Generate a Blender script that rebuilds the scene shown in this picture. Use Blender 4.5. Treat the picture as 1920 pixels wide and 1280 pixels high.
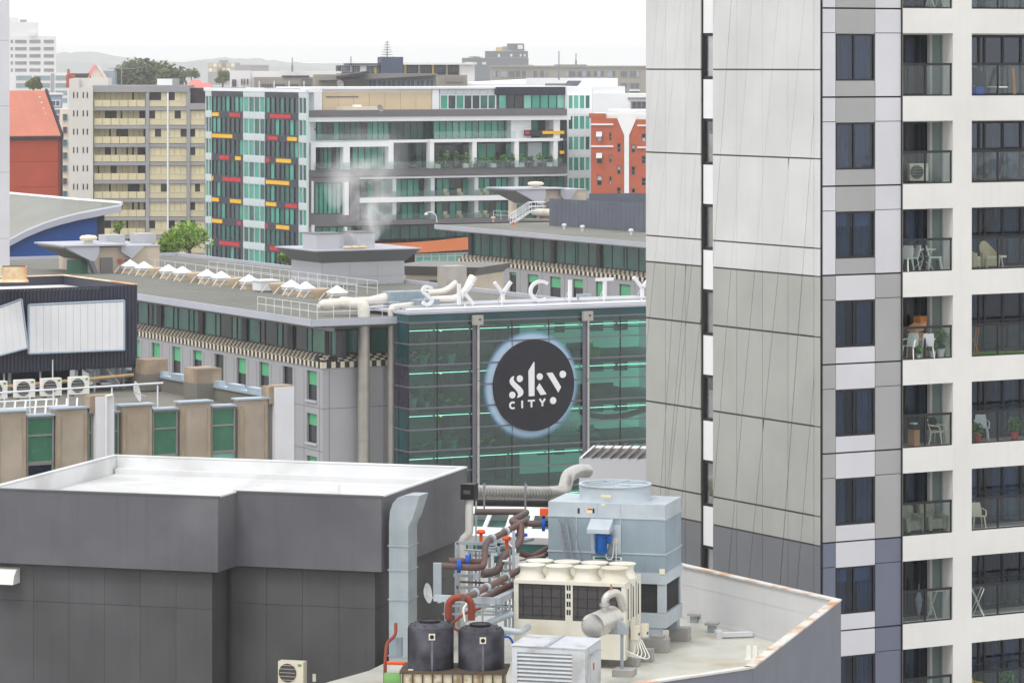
import bpy, math, random
from math import radians as R, sin, cos, tan, pi, sqrt
from mathutils import Vector, Matrix
rnd = random.Random(7)
SC = bpy.context.scene
COL = SC.collection
for o in list(bpy.data.objects):
    bpy.data.objects.remove(o)

# ---------------------------------------------------------------- camera, sky, sun, exposure
F = 6800.0      # focal length in photo pixels (1920 wide)
H = 60.0        # camera height above the street
CX, HY = 960.0, 120.0
cam_d = bpy.data.cameras.new('camera')
cam = bpy.data.objects.new('camera', cam_d)
COL.objects.link(cam)
cam.location = (0, 0, H)
cam.rotation_euler = (R(90), 0, 0)
cam_d.sensor_width = 36.0
cam_d.lens = F / 1920 * 36
cam_d.shift_y = -(640 - HY) / 1920
cam_d.clip_start = 1.0
cam_d.clip_end = 30000
SC.camera = cam

SUN_EL, SUN_AZ = 58.0, 215.0    # soft sun, behind and to the left of the camera
wd = bpy.data.worlds.new('World')
SC.world = wd
wd.use_nodes = True
nt = wd.node_tree
nt.nodes.clear()
wo = nt.nodes.new('ShaderNodeOutputWorld')
bg = nt.nodes.new('ShaderNodeBackground')
sky = nt.nodes.new('ShaderNodeTexSky')
sky.sky_type = 'NISHITA'
sky.sun_disc = False
sky.sun_elevation = R(SUN_EL)
sky.sun_rotation = R(SUN_AZ)
sky.dust_density = 4.0
mx = nt.nodes.new('ShaderNodeMix')
mx.data_type = 'RGBA'
mx.inputs[0].default_value = 0.93
nt.links.new(sky.outputs[0], mx.inputs[6])
mx.inputs[7].default_value = (12.7, 12.75, 12.9, 1)      # even cloud cover
nt.links.new(mx.outputs[2], bg.inputs[0])
bg.inputs[1].default_value = 0.105
nt.links.new(bg.outputs[0], wo.inputs[0])

sd = bpy.data.lights.new('sun', 'SUN')
sd.energy = 1.4
sd.angle = R(16)
sd.color = (1.0, 0.97, 0.93)
so = bpy.data.objects.new('sun', sd)
COL.objects.link(so)
so.rotation_euler = (R(90 - SUN_EL), 0, R(180 - SUN_AZ))
SC.view_settings.view_transform = 'Standard'
SC.view_settings.look = 'None'
SC.view_settings.exposure = 0.0
SC.view_settings.gamma = 1.0
SC.view_settings.use_curve_mapping = False
SC.render.resolution_x, SC.render.resolution_y = 1024, 682
SC.cycles.max_bounces = 8
SC.cycles.transparent_max_bounces = 16
SC.cycles.volume_bounces = 2

# ---------------------------------------------------------------- helpers
def lin(v):
    v /= 255.0
    return v / 12.92 if v <= 0.04045 else ((v + 0.055) / 1.055) ** 2.4
def C(r, g, b, k=1.0):
    return (lin(r) * k, lin(g) * k, lin(b) * k, 1)

MATS = {}
def mk(name, col, rough=0.6, var=0.06, scale=0.7, metal=0.0, streak=0.0, spec=0.3, bump=0.0, emit=0.0, dirt=None, dscale=0.5, coat=0.0):
    m = bpy.data.materials.new(name)
    m.use_nodes = True
    n, l = m.node_tree.nodes, m.node_tree.links
    b = n['Principled BSDF']
    b.inputs['Roughness'].default_value = rough
    b.inputs['Metallic'].default_value = metal
    b.inputs['Specular IOR Level'].default_value = spec
    b.inputs['Coat Weight'].default_value = coat
    g = n.new('ShaderNodeNewGeometry')
    def noise(sc, det, vec=None):
        t = n.new('ShaderNodeTexNoise')
        t.inputs['Scale'].default_value = sc
        t.inputs['Detail'].default_value = det
        l.new(vec or g.outputs['Position'], t.inputs['Vector'])
        return t.outputs['Fac']
    def mix(fac, a, bb, kind='MIX'):
        x = n.new('ShaderNodeMix'); x.data_type = 'RGBA'; x.blend_type = kind
        if isinstance(fac, float): x.inputs[0].default_value = fac
        else: l.new(fac, x.inputs[0])
        for k, v in ((6, a), (7, bb)):
            if isinstance(v, tuple): x.inputs[k].default_value = v
            else: l.new(v, x.inputs[k])
        return x.outputs[2]
    def ramp(fac, lo, hi):
        x = n.new('ShaderNodeMapRange')
        x.inputs[1].default_value = lo; x.inputs[2].default_value = hi
        l.new(fac, x.inputs[0])
        return x.outputs[0]
    out = col
    if var:
        dk = tuple(c * (1 - 2 * var) for c in col[:3]) + (1,)
        lt = tuple(min(.92, c * (1 + 1.2 * var)) for c in col[:3]) + (1,)
        out = mix(ramp(noise(scale, 5.0), .3, .7), dk, lt)
        oi = n.new('ShaderNodeObjectInfo')
        hs = n.new('ShaderNodeHueSaturation')
        mr = n.new('ShaderNodeMapRange')
        mr.inputs[3].default_value = 1 - var * .5; mr.inputs[4].default_value = 1 + var * .5
        l.new(oi.outputs['Random'], mr.inputs[0]); l.new(mr.outputs[0], hs.inputs['Value'])
        l.new(out, hs.inputs['Color']); out = hs.outputs[0]
    if streak:
        mp = n.new('ShaderNodeMapping'); mp.inputs['Scale'].default_value = (5.0, 5.0, 0.25)
        l.new(g.outputs['Position'], mp.inputs['Vector'])
        f = ramp(noise(1.0, 4.0, mp.outputs[0]), .52, .8)
        mm = n.new('ShaderNodeMath'); mm.operation = 'MULTIPLY'; mm.inputs[1].default_value = streak
        l.new(f, mm.inputs[0])
        out = mix(mm.outputs[0], out, tuple(c * .45 for c in col[:3]) + (1,))
    if dirt:
        f = ramp(noise(dscale, 7.0), .5, .68)
        out = mix(f, out, dirt)
    if isinstance(out, tuple): b.inputs['Base Color'].default_value = out
    else: l.new(out, b.inputs['Base Color'])
    if var:
        rr = n.new('ShaderNodeMapRange')
        rr.inputs[3].default_value = max(.03, rough - .1); rr.inputs[4].default_value = min(1, rough + .1)
        l.new(noise(scale * 3, 3.0), rr.inputs[0]); l.new(rr.outputs[0], b.inputs['Roughness'])
    if bump:
        bp = n.new('ShaderNodeBump'); bp.inputs['Strength'].default_value = bump; bp.inputs['Distance'].default_value = .03
        l.new(noise(12.0, 5.0), bp.inputs['Height']); l.new(bp.outputs[0], b.inputs['Normal'])
    if emit:
        b.inputs['Emission Color'].default_value = col
        b.inputs['Emission Strength'].default_value = emit
    MATS[name] = m
    return m
def glass(name, tint, refl=0.10, rough=0.02, gcol=(1, 1, 1, 1)):
    m = bpy.data.materials.new(name); m.use_nodes = True
    n, l = m.node_tree.nodes, m.node_tree.links
    n.clear()
    o = n.new('ShaderNodeOutputMaterial'); t = n.new('ShaderNodeBsdfTransparent'); g = n.new('ShaderNodeBsdfGlossy')
    t.inputs[0].default_value = tint; g.inputs[0].default_value = gcol; g.inputs['Roughness'].default_value = rough
    fr = n.new('ShaderNodeFresnel'); fr.inputs[0].default_value = 1.5
    ge = n.new('ShaderNodeNewGeometry'); nz = n.new('ShaderNodeTexNoise'); nz.inputs['Scale'].default_value = .9
    bp = n.new('ShaderNodeBump'); bp.inputs['Strength'].default_value = .04; bp.inputs['Distance'].default_value = .2
    l.new(ge.outputs['Position'], nz.inputs['Vector']); l.new(nz.outputs[0], bp.inputs['Height']); l.new(bp.outputs[0], g.inputs['Normal'])
    a = n.new('ShaderNodeMath'); a.operation = 'MULTIPLY'; a.inputs[1].default_value = refl / .04
    l.new(fr.outputs[0], a.inputs[0])
    c = n.new('ShaderNodeClamp'); l.new(a.outputs[0], c.inputs[0])
    x = n.new('ShaderNodeMixShader')
    l.new(c.outputs[0], x.inputs[0]); l.new(t.outputs[0], x.inputs[1]); l.new(g.outputs[0], x.inputs[2]); l.new(x.outputs[0], o.inputs[0])
    MATS[name] = m
    return m

def W(px, py, d):
    return Vector(((px - CX) / F * d, d, H - (py - HY) / F * d))
class Fr:
    """vertical facade plane through photo column px at distance d, turned by a degrees"""
    def __init__(s, px, d, a):
        s.ox, s.oy, s.a = (px - CX) / F * d, d, a
        s.tx, s.ty = cos(R(a)), sin(R(a))
    def S(s, px):
        k = (px - CX) / F
        return (k * s.oy - s.ox) / (s.tx - k * s.ty)
    def D(s, px): return s.oy + s.S(px) * s.ty
    def Z(s, px, py): return H - (py - HY) / F * s.D(px)
    def loc(s, p):
        dx, dy = p[0] - s.ox, p[1] - s.oy
        return Vector((dx * s.tx + dy * s.ty, -dx * s.ty + dy * s.tx, p[2]))
    def L(s, px, py, d): return s.loc(W(px, py, d))
    def P(s, px, py, y):
        """facade x and height z of a pixel on the parallel plane set back by y"""
        k = (px - CX) / F; c = s.loc((0, 0, 0))
        t = (y - c.y) / (-k * s.ty + s.tx)
        return c.x + (k * s.tx + s.ty) * t, H - (py - HY) / F * t
    def rect(s, pa, pb, ya, yb, y):
        pm = (pa + pb) / 2
        return s.P(pa, ya, y)[0], s.P(pb, ya, y)[0], s.P(pm, yb, y)[1], s.P(pm, ya, y)[1]
    def wz(s, px, z):
        """pixel row check"""
        return HY + (H - z) * F / s.D(px)

class MB:
    def __init__(s): s.v, s.f = [], []
    def poly(s, *pts):
        i = len(s.v); s.v += [tuple(p) for p in pts]; s.f.append(tuple(range(i, i + len(pts)))); return s
    def box(s, x0, x1, y0, y1, z0, z1):
        i = len(s.v)
        s.v += [(x0, y0, z0), (x1, y0, z0), (x1, y1, z0), (x0, y1, z0), (x0, y0, z1), (x1, y0, z1), (x1, y1, z1), (x0, y1, z1)]
        s.f += [tuple(i + k for k in q) for q in ((0, 3, 2, 1), (4, 5, 6, 7), (0, 1, 5, 4), (1, 2, 6, 5), (2, 3, 7, 6), (3, 0, 4, 7))]
        return s
    def loft(s, rings, cap=True, close=False):
        i = len(s.v); n = len(rings[0])
        for r in rings: s.v += [tuple(p) for p in r]
        m = len(rings)
        for a in range(m if close else m - 1):
            b = (a + 1) % m
            for k in range(n):
                j = (k + 1) % n
                s.f.append((i + a * n + k, i + a * n + j, i + b * n + j, i + b * n + k))
        if cap and not close:
            s.f.append(tuple(i + k for k in reversed(range(n)))); s.f.append(tuple(i + (m - 1) * n + k for k in range(n)))
        return s
    def prism(s, poly, ax, a, b):
        """extrude a 2-D outline along axis ax ('x','y','z') from a to b"""
        def P(p, t): return {'x': (t, p[0], p[1]), 'y': (p[0], t, p[1]), 'z': (p[0], p[1], t)}[ax]
        return s.loft([[P(p, a) for p in poly], [P(p, b) for p in poly]])
    def tube(s, pts, r, n=10, cap=True):
        pts = [Vector(p) for p in pts]
        rs = r if isinstance(r, (list, tuple)) else [r] * len(pts)
        rings = []; u = None
        for i, p in enumerate(pts):
            a = (p - pts[i - 1]).normalized() if i else None
            b = (pts[i + 1] - p).normalized() if i < len(pts) - 1 else None
            t = ((a or b) + (b or a))
            t = t.normalized() if t.length > 1e-6 else (a or b)
            if u is None:
                u = t.cross(Vector((0, 0, 1)))
                if u.length < .01: u = t.cross(Vector((1, 0, 0)))
            u = (u - t * u.dot(t)).normalized()
            w = t.cross(u)
            k = 1.0
            if a and b:
                c = max(.35, sqrt(max(0, (1 + a.dot(b)) / 2)))
            rings.append([p + (u * cos(2 * pi * q / n) + w * sin(2 * pi * q / n)) * rs[i] * k for q in range(n)])
        return s.loft(rings, cap)
    def cyl(s, p0, p1, r0, r1=None, n=16): return s.tube([p0, p1], [r0, r0 if r1 is None else r1], n)
    def lathe(s, prof, c, n=24, cap=True):
        return s.loft([[(c[0] + r * cos(2 * pi * k / n), c[1] + r * sin(2 * pi * k / n), c[2] + z) for k in range(n)] for r, z in prof], cap)
    def wall(s, x0, x1, z0, z1, holes, y=0.0, th=0.2):
        xs = sorted({x0, x1, *[h[k] for h in holes for k in (0, 1)]}); zs = sorted({z0, z1, *[h[k] for h in holes for k in (2, 3)]})
        xs = [x for x in xs if x0 - 1e-6 <= x <= x1 + 1e-6]; zs = [z for z in zs if z0 - 1e-6 <= z <= z1 + 1e-6]
        for i in range(len(xs) - 1):
            for j in range(len(zs) - 1):
                cx, cz = (xs[i] + xs[i + 1]) / 2, (zs[j] + zs[j + 1]) / 2
                if not any(h[0] < cx < h[1] and h[2] < cz < h[3] for h in holes):
                    s.poly((xs[i], y, zs[j]), (xs[i + 1], y, zs[j]), (xs[i + 1], y, zs[j + 1]), (xs[i], y, zs[j + 1]))
        for a, b, c, d in holes:
            a, b, c, d = max(a, x0), min(b, x1), max(c, z0), min(d, z1)
            q = [(a, c), (b, c), (b, d), (a, d)]
            for k in range(4):
                p, r = q[k], q[(k + 1) % 4]
                s.poly((p[0], y, p[1]), (p[0], y + th, p[1]), (r[0], y + th, r[1]), (r[0], y, r[1]))
        return s
    def mesh(s, name, mat, smooth=False):
        m = bpy.data.meshes.new(name); m.from_pydata(s.v, [], s.f)
        if mat: m.materials.append(MATS[mat])
        if smooth:
            m.polygons.foreach_set('use_smooth', [True] * len(m.polygons)); m.set_sharp_from_angle(angle=R(38))
        m.update()
        return m
    def build(s, name, mat, parent=None, smooth=False, rot=0.0, loc=(0, 0, 0), kind=None):
        return put(name, s.mesh(name, mat, smooth), parent, loc, rot, kind)
def put(name, mesh, parent=None, loc=(0, 0, 0), rot=0.0, kind=None, scale=None):
    o = bpy.data.objects.new(name, mesh); COL.objects.link(o)
    o.parent = parent; o.location = loc; o.rotation_euler = (0, 0, R(rot))
    if scale: o.scale = scale
    if kind: o['kind'] = kind
    return o
def rl(rot, x, y, z):
    c, s_ = cos(R(rot)), sin(R(rot))
    return (c * x - s_ * y, s_ * x + c * y, z)
BOXM = {}
def cbox(name, mat, parent, x0, x1, y0, y1, z0, z1, rot=0.0):
    """box-shaped piece; alike pieces share one mesh"""
    k = (mat, round(x1 - x0, 3), round(y1 - y0, 3), round(z1 - z0, 3))
    if k not in BOXM: BOXM[k] = MB().box(0, x1 - x0, 0, y1 - y0, 0, z1 - z0).mesh(name, mat)
    return put(name, BOXM[k], parent, rl(rot, x0, y0, z0), rot)
WINM = {}
def window(parent, x0, x1, z0, z1, y, fmat, panes, vs=(), hs=(), fw=.06, fd=.08, rot=0.0, name='window', blind=None, bh=.45):
    """framed window: the frame is the part, each pane a sub-part. vs/hs are mullion fractions"""
    w, h = x1 - x0, z1 - z0
    k = (fmat, round(w, 2), round(h, 2), tuple(vs), tuple(hs), fw)
    if k not in WINM:
        m = MB()
        m.box(0, w, 0, fd, 0, fw).box(0, w, 0, fd, h - fw, h).box(0, fw, 0, fd, fw, h - fw).box(w - fw, w, 0, fd, fw, h - fw)
        for v in vs: m.box(w * v - fw / 2, w * v + fw / 2, .005, fd - .005, fw, h - fw)
        for v in hs: m.box(fw, w - fw, .01, fd - .01, h * v - fw / 2, h * v + fw / 2)
        WINM[k] = m.mesh(name, fmat)
    o = put(name, WINM[k], parent, rl(rot, x0, y, z0), rot)
    vv = [0] + list(vs) + [1]; hh = [0] + list(hs) + [1]
    for i in range(len(vv) - 1):
        for j in range(len(hh) - 1):
            p = panes if isinstance(panes, str) else rnd.choice(panes)
            cbox('pane', p, o, w * vv[i] + fw * .5, w * vv[i + 1] - fw * .5, fd * .45, fd * .45 + .012, h * hh[j] + fw * .5, h * hh[j + 1] - fw * .5)
        if blind and rnd.random() < .95:
            f = bh * rnd.uniform(.55, 1.35)
            cbox('blind', blind, o, w * vv[i] + fw * .5, w * vv[i + 1] - fw * .5, fd * .45 - .01, fd * .45 - .003, h - fw * .5 - h * f, h - fw * .5)
    return o
def tag(o, label, cat, group=None, kind=None):
    if label: o['label'] = label
    if cat: o['category'] = cat
    if group: o['group'] = group
    if kind: o['kind'] = kind
    return o
def thing(name, label, cat, fr=None, loc=None, rot=0.0, group=None):
    o = bpy.data.objects.new(name, None); COL.objects.link(o)
    o.empty_display_size = .3
    if fr: o.location = (fr.ox, fr.oy, 0); o.rotation_euler = (0, 0, R(fr.a))
    else: o.location = loc or (0, 0, 0); o.rotation_euler = (0, 0, R(rot))
    return tag(o, label, cat, group)
def copy_tree(o, parent=None):
    c = o.copy(); COL.objects.link(c)
    if parent: c.parent = parent
    for ch in list(o.children): copy_tree(ch, c)
    return c
def fillet(pts, r, n=5):
    pts = [Vector(p) for p in pts]; out = [pts[0]]
    for i in range(1, len(pts) - 1):
        a, b = (pts[i - 1] - pts[i]), (pts[i + 1] - pts[i])
        q = min(r, a.length * .48, b.length * .48)
        p0, p1 = pts[i] + a.normalized() * q, pts[i] + b.normalized() * q
        for k in range(n + 1):
            t = k / n
            out.append(p0 * (1 - t) ** 2 + pts[i] * 2 * t * (1 - t) + p1 * t * t)
    return out + [pts[-1]]
def clip(poly, a, b, c):
    """keep the side a*x+b*y<=c of a convex outline"""
    out = []
    for i in range(len(poly)):
        p, q = poly[i], poly[(i + 1) % len(poly)]
        dp, dq = a * p[0] + b * p[1] - c, a * q[0] + b * q[1] - c
        if dp <= 0: out.append(p)
        if (dp < 0 < dq) or (dq < 0 < dp):
            t = dp / (dp - dq); out.append((p[0] + (q[0] - p[0]) * t, p[1] + (q[1] - p[1]) * t))
    return out
def area(p): return sum(p[i][0] * p[(i + 1) % len(p)][1] - p[(i + 1) % len(p)][0] * p[i][1] for i in range(len(p))) / 2
def split(polys, a, b, c):
    out = []
    for p in polys:
        for s_ in (1, -1):
            q = clip(p, a * s_, b * s_, c * s_)
            if len(q) > 2 and abs(area(q)) > .02: out.append(q)
    return out
def shrink(p, g):
    if area(p) < 0: p = p[::-1]
    q = list(p)
    for i in range(len(p)):
        e = (p[(i + 1) % len(p)][0] - p[i][0], p[(i + 1) % len(p)][1] - p[i][1]); L = math.hypot(*e)
        if L < 1e-5: continue
        n = (e[1] / L, -e[0] / L)
        q = clip(q, n[0], n[1], n[0] * p[i][0] + n[1] * p[i][1] - g)
        if len(q) < 3: return []
    return q
# ---------------------------------------------------------------- materials
mk('panel_light', C(214, 214, 218), .55, .03, .4, streak=.05)
mk('panel_cream', C(211, 211, 210), .6, .045, .4, streak=.06)
mk('panel_sage', C(175, 175, 170), .6, .045, .5, streak=.06)
mk('panel_midgrey', C(168, 168, 168), .5, .03, .5, streak=.04)
mk('panel_slate', C(114, 119, 136), .5, .03, .5, streak=.05)
mk('panel_slate_warm', C(122, 124, 128), .6, .04, .5, streak=.08)
mk('white_paint', C(231, 229, 224), .55, .03, .5, streak=.10)
mk('white_pure', C(240, 240, 240), .5, .02, .6, streak=.03)
mk('joint_dark', C(38, 38, 42), .7, .05)
mk('joint_grey', C(84, 84, 82), .7, .05)
mk('frame_black', C(34, 32, 38), .4, .05, spec=.5)
mk('alu', C(150, 152, 156), .4, .05, metal=.5)
mk('room_dark', C(26, 27, 34), .9, .1)
mk('curtain_blue', C(118, 130, 150), .8, .08, 2.0)
mk('curtain_grey', C(112, 118, 130), .8, .08, 2.0)
mk('curtain_teal', C(110, 135, 145), .8, .08, 2.0)
mk('curtain_tan', C(205, 180, 150), .8, .08, 2.0)
mk('blind_blue', C(150, 170, 190), .8, .04)
mk('side_wall_green', C(170, 188, 182), .5, .04)
mk('plastic_white', C(235, 235, 228), .4, .02)
mk('plastic_cream', C(226, 218, 198), .45, .03)
mk('floor_concrete', C(150, 149, 146), .8, .1)
mk('upholstery', C(150, 150, 135), .9, .12, 6.0)
mk('wicker', C(206, 194, 165), .8, .12, 20.0)
mk('wood', C(186, 126, 74), .6, .12, 4.0)
mk('cardboard', C(200, 150, 110), .8, .06)
mk('leaf', C(86, 132, 58), .6, .3, 6.0)
mk('leaf_dark', C(62, 96, 48), .6, .3, 5.0)
mk('turf', C(110, 160, 60), .9, .2, 12.0)
mk('terracotta', C(176, 78, 58), .8, .1)
mk('black_cloth', C(42, 40, 46), .9, .1)
mk('bag_blue', C(60, 150, 200), .5, .1)
mk('yellow_paint', C(232, 196, 40), .5, .05)
mk('umbrella_grey', C(120, 130, 140), .7, .1, 4.0)
glass('win_glass', (.60, .67, .77, 1), .035)
glass('slot_glass', (.93, .94, .95, 1), .03)
glass('rail_glass', (.88, .92, .92, 1), .02)

def curtain(m, x0, x1, y, z0, z1, pitch=.22, amp=.05):
    n = max(4, int((x1 - x0) / pitch * 4)); ph = rnd.random() * 6
    for i in range(n):
        a, b = x0 + (x1 - x0) * i / n, x0 + (x1 - x0) * (i + 1) / n
        ya, yb = y + amp * sin(a / pitch * 2 * pi + ph) * (1 + .4 * sin(a * 3)), y + amp * sin(b / pitch * 2 * pi + ph) * (1 + .4 * sin(b * 3))
        m.poly((a, ya, z0), (b, yb, z0), (b, yb, z1), (a, ya, z1))
    return m

# ---------------------------------------------------------------- the setting
g = MB().poly((-6000, -600, 0), (6000, -600, 0), (6000, 9000, 0), (-6000, 9000, 0))
mk('asphalt', C(140, 141, 140), .9, .15, .05)
g.build('ground', 'asphalt', kind='structure')

# ---------------------------------------------------------------- apartment tower at the right
TF = Fr(1537, 122, 30)
TL = Fr(1535, 122, -60)
TW = thing('apartment_tower', 'tall grey panelled apartment tower with white balcony grid filling the right side', 'building', TF)
PITCH = 3.0
ZJ = [TF.Z(1605, 16) - PITCH * i for i in range(-2, 10)]          # floor joints; index 2 is the first one in the picture
X = TF.S
xc0, xc1, xc2, xc3, xw = X(1543), X(1567), X(1641), X(1689.5), X(1691)
xo = [(X(1691), X(1785)), (X(1820), X(2010))]
xend = X(2050)
zb, zt = ZJ[-1], ZJ[0]
DEEP = 11.6
# body below and behind
MB().box(.42, xc3 + .02, 1.2, DEEP, 0, zt).build('core', 'room_dark', TW)
MB().box(xc3 + .02, xend, 2.9, DEEP, 0, zt).build('rear_core', 'room_dark', TW)
MB().box(.42, xend, .25, 2.85, 0, zb - .2).build('podium', 'panel_slate', TW)
# dark corner strip
MB().box(.045, xc0 - .022, .03, .5, 0, zt).build('corner_recess', 'joint_dark', TW)
for a_, b_ in ((xc0 - .02, xc1 - .002), (xc2 + .002, xc3 + .02)): MB().box(a_, b_, .05, 1.19, 0, zt).build('backing', 'joint_dark', TW)
for i in range(len(ZJ) - 1):
    z1, z0 = ZJ[i], ZJ[i + 1]
    fl = i - 2                         # storey counted from the top of the picture
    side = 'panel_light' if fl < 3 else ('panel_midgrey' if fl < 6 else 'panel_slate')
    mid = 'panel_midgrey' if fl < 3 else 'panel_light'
    g1, g2 = .028, .012
    for (a, b) in ((xc0, xc1), (xc2, xc3)):
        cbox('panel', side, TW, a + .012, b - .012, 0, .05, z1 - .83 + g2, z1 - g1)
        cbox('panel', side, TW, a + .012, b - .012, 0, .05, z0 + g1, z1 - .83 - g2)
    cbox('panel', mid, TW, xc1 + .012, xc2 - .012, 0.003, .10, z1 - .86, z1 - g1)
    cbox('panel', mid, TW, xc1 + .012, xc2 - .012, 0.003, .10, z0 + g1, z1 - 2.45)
    cbox('spandrel', 'joint_dark', TW, xc1, xc2, .101, 1.2, z1 - .9, z1); cbox('spandrel', 'joint_dark', TW, xc1, xc2, .101, 1.2, z0, z1 - 2.41)
    window(TW, xc1 + .012, xc2 - .012, z1 - 2.44, z1 - .875, .02, 'frame_black', 'win_glass', (.47,), fw=.055, fd=.09)
    m = MB(); cm = rnd.choice(['curtain_blue', 'curtain_grey', 'curtain_blue', 'curtain_teal'])
    w_ = xc2 - xc1; q = rnd.random()
    for (a, b) in ((.02, .42), (.55, .95)) if q < .5 else ((.0, .3), (.62, 1.0)) if q < .8 else ((.03, .97),):
        curtain(m, xc1 + a * w_, xc1 + b * w_, .2, z1 - 2.5, z1 - .8)
    m.build('curtain', cm, TW)
    if fl in (2, 6):
        cbox('blind', 'blind_blue', TW, xc1 + .1, xc1 + .55, .16, .17, z1 - 1.38, z1 - .86); cbox('blind', 'blind_blue', TW, xc1 + .75, xc2 - .15, .16, .17, z1 - 1.38, z1 - .86)
MB().box(xc1, xc2, .75, 1.2, zb, zt).build('room', 'room_dark', TW)

# white balcony grid: one proud frame with real openings
holes = []
for i in range(len(ZJ) - 1):
    for a, b in xo: holes.append((a, b, ZJ[i + 1] + .02, ZJ[i] - .83))
fw_ = MB().wall(xw, xend, zb, zt, holes, -.06, .56)
fw_.poly((xend, -.06, zb), (xend, .5, zb), (xend, .5, zt), (xend, -.06, zt)).poly((xw, -.06, zb), (xw, -.06, zt), (xw, .5, zt), (xw, .5, zb))
fw_.build('balcony_frame', 'white_paint', TW)
for i in range(len(ZJ) - 1):
    z1, z0 = ZJ[i], ZJ[i + 1]
    cbox('balcony_slab', 'floor_concrete', TW, xw + .02, xend - .02, .50, 3.1, z0 - .16, z0 + .03)
    cbox('balcony_ceiling', 'white_paint', TW, xw + .02, xend - .02, .50, 1.27, z1 - .87, z1 - .835)
    for k, (a, b) in enumerate(xo):
        # balustrade: dark rails, glass panes
        m = MB().box(a, b, .0, .07, z0 + 1.07, z0 + 1.15).box(a, b, .01, .06, z0 + .025, z0 + .07)
        for f in ((0.0, .47, 1.0) if k == 0 else (0, .27, .54, .81)):
            xx = min(max(a + (b - a) * f - .025, a), b - .05); m.box(xx, xx + .05, .012, .058, z0 + .07, z0 + 1.07)
        ba = m.build('balustrade', 'frame_black', TW)
        cbox('pane', 'rail_glass', ba, a + .06, b - .06, .03, .042, z0 + .1, z0 + 1.06)
        # sliding door at the back, 1.9 m in
        yb = 1.27
        xl, xr = a + (.0 if k == 0 else -.3), b - .02
        if k == 0: xr = b - .02
        dz1 = z1 - .86
        cols = [xl + (xr - xl) * t for t in ((0, .52, .8, 1) if k == 0 else (0, .17, .35, .4, .57, .74, 1))]
        dm = MB().box(xl, xr, yb, yb + .1, dz1 - .1, dz1).box(xl, xr, yb, yb + .1, z0 + .03, z0 + .1)
        for c in cols: dm.box(c - .04, c + .04, yb, yb + .1, z0 + .1, dz1 - .1)
        if k == 1: dm.box(xl, xr, yb + .01, yb + .09, z0 + 1.1, z0 + 1.16)
        dr = dm.build('sliding_door', 'frame_black', TW)
        for c in range(len(cols) - 1): cbox('pane', 'win_glass', dr, cols[c] + .04, cols[c + 1] - .04, yb + .04, yb + .052, z0 + .1, dz1 - .1)
        cm = MB()
        r_ = rnd.random()
        if k == 0: curtain(cm, xl + 1.25, xl + 1.75 + r_ * .5, yb + .25, z0 + .05, dz1, .24, .06)
        else:
            curtain(cm, xl + 1.15, xl + 1.75, yb + .25, z0 + .05, dz1, .24, .06)
            if fl_ := (r_ < .7): curtain(cm, xl + 2.4, xl + 3.4, yb + .25, z0 + .05, dz1, .24, .06)
        cm.build('curtain', ('curtain_tan' if (k == 1 and i in (2, 1)) else rnd.choice(['curtain_blue', 'curtain_grey', 'curtain_teal', 'blind_blue', 'room_dark'])), TW)
        if k == 0:
            cbox('side_wall', 'side_wall_green', TW, b - .02, b + .1, .505, 1.10, z0 + .03, dz1)
            cbox('post', 'white_paint', TW, b - .12, b + .1, 1.11, 1.265, z0 + .03, dz1)
            cbox('downpipe', 'alu', TW, b - .07, b - .021, .52, .58, z0 + .03, dz1)
        else:
            cbox('side_wall', 'white_paint', TW, a - .35, a - .3, .50, 1.26, z0 + .03, dz1)
MB().box(xw - .045, xw - .003, -.05, 2.85, zb, zt).build('party_wall', 'frame_black', TW)

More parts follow.
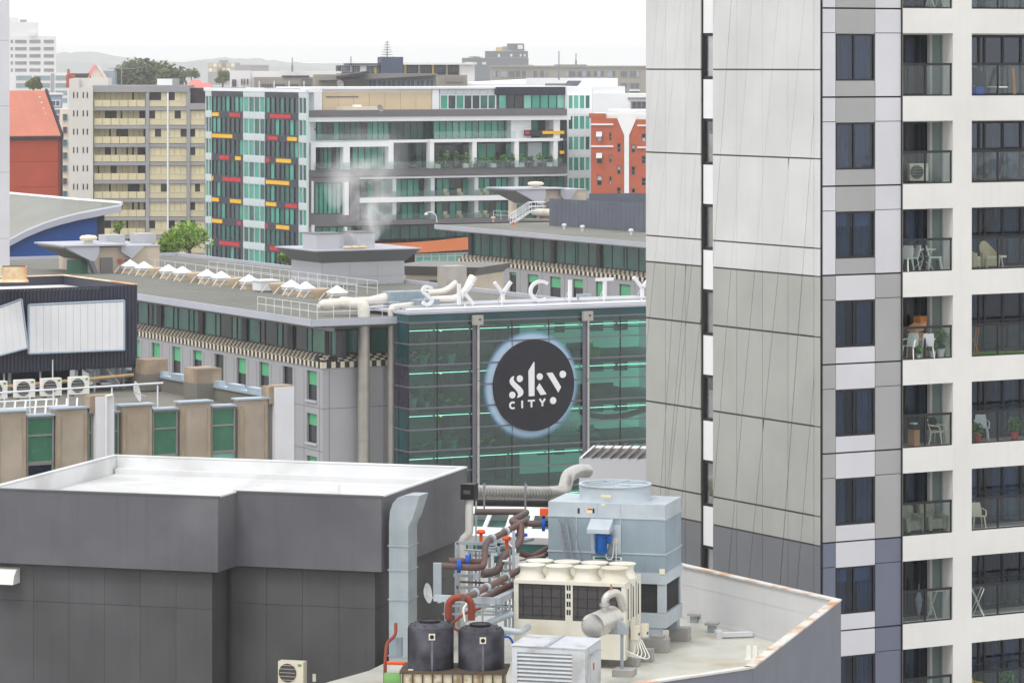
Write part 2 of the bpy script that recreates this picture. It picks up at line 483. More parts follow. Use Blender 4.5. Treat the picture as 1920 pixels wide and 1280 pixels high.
# left face: pre-cast panels, each cut by vertical joints and slanted grooves
def LS(px): return TL.S(px)
lj = {}
nL = [('a', 1208.5, 1311.5), ('b', 1334, 1524)]
PJ = [131 - 167.2 * 2, 131 - 167.2, 131, 298, 466, 632, 800, 968, 1135.5, 1303]     # joints at column 1533
zj = [TL.Z(1533, y) for y in PJ]
zbands = [TL.Z(1533, 518.5), TL.Z(1533, 1023)]
for a_, b_ in ((1208.5, 1311.5), (1334, 1534.5)): MB().box(LS(a_), LS(b_) - .04, .03, .41, 0, zt).build('left_backing', 'joint_grey', TW, rot=-90)
MB().box(LS(1311.5) + .01, LS(1334) - .01, .36, .41, 0, zt).build('slot_backing', 'joint_dark', TW, rot=-90)
slant = []
for nm, pa, pb in nL:
    s0, s1 = LS(pa), LS(pb)
    for i in range(len(zj) - 1):
        cuts = [zj[i + 1], zj[i]]
        for zz in zbands:
            if zj[i + 1] < zz < zj[i]: cuts = [zj[i + 1], zz, zj[i]]
        for j in range(len(cuts) - 1):
            zl, zh = cuts[j], cuts[j + 1]
            mid = (zl + zh) / 2
            mt = 'panel_cream' if mid > zbands[0] else ('panel_sage' if mid > zbands[1] else 'panel_slate_warm')
            pcs = [[(s0 + .02, zl + .022), (s1, zl + .022), (s1, zh - .022), (s0 + .02, zh - .022)]]
            vx = (1246, 1283) if nm == 'a' else (1379.5, 1427.5, 1475.5)
            for v in vx: pcs = split(pcs, 1, 0, LS(v))
            # slanted grooves lean to the left going down: run 0.55 m per floor
            base = [1237, 1262, 1290, 1316] if nm == 'a' else [1360, 1398, 1446, 1494, 1530]
            for bx in base:
                # line through (LS(bx), zj[2]) with slope
                sx = LS(bx); k_ = .155 + .03 * ((bx * 7) % 5 - 2) / 2
                off = sx - k_ * (zj[2] - 0)
                for rep in range(-2, 4):
                    per = (s1 - s0) / (len(base) - .6)
                    if rep % 1 == 0:
                        o_ = off + rep * per * len(base) * .78
                        pcs = split(pcs, 1, -k_, o_)
            for p in pcs:
                q = shrink(p, .005 if mt == 'panel_cream' else .012)
                if len(q) > 2 and abs(area(q)) > .03: MB().prism(q[::-1], 'y', 0, .04).build('panel', mt, TW, rot=-90)
    if nm == 'b':
        for i in range(len(zj) - 1):
            cuts = [zj[i + 1], zj[i]]
            for zz in zbands:
                if zj[i + 1] < zz < zj[i]: cuts = [zj[i + 1], zz, zj[i]]
            for j in range(len(cuts) - 1):
                zl, zh = cuts[j] + .022, cuts[j + 1] - .022; mid = (zl + zh) / 2
                mt = 'panel_cream' if mid > zbands[0] else ('panel_sage' if mid > zbands[1] else 'panel_slate_warm')
                e0, e1 = LS(1524) + .015, LS(1534.5)
                MB().prism([(e0, 0), (e1 - .06, 0), (e1 - .005, .02), (e1 - .005, .04), (e0, .04)], 'z', zl, zh).build('corner_panel', mt, TW, rot=-90)
# slot with narrow windows
wy = [64 + 160.1 * i for i in range(-2, 9)]
for i, y in enumerate(wy):
    z1, z0 = TL.Z(1322, y), TL.Z(1322, y + 83.5)
    a, b = LS(1312.5), LS(1333)
    window(TW, a, b, z0, z1, .12, 'frame_black', 'slot_glass', fw=.08, fd=.08, rot=-90)
    if i < len(wy) - 1:
        zn = TL.Z(1322, wy[i + 1])
        cbox('slot_panel', 'white_pure', TW, a, b, .10, .34, zn + .03, z0 - .03, rot=-90)
    cm = MB(); curtain(cm, a + .12, b - .1, .24, z0 + .02, z1 - .02 - (.0 if i % 3 else .5), .2, .02)
    cm.build('curtain', rnd.choice(['white_pure', 'panel_light', 'white_pure', 'plastic_cream']), TW, rot=-90)
# ---------------------------------------------------------------- roof-top plant, centre foreground
mk('clad_charcoal', C(100, 100, 106), .5, .07, .5, streak=.22, dirt=C(112, 112, 116), dscale=.35)
mk('clad_dark', C(86, 86, 88), .6, .11, .4, streak=.25)
mk('roof_white', C(222, 223, 224), .6, .04, .6, dirt=C(203, 203, 202), dscale=.5)
mk('flash_grey', C(96, 95, 96), .5, .06, 3.0)
mk('galv', C(172, 182, 188), .42, .07, 1.6, metal=.35, streak=.10)
mk('galv_blue', C(150, 166, 176), .45, .06, 1.2, metal=.25, streak=.10)
mk('galv_light', C(186, 196, 203), .45, .06, 1.2, metal=.25, streak=.08)
mk('tank_black', C(44, 43, 52), .55, .12, 1.2, streak=-.0, spec=.4, dirt=C(86, 86, 98), dscale=1.1)
mk('stain_pale', C(112, 110, 122), .6, .15, 3.0)
mk('pipe_brown', C(104, 88, 85), .6, .12, 1.5, dirt=C(112, 76, 68), dscale=.9)
mk('pipe_red', C(142, 66, 52), .6, .08, 1.5)
mk('valve_blue', C(20, 88, 190), .4, .05)
mk('valve_orange', C(235, 92, 40), .5, .05)
mk('steel', C(200, 197, 192), .3, .07, 1.4, metal=.65)
mk('cream_metal', C(221, 218, 206), .45, .03, .9, streak=.12, dirt=C(206, 200, 182), dscale=.8)
mk('coil_dark', C(76, 74, 76), .7, .08, 3.0)
mk('concrete', C(168, 166, 164), .85, .07, 1.5)
mk('membrane', C(204, 203, 194), .35, .06, 1.0, dirt=C(178, 168, 142), dscale=.45)
mk('parapet_white', C(206, 206, 208), .6, .04, .6, streak=.10)
mk('cap_rust', C(214, 212, 208), .5, .04, 1.0, dirt=C(196, 140, 84), dscale=1.3)
mk('parapet_blue', C(122, 124, 134), .6, .04, .5, streak=.08)
mk('plastic_black', C(32, 32, 36), .5, .05)
mk('sticker', C(236, 224, 170), .6, .02)
mk('sticker_red', C(205, 80, 50), .6, .02)
mk('motor_blue', C(22, 100, 180), .4, .04)
mk('teal_band', C(20, 110, 125), .5, .03)
mk('cable_white', C(230, 230, 226), .6, .02)
mk('green_pump', C(110, 160, 90), .5, .05)
mk('cage_white', C(220, 210, 188), .7, .08, 3.0, dirt=C(150, 130, 100), dscale=3.0)
mk('pallet_dark', C(92, 78, 66), .8, .1, 4.0)
mk('louvre_grey', C(200, 204, 208), .5, .05, 1.5, streak=.12)
mk('genset_grey', C(196, 200, 206), .5, .05, 1.2, dirt=C(160, 158, 158), dscale=1.3)

ZF = H - 17.8           # plant deck
ZP = H - 16.07          # parapet top

# --- charcoal plant house
PF = Fr(715, 108, -17)
PH = thing('plant_house', 'dark charcoal clad plant house with white tray roof at lower left', 'building', PF)
zt_ = H - 12.86; zc = H - 15.12; XL = -12.2; YB = 8.35; xs = PF.S(443); ST = -1.5
def ring(o):      # outline inset by o
    return [(XL + o, ST + o), (xs - o, ST + o), (xs - o, o), (-o, o), (-o, YB - o), (XL + o, YB - o)]
def wall_strip(name, mat, poly, z0, z1, th):
    """each side of an outline as its own cladding panel"""
    n = len(poly)
    for i in range(n):
        p, q = Vector(poly[i]), Vector(poly[(i + 1) % n])
        e = (q - p); nn = Vector((e.y, -e.x)).normalized()
        m = MB(); a, b = p, q
        m.prism([a, b, b - nn * th, a - nn * th], 'z', z0, z1)
        m.build(name, mat, PH)
O = ring(0)
for (x0, x1, y0, y1) in ((XL, xs, ST, ST + .12), (xs - .12, xs, ST + .121, -.001), (xs - .12, 0, 0, .12), (-.12, 0, .121, YB - .121), (XL, 0, YB - .12, YB), (XL, XL + .12, ST + .121, YB - .121)):
    cbox('cladding', 'clad_charcoal', PH, x0, x1, y0, y1, zc, zt_ - .05)
    cbox('coping', 'flash_grey' if (y1 - y0 < .2 and y0 < 1) else 'roof_white', PH, x0 - .02, x1 + .02, y0 - .02 if y1 - y0 < .2 else y0 + .021, y1 + .02 if y1 - y0 < .2 else y1 - .021, zt_ - .05, zt_)
for (x0, x1, y0, y1) in ((XL + .125, xs - .125, ST + .121, ST + .15), (xs - .15, xs - .121, ST + .151, .12), (xs - .12, -.125, .121, .15), (-.15, -.121, .151, YB - .151), (XL + .125, -.125, YB - .15, YB - .121), (XL + .121, XL + .15, ST + .151, YB - .151)):
    cbox('parapet_lining', 'roof_white', PH, x0, x1, y0, y1, zt_ - .65, zt_ - .06)
MB().prism(ring(.125), 'z', zt_ - .75, zt_ - .62).build('roof_sheet', 'roof_white', PH)
for i in range(44):
    yy = .3 + i * .17 * 1.05
    x0_ = XL + .2
    if yy < YB - .3: cbox('roof_rib', 'roof_white', PH, x0_, -.2, yy, yy + .045, zt_ - .62, zt_ - .585)
cbox('roof_gutter', 'roof_white', PH, XL + .2, -.2, YB - .42, YB - .14, zt_ - .62, zt_ - .42)
cbox('roof_vent_pipe', 'roof_white', PH, -2.55, -2.47, 3.2, 3.28, zt_ - .62, zt_ - .1)
# lower storey, set back
i_ = .3
for k, (x0, x1, y0, y1) in enumerate(((XL + i_, xs - i_ - .0, ST + i_, 0), (xs - i_ + .004, -i_ - .0, i_, 1.0))):
    n = 6 if k == 0 else 4
    w_ = (x1 - x0) / n
    for j in range(n):
        for (za, zb_) in ((zc - 1.15, zc + .2), (zc - 4.2, zc - 1.16)):
            cbox('wall_panel', 'clad_dark', PH, x0 + j * w_ + .004, x0 + (j + 1) * w_ - .004, y0, y0 + .1, za, zb_)
for j in range(5):
    w_ = (YB - .4 - i_) / 5
    for (za, zb_) in ((zc - 1.15, zc + .2), (zc - 4.2, zc - 1.16)):
        cbox('wall_panel', 'clad_dark', PH, -i_ - .1, -i_, i_ + .102 + j * w_, i_ + .096 + (j + 1) * w_, za, zb_)
MB().prism(ring(.45), 'z', 0, zc + .3).build('core', 'clad_dark', PH)
MB().prism(ring(.01), 'z', zc - .02, zc + .05).build('soffit', 'plastic_black', PH)
# vent hood
m = MB().prism([(ST + i_, zc - .15), (ST + i_ - .25, zc - .2), (ST + i_ - .42, zc - .35), (ST + i_ - .5, zc - .62), (ST + i_, zc - .62)], 'x', PF.S(18) + .2, PF.S(18) + .9)
m.build('vent_hood', 'white_paint', PH)
# galvanised duct up the wall, with a flared gooseneck
GD = thing('exhaust_duct', 'galvanised steel square duct with curved flared top beside charcoal plant house', 'duct', PF)
gx0, gx1, gy0, gy1 = PF.S(747), PF.S(747) + .62, .12, .95
gx0 = .14 + .06; gx1 = gx0 + .60
dz = [(H - 19.3), H - 17.6, H - 15.93, H - 15.05, H - 14.33]
for j in range(4):
    MB().box(gx0, gx1, gy0 + .001 * j, gy1 - .001 * j, dz[j], dz[j + 1] - .02).build('duct_section', 'galv', GD)
    MB().box(gx0 - .03, gx1 + .03, gy0 - .03, gy1 + .03, dz[j + 1] - .03, dz[j + 1] + .01).build('seam_flange', 'galv', GD)
# gooseneck: the duct turns to the right with a radius, profile swept in x-z
rings = []
z0 = dz[4] + .01
for (ax, az, bx, bz) in ((gx0, z0, gx1, z0), (gx0, z0 + .6, gx1, z0 + .55), (gx0 + .03, z0 + 1.0, gx1 + .02, z0 + .6), (gx0 + .12, z0 + 1.25, gx1 + .05, z0 + .66), (gx0 + .27, z0 + 1.42, gx1 + .08, z0 + .72), (gx0 + .5, z0 + 1.49, gx1 + .1, z0 + .75), (gx1 + .36, z0 + 1.5, gx1 + .13, z0 + .78)):
    rings.append([(ax, gy0, az), (bx, gy0, bz), (bx, gy1, bz), (ax, gy1, az)])
MB().loft(rings).build('gooseneck', 'galv', GD, smooth=True)

# --- parapet deck under the machines
def hz(px, py, z):       # point at height z seen at a pixel
    d = (H - z) * F / (py - HY); return Vector(((px - CX) / F * d, d, z))
A = hz(1575, 1123, ZP); B = hz(1410, 1250, ZP); Cc = hz(1185, 1283, ZP)
Dd = A + (hz(1280, 1056, ZP) - A) * 1.75
E = Dd + Vector((-22, 2.5, 0)); G_ = Vector((-6, 92, ZP)) + Vector((0, 0, 0))
DK = thing('plant_deck', 'pale membrane roof deck with white parapet and rust-spotted cap below the tower', 'roof', loc=(0, 0, 0))
pl = [A, B, Cc, Vector((-3.0, 91.5, ZP)), Vector((-9.5, 97, ZP)), Vector((-4.2, 106.5, ZP)), Vector((-1.2, 116.5, ZP)), Vector((0, 124, ZP)), Dd]
MB().prism([(p.x, p.y) for p in pl][::-1], 'z', 0, ZF).build('deck', 'membrane', DK)
def seg(name, mat, p, q, t0, t1, z0, z1, ext=0.0):
    e = (q - p); e.z = 0; L = e.length; e.normalize(); n = Vector((e.y, -e.x, 0))
    a, b = p - e * ext, q + e * ext
    return MB().prism([(v.x, v.y) for v in (a + n * t0, b + n * t0, b + n * t1, a + n * t1)], 'z', z0, z1).build(name, mat, DK)
for p, q in ((Dd, A), (A, B), (B, Cc), (Cc, pl[3])):
    o_ = seg('parapet_wall', 'parapet_white', p, q, .03, .15, ZF - .3, ZP - .04)
    seg('parapet_face', 'parapet_blue', p, q, -.03, .028, 0, ZP - .05)
    seg('parapet_cap', 'cap_rust', p, q, -.05, .22, ZP - .04, ZP + .005 * (1 if p is Dd else 2), .02)
e_ = (A - Dd).normalized(); n_ = Vector((e_.y, -e_.x, 0))
for (t, z0_, z1_) in ((.152, ZF + .0, ZF + .12), (.152, ZP - .62, ZP - .60)):
    seg('upstand', 'parapet_white', Dd, A, .15, .18 if z1_ - z0_ > .05 else .158, z0_, z1_)
# roof fittings
for (px, py, lb) in ((1302, 1160, 'low square roof outlet nearest the cooling tower'), (1335, 1178, 'small mushroom roof vent on pale deck by parapet wall')):
    p = hz(px, py + 6, ZF)
    v = thing('roof_vent', lb, 'vent', loc=p, rot=-15)
    MB().box(-.12, .12, -.12, .12, 0, .22).build('stem', 'galv', v); MB().box(-.2, .2, -.2, .2, .22, .3).build('cover', 'panel_sage', v)
p = hz(1345, 1196, ZF)
tr = thing('cable_tray', 'pale metal cable tray lying on the membrane deck', 'tray', loc=p, rot=12)
MB().box(0, 1.1, -.12, .12, .05, .17).build('tray', 'panel_light', tr); MB().box(-.05, .12, -.16, .16, 0, .24).build('end_box', 'panel_light', tr)
p = hz(1412, 1236, ZF)
br = thing('anchor_bracket', 'drilled white anchor brackets standing on deck near rusty parapet cap', 'bracket', loc=p, rot=-20)
for k in range(2): MB().box(k * .2 - .2, k * .2 - .06, -.03, .03, 0, .42).build('plate', 'plastic_white', br)
MB().box(-.25, .15, -.08, .08, 0, .03).build('foot', 'plastic_white', br)

# --- cooling tower
CF = Fr(1247, 110, -15)
CT = thing('cooling_tower', 'large pale blue galvanised cooling tower with round fan ring on top', 'cooling tower', CF)
cw, cd = -CF.S(1028), 2.3
zz = [CF.Z(1247, y) for y in (946, 973, 1039, 1075, 1095, 1149, 1177)]
for j, mat in enumerate(('galv_light', 'galv_blue', 'galv_blue')):
    MB().box(-cw, 0, 0, cd, zz[j + 1] + .012, zz[j] - .012).build('casing', mat, CT)
    MB().box(-cw - .025, .025, -.025, cd + .025, zz[j + 1] - .03, zz[j + 1] + .012).build('seam_flange', 'galv_light', CT)
MB().box(-cw - .04, .04, -.04, cd + .04, zz[4], zz[3] - .03).build('louvre_head', 'galv_light', CT)
MB().box(-cw + .1, -.1, .12, cd - .12, zz[5], zz[4]).build('fill', 'coil_dark', CT)
for (x0, x1, y0, y1) in ((-.24, 0, 0, .1), (-.1, 0, .1, .24), (-.1, 0, cd - .2, cd), (-cw, -cw + .2, 0, .2)): cbox('corner_post', 'galv_light', CT, x0, x1, y0, y1, zz[5], zz[4])
for k in range(26):
    z = zz[5] + (zz[4] - zz[5]) * (k + .5) / 26
    cbox('louvre', 'coil_dark', CT, -cw + .2, -.24, .05, .115, z - .008, z + .008)
for k in range(24):
    y = .26 + (cd - .5) * k / 23
    cbox('louvre', 'coil_dark', CT, -.09, -.04, y, y + .02, zz[5], zz[4])
MB().box(-cw - .03, .03, -.03, cd + .03, zz[6], zz[5] - .01).build('basin', 'galv_light', CT)
MB().box(-1.1, -.15, -.0, .35, zz[6] - .3, zz[6] - .005).build('base_beam', 'galv_light', CT); MB().box(-.5, -.05, cd - .4, cd, zz[6] - .35, zz[6] - .005).build('base_beam', 'galv', CT)
cx_, cy_ = -cw / 2 + .0, cd / 2
fan = []
MB().lathe([(1.12, zz[0] - .012), (1.09, zz[0] + .1), (1.08, zz[0] + .42), (1.13, zz[0] + .44), (1.13, zz[0] + .47), (1.03, zz[0] + .47), (1.03, zz[0] + .1), (1.0, zz[0] - .01)], (cx_, cy_, 0), 40, cap=False).build('fan_ring', 'galv_light', CT, smooth=True)
MB().lathe([(0.02, 0), (1.04, 0), (1.04, .02), (.02, .02)], (cx_, cy_, zz[0] + .30), 40).build('fan_guard', 'galv_light', CT)
for k in range(9):
    a = k * 2 * pi / 9
    MB().tube([(cx_ + .1 * cos(a), cy_ + .1 * sin(a), zz[0] + .45), (cx_ + 1.06 * cos(a), cy_ + 1.06 * sin(a), zz[0] + .45)], .018, 6).build('guard_bar', 'galv', CT)
def on(px, py): s_ = CF.S(px); return s_, CF.Z(px, py)
a, z = on(1132, 1010)
MB().box(a - .38, a + .55, -.06, -.0, z - .45, z + .45).build('motor_plate', 'galv_light', CT)
mo = MB().lathe([(.02, -.35), (.17, -.35), (.19, -.3), (.19, .22), (.14, .3), (.02, .3)], (a, -.3, z - .05), 18).build('motor', 'motor_blue', CT, smooth=True)
for k in range(8): MB().box(a - .2, a + .2, -.5 + .0, -.1, z - .27 + k * .06, z - .262 + k * .06).build('fin', 'motor_blue', mo)
MB().box(a + .18, a + .32, -.4, -.16, z - .05, z + .15).build('terminal_box', 'motor_blue', mo)
MB().prism([(-.0, z + .62), (-.12, z + .62), (-.62, z + .36), (-.62, z + .24), (-.0, z + .3)], 'x', a - .38, a + .32).build('motor_cover', 'galv_light', CT)
a2, z2 = on(1154, 1014); MB().box(a2 - .08, a2 + .09, -.12, -.06, z2 - .05, z2 + .1).build('switch_box', 'plastic_cream', CT)
MB().tube(fillet([(a + .2, -.3, z - .1), (a + .12, -.28, z - .55), (a + .3, -.15, z - .6), (a2 - .02, -.1, z2 - .05)], .2), .022, 6).build('cable', 'cable_white', CT, smooth=True)
MB().tube([(a2 + .03, -.05, z2 - .05), (a2 + .03, -.05, z2 - .7)], .02, 6).build('conduit', 'cable_white', CT)
for (px, py, w_, h_, mt) in ((1105, 957, .17, .15, 'sticker'), (1106, 954, .15, .05, 'sticker_red'), (1131, 946, .1, .06, 'sticker'), (1085, 957, .06, .16, 'plastic_black'), (1113, 957, .05, .14, 'plastic_black')):
    a, z = on(px, py); cbox('notice', mt, CT, a - w_ / 2, a + w_ / 2, -.012 - .004 * (mt == 'sticker_red'), -.001, z - h_ / 2, z + h_ / 2)
a, z = on(1139, 1046); cbox('maker_plate', 'plastic_white', CT, a - .45, a + .45, -.02, -.001, z - .05, z + .05); cbox('maker_band', 'teal_band', CT, a - .40, a + .40, -.024, -.021, z - .035, z + .03)
a, z = on(1242, 1071); cbox('tap_plate', 'plastic_cream', CT, a - .08, a + .08, -.06, -.0, z - .08, z + .08)
MB().box(cx_ - .15, cx_ + .15, cy_ - 1.2, cy_ - 1.19, zz[0] + .18, zz[0] + .25).build('ring_label', 'sticker', CT)
for px in (1081, 1163): cbox('panel_seam', 'galv_light', CT, CF.S(px) - .012, CF.S(px) + .012, -.022, -.001, zz[2] + .02, zz[1] - .04)
for px in (1120, 1163): cbox('panel_seam', 'galv_light', CT, CF.S(px) - .012, CF.S(px) + .012, -.022, -.001, zz[1] + .02, zz[0] - .03)
for k in range(24): MB().lathe([(.014, 0), (.014, .012)], (0, 0, 0), 6).build('rivet', 'galv', CT).location = (-cw + .1 + k * (cw - .2) / 23, -.03, zz[1] - .01)
for px in (1106, 1207): cbox('panel_seam', 'galv', CT, CF.S(px) - .01, CF.S(px) + .01, -.018, -.001, zz[3] + .02, zz[2] - .04)
# ladder
a0, a1 = CF.S(1050), CF.S(1073)
ld = MB()
for (x, y, x2, y2) in ((a0, -.12, a0 + .32, -.35), (a0 + .22, -.12, a0 + .54, -.35)):
    ld.tube([(x, y, CF.Z(1050, 972)), (x2, y2, CF.Z(1050, 1062))], .03, 6)
ldr = ld.build('ladder', 'alu', CT)
zA, zB = CF.Z(1050, 972), CF.Z(1050, 1062)
for k in range(8):
    t = (k + .5) / 8; z = zA + (zB - zA) * t; cbox('rung', 'alu', ldr, a0 + .32 * t, a0 + .22 + .32 * t, -.13 - .23 * t, -.10 - .23 * t, z - .015, z + .015)
MB().tube(fillet([(a0 + .05, -.12, zA), (a0 + .45, -.3, zA + .05), (a0 + .85, -.35, zB)], .1), .018, 6).build('handrail', 'alu', CT)
# concrete plinths
for k, (px, py, w_, d_, h_, lb) in enumerate(((1236, 1224, 1.3, .45, .42, 'long concrete block under front corner of the blue cooling tower'), (1275, 1202, .6, .5, .40, 'concrete block under rear corner of the blue cooling tower'))):
    p = hz(px, py, ZF); t = thing('concrete_plinth', lb, 'plinth', loc=p, rot=-15, group='machine plinths')
    for j in range(2 if k == 0 else 1): MB().box(-w_ + .25 + j * w_ / 2, -w_ + .25 + (j + 1) * w_ / (2 if k == 0 else 1) - .01, 0, d_, 0, h_).build('block', 'concrete', t)

# --- chiller
KF = Fr(1172, 106.6, -15)
CH = thing('chiller', 'cream air-cooled chiller with eight round fan shrouds', 'chiller', KF)
kw, kd = -KF.S(963), 2.1
kt, kb = KF.Z(1172, 1094), ZF + .28
km = kb + (KF.Z(1172, 1168) - kb) * 1.0
MB().box(-kw, 0, 0, kd, kt - .10, kt).build('top_tray', 'cream_metal', CH)
MB().box(-kw, 0, .03, kd - .03, kb, km).build('base_panel', 'cream_metal', CH)
for (x0, x1) in ((-kw, -kw + .14), (-kw * .5 - .12, -kw * .5 + .1), (-.12, 0)): cbox('upright', 'cream_metal', CH, x0, x1, .02, .2, km, kt - .10); cbox('upright', 'cream_metal', CH, x0, x1, kd - .2, kd - .02, km, kt - .1)
for k in range(4):
    for j in range(2): cbox('vent_slot', 'plastic_black', CH, -kw * .5 - .08 + j * .07, -kw * .5 - .03 + j * .07, .012, .019, km + .18 + k * .24, km + .33 + k * .24)
for (x0, x1) in ((-kw + .14, -kw * .5 - .12), (-kw * .5 + .1, -.12)):
    co = cbox('coil', 'coil_dark', CH, x0, x1, .06, .3, km, kt - .10)
    w_ = x1 - x0; h_ = kt - .1 - km
    for k in range(5): cbox('coil_strip', 'joint_dark', co, w_ * (k + .5) / 5 - .006, w_ * (k + .5) / 5 + .006, -.012, -.001, h_ * .05, h_ * .95)
    for k in range(4): cbox('coil_strip', 'joint_dark', co, .02, w_ - .02, -.010, -.002, h_ * (k + .5) / 4 - .004, h_ * (k + .5) / 4 + .004)
for j in range(3):       # side: V-shaped end panels
    y0 = .22 + j * .62
    cbox('end_panel', 'cream_metal', CH, -.06, -.0 + .012 * j, y0, y0 + .48, kb, kt - .1)
    MB().prism([(y0 + .12, km + .05), (y0 + .2, km + .05), (y0 + .17, kt - .2), (y0 + .13, kt - .2)], 'x', .0 + .012 * j + .001, .015 + .012 * j).build('end_slot', 'plastic_black', CH)
MB().box(-kw + .2, -.1, .3, kd - .3, kb + .1, kt - .11).build('core', 'coil_dark', CH)
for r_ in range(2):
    for k in range(4):
        c = (-kw + (k + .5) * kw / 4 - .02, kd * (.27 + .46 * r_), kt)
        f = MB().lathe([(.42, 0), (.40, .06), (.345, .16), (.335, .25), (.365, .34), (.41, .37), (.41, .39), (.35, .39), (.33, .36)], c, 28, cap=False).build('fan_shroud', 'cream_metal', CH, smooth=True)
        MB().lathe([(.01, .0), (.35, .0), (.345, .025), (.01, .06)], (c[0], c[1], c[2] + .36), 24).build('fan_grille', 'cream_metal', f, smooth=True)
MB().box(-kw + .05, -.05, .2, .34, ZF + .25, kb - .003).build('skid', 'galv', CH); MB().box(-kw + .05, -.05, kd - .34, kd - .2, ZF + .25, kb - .003).build('skid', 'galv', CH)
bx = MB().box(.06, .3, .5, .7, km - .55, km - .15).build('junction_box', 'plastic_cream', CH); MB().box(.31, .5, .75, .95, km - .5, km - .12).build('junction_box', 'plastic_cream', CH)
for k in range(5): MB().tube(fillet([(.15 + .05 * k, .6, km - .55), (.2 + .12 * k, .45 - .03 * k, km - .9 - .03 * k), (.05 + .14 * k, .3 - .05 * k, km - 1.05), (-.1, .2, km - .8)], .3, 6), .016, 6).build('cable', 'cable_white', CH, smooth=True)
for k in range(2): MB().lathe([(.01, 0), (.03, 0), (.03, .08), (.01, .08)], (.3 + .2 * k, .52 + .25 * k, km - .42), 10).build('gland', 'motor_blue', CH)
for k, (px, py, lb) in enumerate(((1185, 1249, 'concrete block under the cream chiller beside the louvred box'), (1211, 1240, 'narrow concrete block under right edge of the cream chiller'), (1232, 1222, 'concrete block at rear right of the cream chiller'))):
    p = hz(px, py, ZF); t = thing('concrete_plinth', lb, 'plinth', loc=p, rot=-15, group='machine plinths')
    MB().box(-.75 if k == 0 else -.2, .2, -.1, .25, 0, .26 + .12 * k).build('block', 'concrete', t)

# --- louvred generator box
p = W(1097, 1280, 101.0)
NF = Fr(1097, 101, -16)
NB = thing('louvred_enclosure', 'pale grey louvred plant enclosure with sloping lid at bottom edge', 'enclosure', NF)
nw, nd = -NF.S(960), 1.75
nt_ = NF.Z(1097, 1214); nb_ = ZF - .2
lid = MB().loft([[(-nw - .03, -.03, nt_ - .03), (.03, -.03, nt_ - .05), (.03, nd, nt_ - .02), (-nw - .03, nd, nt_)], [(-nw - .03, -.03, nt_ + .0), (.03, -.03, nt_ - .02), (.03, nd, nt_ + .01), (-nw - .03, nd, nt_ + .03)]])
lid.build('lid', 'genset_grey', NB)
MB().loft([[(-nw * .55, -.04, nt_ - .02), (-nw * .5, -.04, nt_ - .02), (-nw * .5, nd, nt_ + .01), (-nw * .55, nd, nt_ + .01)], [(-nw * .55, -.04, nt_ + .02), (-nw * .5, -.04, nt_ + .02), (-nw * .5, nd, nt_ + .05), (-nw * .55, nd, nt_ + .05)]]).build('lid_strap', 'galv', NB)
for (x0, x1) in ((-nw, -nw + .15), (-.38, 0)): cbox('front_post', 'genset_grey', NB, x0, x1, 0, .1, nb_, nt_ - .05)
cbox('front_rail', 'genset_grey', NB, -nw + .152, -.382, .002, .1, nt_ - .2, nt_ - .052)
for k in range(9):
    z = nt_ - .28 - k * .112
    MB().loft([[(-nw + .15, .0, z), (-.38, .0, z), (-.38, .09, z + .075), (-nw + .15, .09, z + .075)], [(-nw + .15, .0, z - .02), (-.38, .0, z - .02), (-.38, .09, z + .05), (-nw + .15, .09, z + .05)]]).build('louvre_blade', 'louvre_grey', NB)
MB().box(-nw + .05, -.05, .11, nd, nb_, nt_ - .06).build('core', 'plastic_black', NB)
MB().box(-.04, .0, .101, nd, nb_, nt_ - .06).build('side_panel', 'genset_grey', NB)
MB().box(0.001, .015, .55, 1.35, nb_ + .1, nt_ - .3).build('door', 'genset_grey', NB)
cbox('warning_sticker', 'sticker_red', NB, .016, .022, .8, .95, nt_ - .75, nt_ - .55)
MB().box(.0, .12, .5, 1.4, nt_ - .27, nt_ - .25).build('drip_strip', 'galv', NB)
MB().box(-nw + .1, -.1, .0, nd, 0, nb_).build('stand', 'concrete', NB)

# --- silver muffler
MF = thing('silver_muffler', 'silver horizontal exhaust muffler with elbow pipe on stand in front of chiller', 'muffler', loc=W(1125, 1166, 104.0), rot=-15)
MB().tube([(-.12, -.42, -.06), (-.12, -.40, -.06), (.24, .5, .06), (.24, .52, .06)], [.30, .36, .36, .30], 28).build('drum', 'steel', MF, smooth=True)
MB().tube(fillet([(.1, .15, .3), (.1, .15, .72), (.42, .5, .85), (.55, .65, .25)], .25, 6), .115, 16).build('elbow_pipe', 'steel', MF, smooth=True)
MB().lathe([(.15, 0), (.15, .07)], (.1, .15, .45), 20).build('collar', 'steel', MF); MB().cyl((.25, .35, .85), (.25, .35, 1.05), .03).build('brass_valve', 'wood', MF)
MB().box(.55, .63, .2, .28, -1.35, -.25).build('stand_post', 'galv', MF); MB().prism([(.2, -.35), (.75, -.35), (.75, -.15), (.45, .1), (.2, -.1)], 'y', .15, .4).build('saddle', 'galv', MF)
MB().box(.35, .95, .0, .6, -1.55, -1.35).build('stand_foot', 'concrete', MF)

